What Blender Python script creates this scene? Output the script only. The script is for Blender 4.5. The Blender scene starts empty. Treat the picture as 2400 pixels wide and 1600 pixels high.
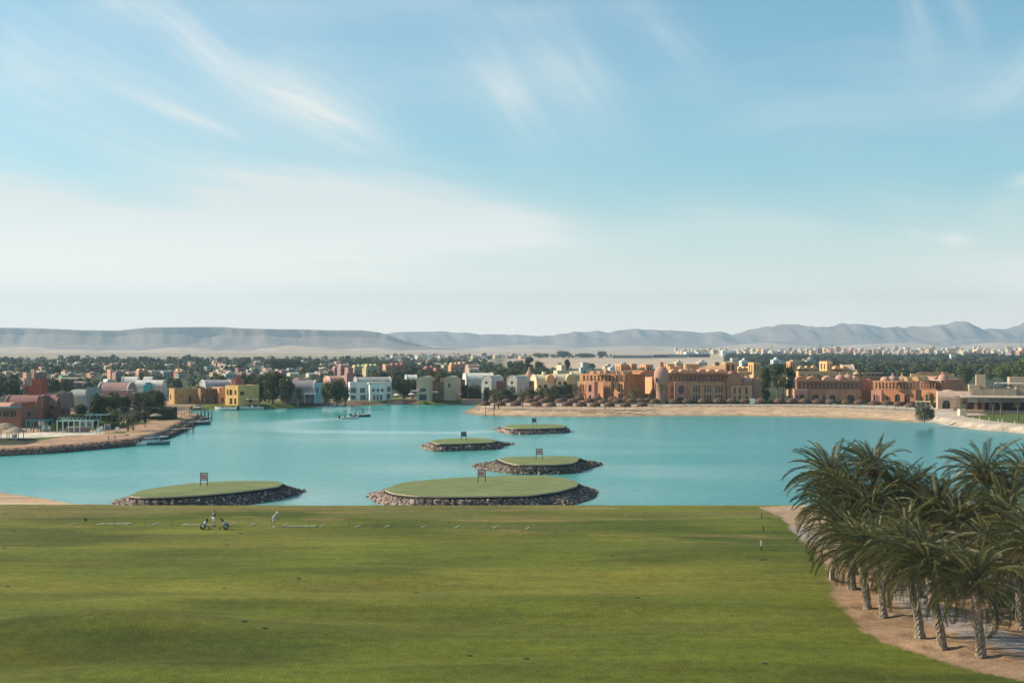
import bpy, math, random
import numpy as np
from mathutils import Vector, Matrix, noise as mnoise
PI = math.pi
R = math.radians
sc = bpy.context.scene
COL = sc.collection
F = 3333.0      # focal length in photograph pixels (50 mm lens, 2400 px wide)
H0 = 810.0      # row of the horizon in the photograph
CZ = 20.5       # eye height above the lagoon
LZ = 1.3        # height of the land above the lagoon

# ------------------------------------------------------------------ camera
cam = bpy.data.cameras.new('camera')
cam.lens = 50.0; cam.sensor_width = 36.0
cam.shift_y = (H0 - 800.0) / 2400.0
cam.clip_start = 1.0; cam.clip_end = 40000.0
camo = bpy.data.objects.new('camera', cam); COL.objects.link(camo)
camo.location = (0, 0, CZ); camo.rotation_euler = (R(90), 0, 0)
sc.camera = camo

# ------------------------------------------------------------------ sun, sky, exposure
SUN_EL = 30.0
SUN_AZ = -81.0          # degrees from +Y towards +X: from the left, a little behind the scene
sd = Vector((math.sin(R(SUN_AZ)) * math.cos(R(SUN_EL)), math.cos(R(SUN_AZ)) * math.cos(R(SUN_EL)), math.sin(R(SUN_EL))))
sun = bpy.data.lights.new('sun', 'SUN'); sun.energy = 5.0; sun.angle = R(0.53); sun.color = (1.0, 0.84, 0.64)
suno = bpy.data.objects.new('sun', sun); COL.objects.link(suno)
suno.rotation_euler = (-sd).to_track_quat('-Z', 'Y').to_euler(); suno.location = (0, 0, 300)

world = bpy.data.worlds.new('World'); sc.world = world; world.use_nodes = True
wn = world.node_tree; wn.nodes.clear()
def WN(t, **k):
    n = wn.nodes.new(t)
    for a, b in k.items(): setattr(n, a, b)
    return n
def wl(a, b): wn.links.new(a, b)
def wmath(op, a, b=None, c=None, clamp=False):
    n = WN('ShaderNodeMath', operation=op); n.use_clamp = clamp
    for i, v in enumerate((a, b, c)):
        if v is None: continue
        if isinstance(v, (int, float)): n.inputs[i].default_value = v
        else: wl(v, n.inputs[i])
    return n.outputs[0]
def wmr(v, a, b, c=0.0, d=1.0, smooth=True):
    n = WN('ShaderNodeMapRange')
    n.interpolation_type = 'SMOOTHSTEP' if smooth else 'LINEAR'
    wl(v, n.inputs['Value'])
    for k, x in zip(('From Min', 'From Max', 'To Min', 'To Max'), (a, b, c, d)): n.inputs[k].default_value = x
    return n.outputs[0]
def wmix(f, a, b):
    n = WN('ShaderNodeMix', data_type='RGBA')
    if isinstance(f, (int, float)): n.inputs[0].default_value = f
    else: wl(f, n.inputs[0])
    for s, v in ((n.inputs[6], a), (n.inputs[7], b)):
        if isinstance(v, tuple): s.default_value = (*v, 1)
        else: wl(v, s)
    return n.outputs[2]
out = WN('ShaderNodeOutputWorld'); bg = WN('ShaderNodeBackground'); bg.inputs[1].default_value = 0.09
sky = WN('ShaderNodeTexSky', sky_type='NISHITA'); sky.sun_disc = False
sky.sun_elevation = R(SUN_EL); sky.sun_rotation = R(SUN_AZ); sky.air_density = 1.0; sky.dust_density = 0.6; sky.ozone_density = 1.6
tc = WN('ShaderNodeTexCoord'); sx = WN('ShaderNodeSeparateXYZ'); wl(tc.outputs['Generated'], sx.inputs[0])
hyp = wmath('SQRT', wmath('ADD', wmath('MULTIPLY', sx.outputs[0], sx.outputs[0]), wmath('MULTIPLY', sx.outputs[1], sx.outputs[1])))
uu = wmath('ARCTAN2', sx.outputs[0], sx.outputs[1])            # azimuth
vv = wmath('DIVIDE', sx.outputs[2], wmath('MAXIMUM', hyp, 0.02))  # slope
# gentle warp so that no streak is an exact ellipse
nz = WN('ShaderNodeTexNoise'); nz.inputs['Scale'].default_value = 5.0; nz.inputs['Detail'].default_value = 3.0
wl(tc.outputs['Generated'], nz.inputs['Vector'])
nzs = WN('ShaderNodeSeparateColor'); wl(nz.outputs['Color'], nzs.inputs[0])
uw = wmath('ADD', uu, wmath('MULTIPLY', wmath('SUBTRACT', nzs.outputs[0], 0.5), 0.06))
vw = wmath('ADD', vv, wmath('MULTIPLY', wmath('SUBTRACT', nzs.outputs[1], 0.5), 0.022))
cuv = WN('ShaderNodeCombineXYZ'); wl(uw, cuv.inputs[0]); wl(vw, cuv.inputs[1])
def streak(x0, y0, x1, y1, wid, amp, fib=0.55, fs=9.0):
    """a cirrus wisp between two bearings (given as photograph columns and rows), wid half width"""
    ua, va, ub, vb = (x0-1200)/F, (H0-y0)/F, (x1-1200)/F, (H0-y1)/F
    L = math.hypot(ub-ua, vb-va)/2*1.6; an = math.atan2(vb-va, ub-ua)
    m = WN('ShaderNodeMapping', vector_type='TEXTURE')
    m.inputs['Location'].default_value = ((ua+ub)/2, (va+vb)/2, 0)
    m.inputs['Rotation'].default_value = (0, 0, an)
    m.inputs['Scale'].default_value = (L, wid*1.7/F, 1)
    wl(cuv.outputs[0], m.inputs['Vector'])
    g = WN('ShaderNodeTexGradient', gradient_type='QUADRATIC_SPHERE'); wl(m.outputs[0], g.inputs[0])
    m2 = WN('ShaderNodeMapping'); m2.inputs['Scale'].default_value = (1.1*L/0.12, fs*wid/120.0, 1)
    m2.inputs['Location'].default_value = (x0*0.013, y1*0.017, 0)
    wl(m.outputs[0], m2.inputs['Vector'])
    t = WN('ShaderNodeTexNoise'); t.inputs['Scale'].default_value = 1.0; t.inputs['Detail'].default_value = 5.0; t.inputs['Roughness'].default_value = 0.55
    wl(m2.outputs[0], t.inputs['Vector'])
    f = wmr(t.outputs[0], 0.3, 0.66, 1.0-fib, 1.0)
    return wmath('MULTIPLY', wmath('MULTIPLY', g.outputs['Fac'], f), amp*2.2)
ST = [(330, -10, 620, 245, 54, .34), (540, 190, 960, 365, 64, .40), (450, 120, 900, 330, 130, .26), (200, -20, 420, 90, 60, .22),
      (60, 40, 700, 420, 150, .18), (300, 220, 590, 345, 22, .32), (560, 340, 1400, 480, 60, .16),
      (1040, 20, 1360, 390, 100, .22, .5, 6.0), (1160, -20, 1500, 330, 80, .18, .5, 6.0), (1140, 170, 1280, 280, 50, .12, .4), (1420, -30, 1700, 200, 60, .14),
      (360, 415, 1050, 505, 66, .75, .65, 7.0), (700, 465, 1380, 545, 70, .85, .5, 6.0), (450, 480, 1100, 570, 70, .5, .6, 7.0), (1050, 520, 1340, 530, 46, .42), (420, 470, 760, 570, 60, .35),
      (-200, 430, 520, 600, 80, .62, .6, 7.0), (-100, 560, 900, 600, 90, .60), (-300, 380, 300, 470, 60, .30), (0, 240, 600, 470, 80, .16),
      (2105, -80, 2125, 180, 36, .16), (2180, -60, 2240, 160, 30, .12), (2500, 40, 2250, 280, 50, .26),
      (2150, 560, 2250, 570, 18, .28), (2080, 540, 2150, 560, 12, .22), (2320, 452, 2420, 450, 18, .55), (2240, 500, 2420, 500, 45, .2),
      (1900, 430, 2300, 520, 50, .12), (1400, 450, 2100, 560, 70, .10), (1300, 20, 1500, 330, 80, .12), (-100, 60, 300, 250, 110, .2)]
acc = None
for s_ in ST:
    v_ = streak(*s_)
    acc = v_ if acc is None else wmath('ADD', acc, v_)
# thin overall cirrus all round the sky, stretched, denser on the sun's side
cl = WN('ShaderNodeMapping'); cl.inputs['Rotation'].default_value = (0, 0, R(-32)); cl.inputs['Scale'].default_value = (2.2, 9.0, 1)
wl(cuv.outputs[0], cl.inputs[0])
cn = WN('ShaderNodeTexNoise'); cn.inputs['Scale'].default_value = 1.6; cn.inputs['Detail'].default_value = 6.0; cn.inputs['Roughness'].default_value = 0.5
wl(cl.outputs[0], cn.inputs['Vector'])
thin = wmath('MULTIPLY', wmr(cn.outputs[0], 0.42, 0.78), 0.30)
acc = wmath('ADD', acc, thin)
veil = wmath('ADD', wmr(vv, 0.128, 0.0, 0.0, 0.90), wmath('MULTIPLY', wmr(vv, 0.30, 0.02), wmr(uu, 0.25, -0.45, 0.0, 0.20)))
cf = wmath('MINIMUM', wmath('ADD', wmath('MULTIPLY', acc, 0.95), veil), 0.96)
tint = WN('ShaderNodeMix', data_type='RGBA', blend_type='MULTIPLY'); tint.inputs[0].default_value = 1.0
wl(sky.outputs[0], tint.inputs[6]); tint.inputs[7].default_value = (0.80, 1.15, 1.12, 1)
cloudcol = wmix(wmr(vv, 0.0, 0.11), (14.0, 12.2, 10.0), (6.7, 7.0, 6.8))
wl(wmix(cf, tint.outputs[2], cloudcol), bg.inputs[0]); wl(bg.outputs[0], out.inputs[0])

sc.view_settings.view_transform = 'Standard'; sc.view_settings.look = 'None'
sc.view_settings.exposure = 0.52; sc.view_settings.gamma = 1.0
sc.view_settings.use_curve_mapping = False
sc.render.engine = 'CYCLES'
sc.cycles.max_bounces = 6; sc.cycles.diffuse_bounces = 2; sc.cycles.glossy_bounces = 2
sc.cycles.transmission_bounces = 3; sc.cycles.transparent_max_bounces = 8; sc.cycles.volume_bounces = 0
sc.cycles.use_denoising = True

# ------------------------------------------------------------------ helpers
def tag(o, label=None, cat=None, group=None, kind=None):
    if label: o['label'] = label
    if cat: o['category'] = cat
    if group: o['group'] = group
    if kind: o['kind'] = kind
    return o
def P(px, py, z=0.0):
    """the point of the horizontal plane z seen at this column and row from where the photograph was taken"""
    Y = (CZ - z) * F / (py - H0)
    return Vector(((px - 1200.0) / F * Y, Y, z))
def PY(px, Y, z=0.0): return Vector(((px - 1200.0) / F * Y, Y, z))

class M:
    def __init__(s): s.v = []; s.f = []; s.m = []
    def quad(s, a, b, c, d, mi=0):
        n = len(s.v); s.v += [tuple(a), tuple(b), tuple(c), tuple(d)]; s.f.append((n, n+1, n+2, n+3)); s.m.append(mi)
    def tri(s, a, b, c, mi=0):
        n = len(s.v); s.v += [tuple(a), tuple(b), tuple(c)]; s.f.append((n, n+1, n+2)); s.m.append(mi)
    def box(s, x0, x1, y0, y1, z0, z1, mi=0, bottom=True):
        n = len(s.v)
        s.v += [(x0, y0, z0), (x1, y0, z0), (x1, y1, z0), (x0, y1, z0), (x0, y0, z1), (x1, y0, z1), (x1, y1, z1), (x0, y1, z1)]
        fs = [(0, 1, 5, 4), (1, 2, 6, 5), (2, 3, 7, 6), (3, 0, 4, 7), (4, 5, 6, 7)] + ([(3, 2, 1, 0)] if bottom else [])
        for f in fs: s.f.append(tuple(n+i for i in f)); s.m.append(mi)
    def beam(s, p, q, w, h=None, mi=0):
        p, q = Vector(p), Vector(q); h = h or w; d = (q-p).normalized()
        up = Vector((0, 0, 1)) if abs(d.z) < 0.9 else Vector((0, 1, 0))
        a = d.cross(up).normalized()*w/2; b = a.normalized().cross(d).normalized()*h/2
        n = len(s.v)
        for e in (p, q):
            for k in ((-1, -1), (1, -1), (1, 1), (-1, 1)): s.v.append(tuple(e + a*k[0] + b*k[1]))
        for f in ((0, 1, 5, 4), (1, 2, 6, 5), (2, 3, 7, 6), (3, 0, 4, 7), (4, 5, 6, 7), (3, 2, 1, 0)): s.f.append(tuple(n+i for i in f)); s.m.append(mi)
    def tube(s, pts, rs, n=8, mi=0, cap=True):
        base = len(s.v); N = len(pts); pts = [Vector(p) for p in pts]
        for i, p in enumerate(pts):
            d = (pts[min(i+1, N-1)] - pts[max(i-1, 0)]).normalized()
            up = Vector((0, 0, 1)) if abs(d.z) < 0.95 else Vector((1, 0, 0))
            a = d.cross(up).normalized(); b = a.cross(d).normalized()
            r = rs[i] if hasattr(rs, '__len__') else rs
            for k in range(n):
                t = 2*PI*k/n; s.v.append(tuple(p + a*math.cos(t)*r + b*math.sin(t)*r))
        for i in range(N-1):
            for k in range(n):
                s.f.append((base+i*n+k, base+i*n+(k+1) % n, base+(i+1)*n+(k+1) % n, base+(i+1)*n+k)); s.m.append(mi)
        if cap:
            s.f.append(tuple(base+k for k in range(n-1, -1, -1))); s.m.append(mi)
            s.f.append(tuple(base+(N-1)*n+k for k in range(n))); s.m.append(mi)
    def lathe(s, c, prof, n=12, mi=0):
        """prof: (radius, z) pairs, revolved round the vertical through c"""
        base = len(s.v); N = len(prof)
        for r, z in prof:
            for k in range(n):
                t = 2*PI*k/n; s.v.append((c[0]+r*math.cos(t), c[1]+r*math.sin(t), c[2]+z))
        for i in range(N-1):
            for k in range(n):
                s.f.append((base+i*n+k, base+i*n+(k+1) % n, base+(i+1)*n+(k+1) % n, base+(i+1)*n+k)); s.m.append(mi)
        s.f.append(tuple(base+(N-1)*n+k for k in range(n))); s.m.append(mi)
    def obj(s, name, mats, parent=None, loc=None, smooth=False):
        me = bpy.data.meshes.new(name); me.from_pydata(s.v, [], s.f)
        for m in (mats if isinstance(mats, (list, tuple)) else [mats]): me.materials.append(m)
        if any(s.m): me.polygons.foreach_set('material_index', s.m)
        if smooth: me.polygons.foreach_set('use_smooth', [True]*len(s.f))
        me.update()
        o = bpy.data.objects.new(name, me); COL.objects.link(o)
        if parent: o.parent = parent
        if loc is not None: o.location = loc
        return o
def empty(name, loc, rz=0.0):
    o = bpy.data.objects.new(name, None); COL.objects.link(o); o.location = loc; o.rotation_euler = (0, 0, rz)
    o.empty_display_size = 0.5
    return o
def copy_tree(o, parent=None):
    c = o.copy(); COL.objects.link(c); c.parent = parent
    for ch in list(o.children): copy_tree(ch, c)
    return c
def grid_mesh(name, mat, X, Y, Z, col=None, attr='zone', parent=None, smooth=True):
    ny, nx = X.shape
    v = np.stack([X, Y, Z], -1).reshape(-1, 3)
    i = np.arange((ny-1)*(nx-1)); r = i // (nx-1); c = i % (nx-1); a = r*nx + c
    f = np.stack([a, a+1, a+1+nx, a+nx], -1)
    me = bpy.data.meshes.new(name)
    me.vertices.add(len(v)); me.vertices.foreach_set('co', v.ravel().astype(np.float32))
    me.loops.add(f.size); me.loops.foreach_set('vertex_index', f.ravel().astype(np.int32))
    me.polygons.add(len(f)); me.polygons.foreach_set('loop_start', (np.arange(len(f))*4).astype(np.int32))
    me.polygons.foreach_set('use_smooth', np.full(len(f), smooth))
    me.update(); me.validate()
    if col is not None:
        ca = me.color_attributes.new(attr, 'FLOAT_COLOR', 'POINT')
        cc = np.ones((len(v), 4), np.float32); cc[:, :3] = col.reshape(-1, 3); ca.data.foreach_set('color', cc.ravel())
    me.materials.append(mat)
    o = bpy.data.objects.new(name, me); COL.objects.link(o)
    if parent: o.parent = parent
    return o

# ------------------------------------------------------------------ materials
MC = {}
def mat(name, rgb, rough=0.8, var=0.18, scale=2.0, rgb2=None, bump=0.0, bscale=None, metal=0.0, trans=0.0, rand=0.0, spec=0.3, streak_z=1.0):
    if name in MC: return MC[name]
    m = bpy.data.materials.new(name); m.use_nodes = True; MC[name] = m
    nt = m.node_tree; b = nt.nodes['Principled BSDF']
    b.inputs['Roughness'].default_value = rough; b.inputs['Metallic'].default_value = metal
    b.inputs['Specular IOR Level'].default_value = spec
    g = nt.nodes.new('ShaderNodeNewGeometry')
    mp = nt.nodes.new('ShaderNodeMapping'); mp.inputs['Scale'].default_value = (scale, scale, scale*streak_z)
    nt.links.new(g.outputs['Position'], mp.inputs[0])
    n = nt.nodes.new('ShaderNodeTexNoise'); n.inputs['Scale'].default_value = 1.0; n.inputs['Detail'].default_value = 5; n.inputs['Roughness'].default_value = 0.6
    nt.links.new(mp.outputs[0], n.inputs['Vector'])
    mr = nt.nodes.new('ShaderNodeMapRange'); mr.inputs['From Min'].default_value = 0.3; mr.inputs['From Max'].default_value = 0.7
    nt.links.new(n.outputs[0], mr.inputs[0])
    mx = nt.nodes.new('ShaderNodeMix'); mx.data_type = 'RGBA'
    lo = tuple(c*(1-var) for c in rgb); hi = rgb2 or tuple(min(1, c*(1+var)) for c in rgb)
    mx.inputs[6].default_value = (*lo, 1); mx.inputs[7].default_value = (*hi, 1)
    nt.links.new(mr.outputs[0], mx.inputs[0]); c = mx.outputs[2]
    if rand:
        oi = nt.nodes.new('ShaderNodeObjectInfo'); hs = nt.nodes.new('ShaderNodeHueSaturation')
        r1 = nt.nodes.new('ShaderNodeMapRange'); r1.inputs['To Min'].default_value = 1-rand; r1.inputs['To Max'].default_value = 1+rand
        nt.links.new(oi.outputs['Random'], r1.inputs[0]); nt.links.new(r1.outputs[0], hs.inputs['Value'])
        r2 = nt.nodes.new('ShaderNodeMapRange'); r2.inputs['To Min'].default_value = 0.5+rand*0.05; r2.inputs['To Max'].default_value = 0.5-rand*0.07
        nt.links.new(oi.outputs['Random'], r2.inputs[0]); nt.links.new(r2.outputs[0], hs.inputs['Hue'])
        nt.links.new(c, hs.inputs['Color']); c = hs.outputs[0]
    nt.links.new(c, b.inputs['Base Color'])
    if bump:
        bn = nt.nodes.new('ShaderNodeTexNoise'); bn.inputs['Scale'].default_value = bscale or scale*4; bn.inputs['Detail'].default_value = 4
        nt.links.new(g.outputs['Position'], bn.inputs['Vector'])
        bp = nt.nodes.new('ShaderNodeBump'); bp.inputs['Strength'].default_value = 1.0; bp.inputs['Distance'].default_value = bump
        nt.links.new(bn.outputs[0], bp.inputs['Height']); nt.links.new(bp.outputs[0], b.inputs['Normal'])
    if trans:
        tr = nt.nodes.new('ShaderNodeBsdfTranslucent'); nt.links.new(c, tr.inputs[0])
        ms = nt.nodes.new('ShaderNodeMixShader'); ms.inputs[0].default_value = trans
        nt.links.new(b.outputs[0], ms.inputs[1]); nt.links.new(tr.outputs[0], ms.inputs[2])
        nt.links.new(ms.outputs[0], nt.nodes['Material Output'].inputs[0])
    return m
def wallmat(name, rgb): return mat('plaster_'+name, rgb, 0.85, 0.17, 0.5, bump=0.01, bscale=3.0, streak_z=0.4)
GLASS_SHADE = mat('dark_glass_shade', (0.02, 0.028, 0.032), 0.15, 0.3, 0.4, spec=0.5)  # window glass; in the hotel arches its darkness stands in for deep shade
WOOD = mat('brown_timber', (0.16, 0.085, 0.045), 0.8, 0.3, 2.0)
DARKIN = mat('dark_interior', (0.035, 0.025, 0.02), 0.9, 0.3, 0.5)

# ------------------------------------------------------------------ numpy helpers for outlines
def sdist(poly, X, Y, closed=True):
    """signed distance to a closed polygon (positive inside)"""
    p = np.array(poly, float); q = np.roll(p, -1, 0)
    d2 = np.full(X.shape, 1e18); ins = np.zeros(X.shape, bool)
    for (ax, ay), (bx, by) in zip(p, q):
        dx, dy = bx-ax, by-ay; L = dx*dx+dy*dy+1e-12
        t = np.clip(((X-ax)*dx+(Y-ay)*dy)/L, 0, 1)
        d2 = np.minimum(d2, (X-ax-t*dx)**2+(Y-ay-t*dy)**2)
        c = ((ay > Y) != (by > Y)) & (X < (bx-ax)*(Y-ay)/((by-ay) if by != ay else 1e-12)+ax)
        ins ^= c
    return np.where(ins, 1, -1)*np.sqrt(d2)
def pdist(pts, X, Y):
    d2 = np.full(X.shape, 1e18)
    for (ax, ay), (bx, by) in zip(pts[:-1], pts[1:]):
        dx, dy = bx-ax, by-ay; L = dx*dx+dy*dy+1e-12
        t = np.clip(((X-ax)*dx+(Y-ay)*dy)/L, 0, 1)
        d2 = np.minimum(d2, (X-ax-t*dx)**2+(Y-ay-t*dy)**2)
    return np.sqrt(d2)
def sm(x, a, b):
    t = np.clip((x-a)/(b-a), 0, 1); return t*t*(3-2*t)
def vnoise(X, Y, s, seed=0):
    """smooth value noise on arrays"""
    rs = np.random.RandomState(seed); T = rs.rand(64, 64)
    x = X/s; y = Y/s; xi = np.floor(x).astype(int); yi = np.floor(y).astype(int); fx = x-xi; fy = y-yi
    fx = fx*fx*(3-2*fx); fy = fy*fy*(3-2*fy)
    g = lambda a, b: T[a % 64, b % 64]
    return (g(xi, yi)*(1-fx)+g(xi+1, yi)*fx)*(1-fy)+(g(xi, yi+1)*(1-fx)+g(xi+1, yi+1)*fx)*fy
def fbm(X, Y, s, seed=0, o=4):
    r = 0; a = 0.5
    for k in range(o): r = r+a*vnoise(X, Y, s/2**k, seed+k); a /= 2
    return r
def ipoly(pts, z): return [(p.x, p.y) for p in (P(a, b, z) for a, b in pts)]
world.cycles.sampling_method = 'MANUAL'; world.cycles.sample_map_resolution = 256
# ================================================================== SETTING
# ---- materials of the ground
def zonemat(name, rough=0.95, bs=1.2, bd=0.08, n1=0.25, var=0.35, grass=False):
    m = bpy.data.materials.new(name); m.use_nodes = True; nt = m.node_tree; b = nt.nodes['Principled BSDF']
    b.inputs['Roughness'].default_value = rough; b.inputs['Specular IOR Level'].default_value = 0.15
    a = nt.nodes.new('ShaderNodeVertexColor'); a.layer_name = 'zone'
    g = nt.nodes.new('ShaderNodeNewGeometry')
    def noise(s, d=5, sc=(1, 1, 1)):
        mp = nt.nodes.new('ShaderNodeMapping'); mp.inputs['Scale'].default_value = sc; nt.links.new(g.outputs['Position'], mp.inputs[0])
        n = nt.nodes.new('ShaderNodeTexNoise'); n.inputs['Scale'].default_value = s; n.inputs['Detail'].default_value = d; n.inputs['Roughness'].default_value = 0.65
        nt.links.new(mp.outputs[0], n.inputs['Vector']); return n.outputs[0]
    def mul(c, f, lo, hi, a0=0.3, a1=0.7):
        mr = nt.nodes.new('ShaderNodeMapRange'); mr.inputs[1].default_value = a0; mr.inputs[2].default_value = a1; mr.inputs[3].default_value = lo; mr.inputs[4].default_value = hi
        nt.links.new(f, mr.inputs[0]); vm = nt.nodes.new('ShaderNodeVectorMath'); vm.operation = 'SCALE'
        nt.links.new(c, vm.inputs[0]); nt.links.new(mr.outputs[0], vm.inputs['Scale']); return vm.outputs[0]
    c = mul(a.outputs[0], noise(n1), 1-var, 1+var)
    c = mul(c, noise(bs, 4), 1-var*0.8, 1+var*0.8)
    if grass:
        c = mul(c, noise(0.35, 3, (0.2, 1.0, 1)), 0.76, 1.24); c = mul(c, noise(0.09, 2, (0.3, 1.0, 1)), 0.84, 1.16)
        c = mul(c, noise(5.0, 4), 0.84, 1.16); c = mul(c, noise(1.6, 4), 0.82, 1.18)
        # dry blond patches
        d = noise(0.11, 6, (0.35, 1.0, 1)); mr = nt.nodes.new('ShaderNodeMapRange'); mr.inputs[1].default_value = 0.52; mr.inputs[2].default_value = 0.75; mr.inputs[4].default_value = 0.55
        nt.links.new(d, mr.inputs[0]); mx = nt.nodes.new('ShaderNodeMix'); mx.data_type = 'RGBA'; nt.links.new(mr.outputs[0], mx.inputs[0]); nt.links.new(c, mx.inputs[6])
        mx.blend_type = 'MULTIPLY'; mx.inputs[7].default_value = (1.4, 1.05, 0.9, 1); c = mx.outputs[2]
    nt.links.new(c, b.inputs['Base Color'])
    bp = nt.nodes.new('ShaderNodeBump'); bp.inputs['Distance'].default_value = bd
    nt.links.new(noise(3.5 if not grass else 6.0, 6), bp.inputs['Height']); nt.links.new(bp.outputs[0], b.inputs['Normal'])
    return m
GROUND = zonemat('ground_surface')
LAWN = zonemat('near_ground_surface', bs=0.9, bd=0.10, n1=0.05, var=0.16, grass=True)

SAND = np.array((0.47, 0.335, 0.215)); DIRT = np.array((0.36, 0.225, 0.14)); GRASS = np.array((0.115, 0.15, 0.032)); DARKG = np.array((0.05, 0.062, 0.03))
DESERT = np.array((0.50, 0.39, 0.28)); PAVE = np.array((0.55, 0.49, 0.40)); ROCKY = np.array((0.07, 0.055, 0.05)); WETS = np.array((0.30, 0.215, 0.125))
STONE = np.array((0.44, 0.37, 0.29))

# ---- far shore land: outline of the waterline, left to right
SH = [(-900, 1120), (-400, 1090), (-100, 1073), (0, 1068), (60, 1065), (120, 1062), (190, 1056), (255, 1050), (310, 1045), (350, 1037), (385, 1028), (405, 1020), (428, 1008),
      (455, 995), (478, 986), (496, 980), (470, 977), (440, 972), (418, 966), (430, 962), (477, 960), (540, 960), (620, 958), (700, 954), (780, 951), (850, 950), (935, 947),
      (1020, 947), (1118, 947), (1112, 952), (1100, 958), (1083, 966), (1100, 970), (1125, 973), (1200, 975), (1300, 976), (1400, 976), (1500, 975), (1600, 974), (1700, 974),
      (1800, 975), (1900, 977), (1980, 980), (2060, 984), (2130, 989), (2165, 990), (2187, 989), (2230, 998), (2300, 1007), (2400, 1015), (2600, 1028), (3100, 1055)]
shore = ipoly(SH, 0.0)
land = shore + [(4000, shore[-1][1]), (4000, 20000), (-4000, 20000), (-4000, shore[0][1])]
def sheet(us, ys):
    U, Yv = np.meshgrid(us, ys); return U*Yv, Yv
us = np.concatenate([np.linspace(-1.0, -0.40, 25)[:-1], np.arange(-0.40, 0.40, 0.0018), np.linspace(0.40, 1.0, 25)])
ys = np.concatenate([np.arange(205, 640, 1.6), 640*1.035**np.arange(1, 92)])
X, Y = sheet(us, ys)
d = sdist(land, X, Y)
d = d + (fbm(X, Y, 9, 5)-0.47)*2.2
px = X/Y*F+1200; pyl = H0+(CZ-LZ)*F/Y
beach = sm(px, 1060, 1100)*(1-sm(px, 2180, 2200))
ramp = np.where(beach > 0.5, 11.0, 3.2)
Z = np.where(d > 0, LZ*sm(d/ramp, 0, 1), np.maximum(-2.5, d*0.16))
Z = np.where((px < 500) & (d > 0), LZ*sm(d, -0.4, 3.4), Z)
Z = Z + np.where(Y > 1500, (fbm(X, Y, 700, 9)-0.47)*9*sm(Y, 1500, 3500), 0)
def lerp(a, b, t): return a*(1-t[..., None])+b*t[..., None]
C = np.broadcast_to(DARKG, X.shape+(3,)).copy()
C = lerp(C, DARKG*1.25, sm(fbm(X, Y, 30, 3), 0.35, 0.6))
# desert flats beyond the gardens
des = sm(Y, 1900, 2400)
des = np.maximum(des, sm(px, 1165, 1200)*(1-sm(px, 1700, 1760))*sm(Y, 1150, 1250))
des = np.maximum(des, sm(px, 920, 950)*(1-sm(px, 1130, 1180))*sm(Y, 1430, 1500))
des = np.maximum(des, sm(px, 1900, 1940)*sm(Y, 1750, 1900))
C = lerp(C, DESERT, des)
C = lerp(C, DESERT*0.72, des*sm(fbm(X*0.4, Y, 260, 21), 0.42, 0.56)*0.7)
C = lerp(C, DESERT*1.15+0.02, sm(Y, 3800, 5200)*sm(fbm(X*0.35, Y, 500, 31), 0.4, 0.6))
C = lerp(C, DARKG*2.2, sm(Y, 2000, 2100)*(1-sm(Y, 3300, 3700))*(px < 1120)*sm(fbm(X*0.3, Y, 160, 23), 0.44, 0.52)*0.75)
# strip along the water
left = px < 1075
dl = d
C = np.where((left & (dl < 34) & (px > 395))[..., None], lerp(C, DIRT*1.05, sm(fbm(X, Y, 14, 4), 0.3, 0.5)), C)
C = np.where((left & (dl < 30) & (dl > 7) & (px > 395) & (fbm(X, Y, 22, 14) > 0.40))[..., None], GRASS*0.9, C)
C = np.where((left & (dl < 60) & (px <= 395+60))[..., None], DIRT*1.15, C)
C = np.where((left & (dl < 2.6) & (px > 500))[..., None], DIRT*0.55, C)
C = np.where((left & (dl < 2.4) & (px <= 500))[..., None], ROCKY, C)
def zone(poly_px, col, soft=0.6, z=LZ):
    global C
    dd = sdist(ipoly(poly_px, z), X, Y); C = lerp(C, col, sm(dd, -soft, soft))
zone([(395, 948), (396, 962), (470, 962), (440, 950), (480, 946)], SAND*0.75)
zone([(470, 946), (720, 944), (720, 948), (600, 950), (480, 953)], GRASS)
zone([(855, 935), (935, 932), (960, 934), (930, 938), (860, 940)], GRASS*1.1)
zone([(990, 936), (1135, 934), (1140, 942), (1030, 942), (1000, 946), (960, 941)], GRASS*1.1)
zone([(860, 941), (940, 937), (960, 943), (930, 947), (830, 950)], SAND*0.75)
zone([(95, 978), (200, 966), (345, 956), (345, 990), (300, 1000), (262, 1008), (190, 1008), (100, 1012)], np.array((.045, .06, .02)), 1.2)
zone([(300, 986), (350, 984), (352, 989), (300, 991)], GRASS); zone([(395, 975), (430, 978), (425, 984), (398, 985)], GRASS)
zone([(20, 1036), (110, 1020), (230, 1015), (290, 1016), (300, 1010), (140, 1024), (95, 1032)], GRASS*0.8)
zone([(-40, 1018), (120, 1012), (240, 1010), (245, 1016), (110, 1024), (-40, 1030)], PAVE*1.1)
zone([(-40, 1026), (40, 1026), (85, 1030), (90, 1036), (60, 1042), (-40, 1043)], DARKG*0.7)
C = np.where(((beach > 0.5) & (d < 46) & (d > -6))[..., None], lerp(SAND*np.ones_like(C), WETS*np.ones_like(C), 1-sm(d, 1.2, 4.0)), C)
zone([(1120, 946.5), (1500, 947), (1900, 947), (2180, 951), (2250, 958), (2250, 964), (2190, 966), (1900, 950.5), (1500, 950), (1150, 950)], PAVE*.8, 0.5)
zone([(2150, 975), (2180, 962), (2250, 958), (2290, 972), (2420, 992), (3000, 1010), (3000, 1100), (2400, 1030), (2187, 1000)], STONE*1.08, 0.5, 0.8)
zone([(2256, 975), (2330, 971), (2420, 967), (2700, 960), (2700, 1010), (2400, 993), (2330, 987), (2290, 981)], GRASS*0.8, 0.4)
tag(grid_mesh('ground', GROUND, X, Y, Z, C), kind='structure')

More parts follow.
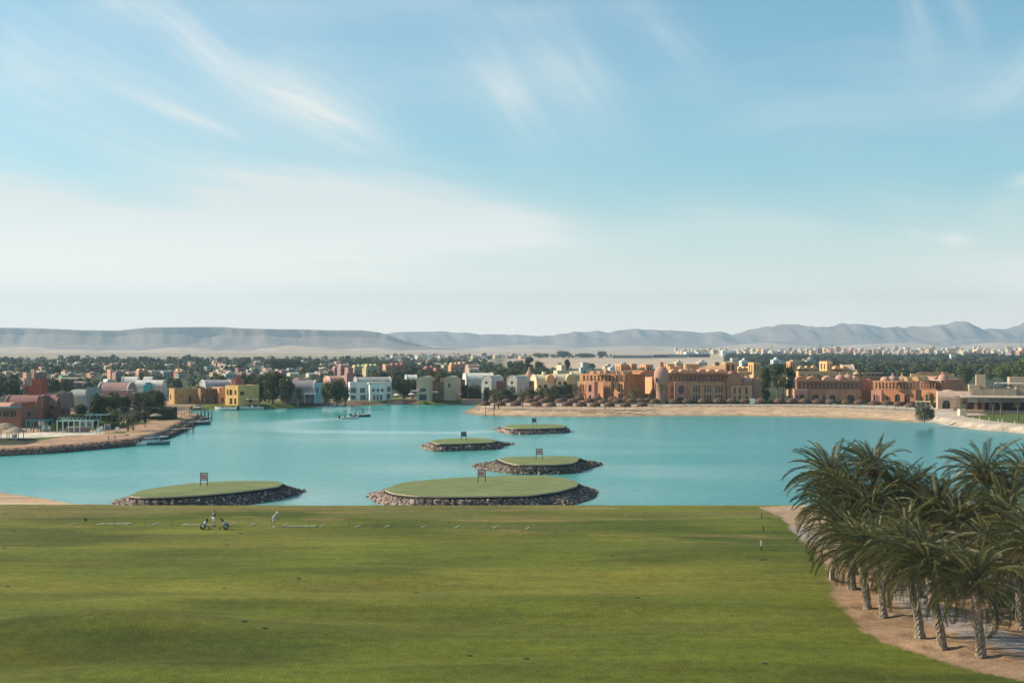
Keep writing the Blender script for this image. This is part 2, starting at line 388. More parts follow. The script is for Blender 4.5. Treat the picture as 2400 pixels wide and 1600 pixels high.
# ---- near ground: driving range lawn, sand, strip under the palms
WELLS = []
PALMS = [  # base px, base py, crown px, crown py, size, lean label
 (1998, 1377, 1985, 1238, 1.0), (2034, 1423, 2012, 1282, .95), (2071, 1442, 2052, 1288, .9), (2157, 1488, 2126, 1298, 1.0), (2209, 1517, 2172, 1322, 1.0),
 (2300, 1534, 2284, 1360, 1.0), (2392, 1470, 2384, 1322, 1.0), (1985, 1330, 1948, 1112, 1.0), (2060, 1338, 2046, 1098, .9), (2112, 1345, 2102, 1158, 1.0),
 (2322, 1352, 2306, 1112, 1.05), (2450, 1348, 2410, 1118, 1.0), (2060, 1372, 2040, 1198, 1.0), (2222, 1372, 2188, 1205, 1.05), (2272, 1392, 2246, 1232, 1.05),
 (2372, 1400, 2352, 1218, 1.1), (2004, 1345, 1962, 1176, 1.0), (2480, 1500, 2432, 1272, 1.1), (2160, 1400, 2122, 1242, .95), (2330, 1440, 2320, 1300, .95),
 (2236, 1350, 2212, 1188, 1.0), (2148, 1342, 2140, 1158, .9), (2384, 1362, 2366, 1164, 1.0), (2026, 1354, 1996, 1150, .95)]
ZT = 1.3
us = None
xs = np.arange(-72, 84, 0.42); yy = np.concatenate([np.arange(40, 60, 2.0), np.arange(60, 206, 0.42)])
X, Y = np.meshgrid(xs, yy)
edge_l = ipoly([(-600, 1166), (0, 1166), (100, 1171), (240, 1181)], 0.0)
lawn_pts = [(1775, 1188), (1827, 1208), (1850, 1236), (1902, 1290), (1944, 1360), (1960, 1416), (2000, 1457), (2061, 1503), (2153, 1530), (2276, 1570), (2400, 1597), (2560, 1625)]
lp = ipoly(lawn_pts, LZ)
E = P(0, 1181).y; Ec = (CZ-LZ)*F/(1184-H0)    # crest of the lawn
back = np.interp(X.ravel(), [-80, -67, -60, -54, -47, 36, 42, 84], [197, 193, 186.5, 180, 177.5, 177.5, 179.5, 183]).reshape(X.shape)
back = back + (fbm(X, Y, 12, 2)-0.47)*1.2
Z = LZ-(LZ+0.8)*sm(Y, back-6.5, back+1.5)*1.0
rough = (fbm(X, Y, 26, 11)-0.47)
Z = Z + rough*0.9*sm(158-Y, 0, 50)
def hump(x, y, sx_, sy_, h):
    global Z
    Z = Z + h*np.exp(-((X-x)/sx_)**2-((Y-y)/sy_)**2)
hump(-27, 96, 9, 3.6, 1.3); hump(-34, 87, 10, 3.0, -0.9); hump(-18, 105, 16, 4, .7); hump(8, 105, 12, 4, .5); hump(-12, 118, 30, 5, .5); hump(20, 130, 30, 6, .5); hump(-14, 93, 9, 4, 0.4); hump(2, 92, 8, 3.4, 0.35); hump(-6, 84, 8, 2.6, 0.25); hump(12, 86, 8, 3, 0.3); hump(-22, 84, 6, 2.4, 0.35); hump(26, 118, 12, 8, 0.4)
lawnpoly = [(-300, 20), (-300, 171.5), (-42, 172.4), (38, 172.6)] + lp + [(lp[-1][0], 20)]
dl = sdist(lawnpoly, X, Y) + (fbm(X, Y, 3, 8)-0.47)*0.9
C = np.broadcast_to(np.array((0.35, 0.225, 0.13)), X.shape+(3,)).copy()
C = lerp(C, np.array((0.36, 0.235, 0.145)), sm(fbm(X, Y, 5, 6), 0.35, 0.6)*0.8)
C = np.where(((X < -35) & (Y > 168))[..., None], SAND*1.05, C); C = np.where(((X > 28) & (Y > 150))[..., None], SAND*0.8, C)
roadpts = [(1840, 1235), (1925, 1268), (2050, 1308), (2110, 1370), (2150, 1412), (2230, 1455), (2330, 1493), (2420, 1520), (2600, 1560)]
rp = ipoly(roadpts, LZ)
dr = pdist(rp, X, Y)
C = lerp(C, np.array((0.36, 0.30, 0.26)), (1-sm(dr, 1.55, 1.75)))
gcol = np.array((0.104, 0.124, 0.013)); g2 = np.array((0.148, 0.152, 0.022)); g3 = np.array((0.056, 0.078, 0.009))
G = lerp(np.broadcast_to(gcol, X.shape+(3,)).copy(), g2, sm(fbm(X*0.3, Y, 14, 41), 0.42, 0.62))
G = lerp(G, g3, sm(fbm(X*0.35, Y, 9, 47), 0.46, 0.64)*0.8)
G = lerp(G, np.array((0.185, 0.165, 0.05)), sm(Y, 140, 168)*sm(fbm(X*0.25, Y, 7, 51), 0.36, 0.62)*0.8)
G = lerp(G, np.array((0.22, 0.165, 0.06)), sm(fbm(X*0.4, Y, 4, 57), 0.58, 0.72)*sm(Y, 120, 150)*0.6)
C = lerp(C, G, sm(dl, -0.12, 0.18))
# hollows round the palm trunks
for bx, by, cx, cy, s_ in PALMS:
    p = P(bx, by, LZ); rr = np.hypot(X-p.x, Y-p.y)
    Z = Z - 0.16*np.exp(-(rr/0.9)**2) + 0.13*np.exp(-((rr-1.5)/0.32)**2)*(dl < 0.3)
Z = Z + np.where(dl < 0, -0.07+0.12*(fbm(X, Y, 1.6, 61)-0.47), 0)*sm(-dl, 0, 0.4)*(dr > 1.8)
NX, NY, NZ = X, Y, Z
tag(grid_mesh('lawn', LAWN, X, Y, Z, C), kind='structure')
def gz(x, y):
    i = int(round((x-NX[0, 0])/0.42)); j = int(np.argmin(np.abs(NY[:, 0]-y)))
    return float(NZ[max(0, min(j, NZ.shape[0]-1)), max(0, min(i, NZ.shape[1]-1))])
def G_(px, py):
    z = LZ
    for _ in range(6):
        p = P(px, py, z); z = gz(p.x, p.y)
    return P(px, py, z)

# ---- bed and water
I50 = ([(300, 1161), (330, 1149), (380, 1140), (430, 1134), (490, 1129), (560, 1126), (650, 1127), (664, 1131), (652, 1139), (600, 1146), (540, 1153), (470, 1159), (400, 1163), (335, 1165)],
       [(262, 1178), (275, 1186), (320, 1190), (480, 1190), (560, 1184), (630, 1174), (690, 1162), (718, 1152), (708, 1148), (680, 1145), (600, 1147), (450, 1152), (330, 1162), (285, 1170)])
I60 = ([(900, 1146), (940, 1130), (1010, 1123), (1100, 1117), (1200, 1114), (1280, 1114), (1325, 1119), (1356, 1130), (1352, 1138), (1310, 1150), (1240, 1160), (1150, 1162), (1050, 1163), (970, 1161), (920, 1155)],
       [(863, 1160), (880, 1175), (920, 1190), (1000, 1193), (1200, 1192), (1320, 1188), (1385, 1170), (1405, 1153), (1396, 1146), (1372, 1140), (1300, 1138), (1100, 1140), (950, 1148), (890, 1153)])
I100 = ([(1165, 1074), (1195, 1070), (1250, 1069), (1300, 1068), (1345, 1069), (1358, 1071), (1354, 1079), (1340, 1085), (1300, 1088), (1250, 1088.5), (1210, 1088), (1185, 1082)],
        [(1107, 1090), (1120, 1097), (1155, 1105), (1200, 1109), (1300, 1109), (1370, 1101), (1421, 1088), (1400, 1083), (1370, 1082), (1300, 1084), (1200, 1085), (1150, 1085), (1125, 1087)])
I165 = ([(1008, 1033), (1030, 1029), (1060, 1027), (1110, 1025), (1150, 1028), (1168, 1032), (1150, 1036), (1100, 1038), (1060, 1039), (1025, 1040)],
        [(988, 1043), (995, 1051), (1020, 1054), (1060, 1053), (1130, 1049), (1180, 1045), (1218, 1041), (1190, 1037), (1160, 1037), (1100, 1037), (1030, 1039), (1000, 1040)])
I200 = ([(1178, 998), (1200, 995), (1240, 994), (1290, 993), (1328, 997), (1322, 1001), (1280, 1003), (1240, 1004), (1205, 1004), (1185, 1001)],
        [(1159, 1004), (1168, 1009), (1185, 1012), (1220, 1014), (1280, 1012), (1330, 1009), (1338, 1006), (1332, 1003), (1290, 1003), (1200, 1003), (1170, 1002)])
us = np.concatenate([np.linspace(-1.2, -0.40, 14)[:-1], np.arange(-0.40, 0.40, 0.0022), np.linspace(0.40, 1.2, 14)])
ys = np.concatenate([np.arange(150, 480, 1.5), np.arange(480, 640, 8)])
X, Y = sheet(us, ys)
px = X/Y*F+1200; py = H0+CZ*F/Y
wake = ipoly([(800, 981), (760, 983), (700, 986), (655, 992), (640, 1000), (655, 1007), (720, 1011), (820, 1012), (950, 1013), (1080, 1014), (1150, 1010), (1210, 1011), (1330, 1020), (1420, 1026)], 0)
dw = pdist(wake, X, Y); ww = np.interp(px.ravel(), [640, 800, 1100, 1450], [7, 6, 5, 5]).reshape(px.shape)
foam = np.exp(-(dw/ww)**2)*np.interp(px.ravel(), [620, 660, 1100, 1300, 1450], [.5, .9, .75, .25, 0]).reshape(px.shape)
foam = foam*(0.75+0.5*fbm(X, Y*0.5, 20, 71))
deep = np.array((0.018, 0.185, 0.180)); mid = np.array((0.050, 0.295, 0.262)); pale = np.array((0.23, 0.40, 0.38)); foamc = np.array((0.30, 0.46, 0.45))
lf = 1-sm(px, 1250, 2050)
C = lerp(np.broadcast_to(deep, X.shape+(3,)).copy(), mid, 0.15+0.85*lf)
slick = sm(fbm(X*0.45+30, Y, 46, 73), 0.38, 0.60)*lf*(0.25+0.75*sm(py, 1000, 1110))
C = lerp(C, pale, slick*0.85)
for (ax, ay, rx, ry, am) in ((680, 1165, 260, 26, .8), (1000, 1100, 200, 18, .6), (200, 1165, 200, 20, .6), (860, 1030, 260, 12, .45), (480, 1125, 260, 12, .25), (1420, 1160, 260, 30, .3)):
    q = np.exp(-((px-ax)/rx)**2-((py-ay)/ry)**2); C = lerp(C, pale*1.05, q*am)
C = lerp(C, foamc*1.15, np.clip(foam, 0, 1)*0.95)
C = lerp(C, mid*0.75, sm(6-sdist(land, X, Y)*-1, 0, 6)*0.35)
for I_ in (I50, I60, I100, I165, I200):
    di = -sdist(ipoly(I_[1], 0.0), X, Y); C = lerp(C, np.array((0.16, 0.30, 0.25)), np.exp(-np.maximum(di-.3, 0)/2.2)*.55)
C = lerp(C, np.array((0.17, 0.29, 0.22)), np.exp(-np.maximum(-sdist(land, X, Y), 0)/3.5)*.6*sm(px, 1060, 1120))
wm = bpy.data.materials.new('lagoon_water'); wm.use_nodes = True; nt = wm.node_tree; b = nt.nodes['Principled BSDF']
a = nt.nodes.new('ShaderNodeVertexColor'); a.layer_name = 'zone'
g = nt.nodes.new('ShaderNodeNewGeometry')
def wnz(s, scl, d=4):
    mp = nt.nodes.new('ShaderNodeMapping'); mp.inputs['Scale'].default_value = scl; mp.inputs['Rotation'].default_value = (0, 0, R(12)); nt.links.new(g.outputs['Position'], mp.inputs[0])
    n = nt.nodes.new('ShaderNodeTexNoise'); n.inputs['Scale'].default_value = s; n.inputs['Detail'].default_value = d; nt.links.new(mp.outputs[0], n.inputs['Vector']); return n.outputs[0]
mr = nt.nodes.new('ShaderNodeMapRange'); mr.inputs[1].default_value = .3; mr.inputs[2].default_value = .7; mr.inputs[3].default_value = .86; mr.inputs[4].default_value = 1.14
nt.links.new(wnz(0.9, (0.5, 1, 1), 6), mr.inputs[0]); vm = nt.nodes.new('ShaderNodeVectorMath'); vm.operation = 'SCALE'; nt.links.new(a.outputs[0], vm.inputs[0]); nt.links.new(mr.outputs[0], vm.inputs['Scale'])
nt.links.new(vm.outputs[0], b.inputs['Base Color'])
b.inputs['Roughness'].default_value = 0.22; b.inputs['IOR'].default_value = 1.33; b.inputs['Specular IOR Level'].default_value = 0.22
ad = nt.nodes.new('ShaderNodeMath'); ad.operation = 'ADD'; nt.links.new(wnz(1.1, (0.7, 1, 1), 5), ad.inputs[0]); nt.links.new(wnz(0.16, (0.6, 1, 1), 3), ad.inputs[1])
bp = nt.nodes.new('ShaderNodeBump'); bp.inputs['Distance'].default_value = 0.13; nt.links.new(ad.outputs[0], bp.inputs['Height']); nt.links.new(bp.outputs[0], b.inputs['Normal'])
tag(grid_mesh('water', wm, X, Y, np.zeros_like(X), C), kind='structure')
# ---- lake bed, below everything, joins near and far land
bed = M(); bed.quad((-4000, -400, -2.6), (4000, -400, -2.6), (4000, 640, -2.6), (-4000, 640, -2.6)); tag(bed.obj('lake_bed', mat('bed_sand', (.3, .3, .2))), kind='structure')
br = M(); br.quad((-4000, -400, -0.6), (4000, -400, -0.6), (4000, 150, -0.6), (-4000, 150, -0.6)); tag(br.obj('land', mat('outer_grass', (.1, .125, .03))), kind='structure')

# ---- mountains
def mountains(name, ridge, Yc, depth, seed, x0, x1, base_rows, sharp, col):
    us = np.arange(x0, x1, 3.0); v = np.concatenate([np.linspace(0, .62, 150), np.linspace(.64, 1, 22)])
    rz = np.interp(us, [r[0] for r in ridge], [r[1] for r in ridge])
    if not sharp: rz = rz + 5.0*(np.interp(us, np.arange(600, 3500, 17), np.random.RandomState(5).rand(171))-.5)*np.interp(us, [900, 1700, 1900], [.5, .8, 1.2])
    top = CZ+(H0-rz)*Yc/F
    U, V = np.meshgrid(us, v)
    Yg = Yc-depth*0.55+depth*V
    Xg = (U-1200)/F*Yc*(0.4+0.6*Yg/Yc)
    rid = lambda s_, k, o=4, e=1.0: 1-np.abs(fbm(Xg+Yg*.25, Yg*e, s_, seed+k, o)*2/(2-2.0**(1-o))*1.0-1)
    big = rid(depth*1.1, 0, 3, .8); med = rid(depth*.42, 7, 4, .35); fine = rid(depth*.13, 13, 3, .3)
    if sharp: off = .24*(big-.6)+.17*(med-.6)+.07*(fine-.6); vv_ = V+off; prof = 0.40*sm(vv_, 0.06, 0.40)+0.60*sm(vv_, 0.33, 0.46)
    else: off = .34*(big-.6)+.26*(med-.6)+.10*(fine-.6); vv_ = V+off; prof = 0.30*sm(vv_, 0.02, 0.34)+0.70*sm(vv_, 0.22, 0.56)
    prof = prof*(1-sm(V, 0.74, 1.0))
    face = sm(prof, .04, .3)*(1-sm(prof, .93, 1.0) if sharp else 1)
    prof = prof*(1-face*((1-med)*(.36 if sharp else .75)+(1-fine)*(.18 if sharp else .34)))
    Zg = prof*top[None, :]
    mx = Zg.max(0)
    k = np.ones(3)/3; adj = np.convolve(np.pad(np.maximum(top, 1)/np.maximum(mx, 1), 1, 'edge'), k, 'valid')
    Zg = Zg*np.clip(adj, 0.3, 3)[None, :]-2.0
    m = mat(name+'_rock', col, 0.95, 0.22, 0.004, bump=6.0, bscale=0.02)
    o = grid_mesh(name, m, Xg, Yg, Zg, smooth=True); tag(o, kind='structure'); return o
RL = [(-1500, 770), (0, 767), (80, 768), (150, 771), (200, 773), (280, 774), (320, 770), (350, 767), (420, 766), (520, 765), (560, 768), (620, 770), (720, 771), (780, 773), (850, 773), (890, 778), (915, 786), (950, 798), (1010, 812), (1080, 818), (1200, 824)]
RR = [(700, 800), (860, 784), (905, 781), (930, 777), (1010, 776), (1030, 775), (1090, 778), (1125, 784), (1145, 781), (1165, 782), (1200, 784), (1290, 786), (1310, 781), (1340, 778), (1400, 774), (1428, 779), (1445, 773), (1475, 772),
      (1560, 772), (1610, 775), (1645, 778), (1660, 776), (1720, 772), (1760, 766), (1785, 768), (1810, 763), (1850, 757), (1880, 758), (1915, 765), (1945, 762), (1985, 756), (2040, 760), (2080, 764), (2110, 766), (2170, 763), (2220, 758), (2260, 752),
      (2300, 744), (2325, 748), (2345, 747), (2370, 744), (2400, 743), (2500, 752), (2800, 745), (3600, 770)]
mountains('mountains', RL, 6200, 900, 101, -1400, 1200, 825, True, (0.25, 0.20, 0.165))
mountains('mountain_range', RR, 9200, 1500, 131, 640, 3400, 817, False, (0.25, 0.20, 0.165))
# low sandy foothills
def foothill(px, Y, wpx, h, seed):
    xs_ = np.linspace(-1, 1, 40); vs_ = np.linspace(-1, 1, 14); A, B = np.meshgrid(xs_, vs_)
    w = wpx*Y/F/2; Xg = (px-1200)/F*Y+A*w; Yg = Y+B*w*0.4
    Zg = h*np.maximum(0, (1-A*A-B*B*0.9))*(0.6+0.8*fbm(Xg, Yg, w*0.5, seed))-0.5
    o = grid_mesh('foothill', mat('foothill_sand', (0.50, 0.38, 0.27), 0.95, .2, 0.01), Xg, Yg, Zg); tag(o, kind='structure')
for i, a_ in enumerate([(60, 4700, 240, 16), (180, 4600, 160, 10), (420, 4700, 220, 14), (700, 4900, 260, 18), (860, 5000, 200, 14), (1000, 6800, 160, 20), (1240, 6900, 300, 26), (560, 4700, 140, 8), (1500, 7000, 380, 20), (1800, 7000, 300, 34), (2100, 7000, 420, 32), (2350, 7000, 300, 34)]): foothill(*a_, 200+i)

# ---- air
hz = M(); hz.box(-8200, 8200, -300, 12200, -5.5, 440.0)
hm = bpy.data.materials.new('haze_air'); hm.use_nodes = True; nt = hm.node_tree; nt.nodes.clear()
o_ = nt.nodes.new('ShaderNodeOutputMaterial'); pv = nt.nodes.new('ShaderNodeVolumePrincipled'); pv.inputs['Color'].default_value = (0.56, 0.80, 1.0, 1)
pv.inputs['Density'].default_value = 0.000108; pv.inputs['Anisotropy'].default_value = 0.15
nt.links.new(pv.outputs[0], o_.inputs['Volume'])
tag(hz.obj('haze', hm), kind='stuff')
# ================================================================== ISLANDS WITH DISTANCE SIGNS
TURF = mat('green_turf', (0.165, 0.195, 0.070), 0.95, 0.2, 0.35, bump=0.02, bscale=8)
ROCKM = mat('grey_rock', (0.035, 0.028, 0.027), 0.9, 0.5, 2.6, rgb2=(0.16, 0.13, 0.105), rand=0.3)
ROCKM2 = mat('brown_rock', (0.15, 0.11, 0.09), 0.9, 0.35, 1.7, rgb2=(0.50, 0.40, 0.31), rand=0.3)
CORE = mat('rock_gap_shade', (0.02, 0.017, 0.014), 0.95)  # near-black bank core paints the shade in the gaps between rocks
LIP = mat('pale_sand_edge', (0.42, 0.36, 0.26), 0.9)
def rock_mesh(seed, flat=0.7):
    rg = random.Random(seed); t = (1+5**.5)/2
    vs = [Vector(v).normalized() for v in [(-1, t, 0), (1, t, 0), (-1, -t, 0), (1, -t, 0), (0, -1, t), (0, 1, t), (0, -1, -t), (0, 1, -t), (t, 0, -1), (t, 0, 1), (-t, 0, -1), (-t, 0, 1)]]
    fs = [(0, 11, 5), (0, 5, 1), (0, 1, 7), (0, 7, 10), (0, 10, 11), (1, 5, 9), (5, 11, 4), (11, 10, 2), (10, 7, 6), (7, 1, 8), (3, 9, 4), (3, 4, 2), (3, 2, 6), (3, 6, 8), (3, 8, 9), (4, 9, 5), (2, 4, 11), (6, 2, 10), (8, 6, 7), (9, 8, 1)]
    vs = [v*rg.uniform(0.72, 1.2) for v in vs]; vs = [Vector((v.x, v.y*rg.uniform(.9, 1), v.z*flat)) for v in vs]
    return vs, fs
ROCKS = [rock_mesh(i) for i in range(9)]
def rock_obj_mesh(i, m):
    vs, fs = ROCKS[i]; me = bpy.data.meshes.new('rock'); me.from_pydata([tuple(v) for v in vs], [], fs); me.materials.append(m); return me
RME = [[rock_obj_mesh(i, m) for m in (ROCKM, ROCKM2)] for i in range(9)]
def polar(poly, c, n):
    """radius of a polygon seen from c at n angles"""
    r = []
    for k in range(n):
        a = 2*PI*k/n; dx, dy = math.cos(a), math.sin(a); best = 0
        for i in range(len(poly)):
            (ax, ay), (bx, by) = poly[i], poly[(i+1) % len(poly)]
            ax -= c[0]; ay -= c[1]; bx -= c[0]; by -= c[1]
            den = dx*(by-ay)-dy*(bx-ax)
            if abs(den) < 1e-9: continue
            t = (ax*(by-ay)-ay*(bx-ax))/den; s = (ax*dy-ay*dx)/den
            if t > 0 and -1e-6 <= s <= 1+1e-6: best = max(best, t)
        r.append(best)
    for _ in range(1): r = [(r[k-1]+2*r[k]+r[(k+1) % n])/4 for k in range(n)]
    return r
def island(label, turf, base, zt, seed, rsize, nrocks, ind):
    T = ipoly(turf, zt); B = ipoly(base, 0.0)
    c = (sum(p[0] for p in T)/len(T), sum(p[1] for p in T)/len(T)); n = 96
    rt = polar(T, c, n); rb = polar(B, c, n); rb = [max(rb[k], rt[k]+0.9) for k in range(n)]
    root = empty('island', (c[0], c[1], 0)); tag(root, label, 'island', 'golf target islands in the lagoon')
    def pt(k, f, z):      # f 0 at turf edge, 1 at waterline
        a = 2*PI*k/n; r = rt[k % n]*(1-f)+rb[k % n]*f; return (r*math.cos(a), r*math.sin(a), z)
    m = M(); rg = random.Random(seed)
    rings = [0.0, 0.25, 0.5, 0.75, 0.93, 1.0]
    m.v.append((0, 0, zt+0.12)); 
    for f in rings[1:]:
        for k in range(n):
            a = 2*PI*k/n; m.v.append((rt[k]*f*math.cos(a), rt[k]*f*math.sin(a), zt+0.12*(1-f*f)+0.05*math.sin(3*a+f*4+seed)*f*(1-f)*4))
    for k in range(n): m.f.append((0, 1+k, 1+(k+1) % n)); m.m.append(0)
    for i in range(len(rings)-2):
        for k in range(n): m.f.append((1+i*n+k, 1+(i+1)*n+k, 1+(i+1)*n+(k+1) % n, 1+i*n+(k+1) % n)); m.m.append(0)
    m.obj('turf', TURF, root, smooth=True)
    s = M()
    for k in range(n):
        q = (k+1) % n
        s.quad(pt(k, 0, zt), pt(k, 0.0, zt-0.16), pt(q, 0.0, zt-0.16), pt(q, 0, zt), 1)
        a_, b_ = pt(k, 0.05, zt-0.17), pt(q, 0.05, zt-0.17)
        s.quad(a_, b_, pt(q, 1.0, -0.5), pt(k, 1.0, -0.5), 0)
        s.quad(pt(k, 0.0, zt-0.16), a_, b_, pt(q, 0.0, zt-0.16), 0)
    s.obj('bank', [CORE, LIP], root)
    j = M(); cnt = 0
    for i in range(nrocks):
        k = rg.random()*n; k0 = int(k)
        band = rb[k0]-rt[k0]
        f = rg.random()**0.9; f = 0.06+f*0.97
        a = 2*PI*k/n; r = rt[k0]+(band)*f
        if math.sin(a) > 0.35 and rg.random() < 0.55: continue      # the far side hardly shows
        sz = rsize*(rg.uniform(0.5, 1.2) if rg.random() < .8 else rg.uniform(1.2, 1.75)); z = (zt-0.20-sz*.85)*(1-f)+(-0.10)*f
        loc = Vector((r*math.cos(a), r*math.sin(a), z)); rot = Matrix.Rotation(rg.random()*6.28, 3, 'Z') @ Matrix.Rotation(rg.random()*6.28, 3, 'X')
        brown = 1 if (rg.random() < (0.75 if math.cos(a) < -0.55 else 0.25)) else 0
        vi = rg.randrange(9)
        if ind and cnt < 290 and sz > rsize*1.08 and math.sin(a) < 0.2:
            o = bpy.data.objects.new('rock', RME[vi][brown]); COL.objects.link(o); o.parent = root; o.location = loc; o.scale = (sz,)*3; o.rotation_euler = rot.to_euler(); cnt += 1
        else:
            vs, fs = ROCKS[vi]; b0 = len(j.v)
            for v in vs: j.v.append(tuple(loc+(rot @ v)*sz))
            for f_ in fs: j.f.append(tuple(b0+x for x in f_)); j.m.append(brown)
    o = j.obj('rocks', [ROCKM, ROCKM2], root); o['kind'] = 'stuff'
    return root
SIGNF = mat('dark_green_frame', (0.03, 0.06, 0.05), 0.6, .1); SIGNP = mat('pale_sign_panel', (0.74, 0.62, 0.60), 0.6, .06); SIGND = mat('grey_sign_panel', (0.20, 0.21, 0.22), 0.6, .06)
SIGNR = mat('red_lettering', (0.30, 0.035, 0.035), 0.6, .05); SIGNK = mat('dark_lettering', (0.09, 0.035, 0.04), 0.6, .05)
def text_mesh(txt, h, m, name='lettering', w=None, ext=0.012):
    cu = bpy.data.curves.new('t', 'FONT'); cu.body = txt; cu.size = h; cu.align_x = 'CENTER'; cu.align_y = 'CENTER'; cu.extrude = ext; cu.resolution_u = 3; cu.offset = h*0.02
    to = bpy.data.objects.new('t', cu); COL.objects.link(to)
    dg = bpy.context.evaluated_depsgraph_get(); me = bpy.data.meshes.new_from_object(to.evaluated_get(dg)); bpy.data.objects.remove(to); bpy.data.curves.remove(cu)
    me.name = name; me.materials.clear(); me.materials.append(m)
    o = bpy.data.objects.new(name, me); COL.objects.link(o)
    co = np.array([v.co[:] for v in me.vertices]); wd = np.ptp(co[:, 0]); hd = np.ptp(co[:, 1])
    o.scale = ((w or wd)/wd, h/hd, 1)
    cx = (co[:, 0].max()+co[:, 0].min())/2; cy = (co[:, 1].max()+co[:, 1].min())/2
    for v in me.vertices: v.co.x -= cx; v.co.y -= cy
    o.rotation_euler = (R(90), 0, 0); return o
def sign(label, px, py, pyt, wpx, zt, num, small, panel, ink, cut):
    p = P(px, py, zt); s = p.y/F; w = wpx*s; h = (py-pyt)*s; zc = (py-cut)*s
    r = empty('distance_sign', p, R(-13)); tag(r, label, 'sign', 'distance signs on the islands')
    for sx_ in (-1, 1): m = M(); m.box(sx_*w/2-.045, sx_*w/2+.045, -.045, .045, -0.25, h); m.obj('leg', SIGNF, r)
    m = M(); x = w/2-.047
    m.box(-x, x, -.035, .035, h-.09, h); m.box(-x, x, -.035, .035, zc, zc+.09); m.obj('frame', SIGNF, r)
    m = M(); m.box(-x, x, -.018, .018, zc+.092, h-.092); m.obj('panel', panel, r)
    hh = (h-zc)*0.56
    t = text_mesh(num, hh, ink, w=w*(0.62 if small else .74)); t.parent = r; t.location = (-(0.07 if small else 0)*w, -.026, (h+zc)/2)
    if small: t2 = text_mesh(small, hh*0.34, ink, w=w*.16); t2.parent = r; t2.location = (w*.34, -.026, (h+zc)/2-hh*.33)
island('long grass island nearest on the left, its stony edge tapering right behind the golfers', *I50, 1.6, 1, .30, 6500, True)
island('largest grass island nearest the lawn in the centre, pale rim along its left edge', *I60, 1.6, 2, .27, 8000, True)
island('grass island ringed by a wide grey stone apron, just behind the largest island', *I100, 1.5, 3, .29, 5000, False)
island('low grass island left of centre with a thin stone spit pointing right', *I165, 1.4, 4, .30, 3200, False)
island('farthest grass island, closest to the beach, with broken pale stone at its left end', *I200, 1.3, 5, .32, 1700, False)
sign('framed distance board reading 50 m on the leftmost island', 478, 1138, 1107, 17, 1.72, '50', 'm', SIGNP, SIGNR, 1125)
sign('framed distance board reading 60 m on the largest island', 1129, 1130, 1100, 18, 1.72, '60', 'm', SIGNP, SIGNR, 1117)
sign('framed distance board reading 100 on the island behind the largest one', 1264, 1076, 1051, 15, 1.6, '100', '', SIGNP, SIGNR, 1065)
sign('framed grey distance board reading 165 on the island left of centre', 1087, 1031.5, 1011, 12, 1.5, '165', '', SIGND, SIGNK, 1023)
sign('small framed grey distance board on the farthest island near the beach', 1252, 996, 979.5, 9.5, 1.4, '200', '', SIGND, SIGNK, 989.5)

# ================================================================== PRACTICE TEE LINE
ROPEM = mat('thin_rope', (0.16, 0.17, 0.08), 0.8); STAKE = mat('stake_metal', (0.06, 0.06, 0.045), 0.6); WHITE = mat('white_paint', (0.8, 0.78, 0.72), 0.5, .06)
stk = [(136, 1231, 1212), (201, 1231, 1214), (268, 1231, 1213), (339, 1232, 1214), (402, 1232, 1214), (560, 1236, 1217), (637, 1234, 1218), (724, 1239, 1218), (819, 1237, 1219), (884, 1239, 1219), (970, 1240, 1220), (1054, 1240, 1219), (1144, 1240, 1220), (1227, 1242, 1222)]
where = ['leftmost on the tee line', 'second from the left, with a small board on it', 'planted by the left tee mat', 'left of the golf trolleys, fourth from the left', 'just left of the golf trolleys', 'right of the two trolleys', 'beside the golfer in white', 'beside the right tee mat', 'first one right of the right tee mat', 'sixth from the right end', 'fifth from the right end', 'third from the right end', 'second from the right end', 'rightmost on the tee line']
tops = []
for (px_, py_, pt_), w_ in zip(stk, where):
    p = G_(px_, py_); h = (py_-pt_)*p.y/F
    r = empty('rope_stake', p); tag(r, 'thin dark bay stake ' + w_, 'stake', 'rope stakes along the practice tee')
    m = M(); m.tube([(0, 0, -.1), (0, 0, h)], .016, 6); m.obj('rod', STAKE, r)
    m = M(); m.lathe((0, 0, 0), [(0.001, h), (.022, h+.004), (.022, h+.03), (.001, h+.045)], 6); m.box(-.05, .05, -.012, .012, h*.62, h*.62+.03); m.obj('clip', STAKE, r)
    if w_.startswith('second from the left'): m = M(); m.box(-.13, .13, -.03, -.016, h*.66, h*1.02); m.obj('board', mat('dark_board', (.05, .07, .05)), r)
    tops.append(Vector((p.x, p.y, p.z+h*.66)))
div = [(170, 1228), (235, 1228), (301, 1228), (365, 1228), (433, 1229), (543, 1229), (592, 1230), (667, 1231), (756, 1232), (840, 1233), (908, 1233), (992, 1234), (1072, 1235), (1160, 1236), (1236, 1238)]
dn = ['leftmost divider on the tee line', 'second divider from the left, at the left end of the left mat', 'divider at the right end of the left mat', 'fourth divider from the left', 'divider left of the golf trolleys', 'divider just behind the right trolley', 'divider between the trolleys and the golfer in white', 'divider at the feet of the golfer in white', 'divider right of the right tee mat', 'sixth divider from the right end', 'fifth divider from the right end', 'fourth divider from the right end', 'third divider from the right end', 'second divider from the right end', 'rightmost divider on the tee line']
dv = None
for (px_, py_), w_ in zip(div, dn):
    p = G_(px_, py_)
    if dv is None:
        m = M(); m.box(-.05, .05, -.62, .62, .025, .085); m.box(-.05, .05, -.6, -.5, 0, .024); m.box(-.05, .05, .5, .6, 0, .024); dv = m.obj('bay_divider', mat('worn_white', (.56, .54, .47), .6, .1)); o = dv
    else: o = dv.copy(); COL.objects.link(o)
    o.location = p+Vector((0, 0, -.01)); o.rotation_euler = (0, 0, R(-17)); tag(o, 'white '+w_, 'divider', 'white bay dividers on the tee line')
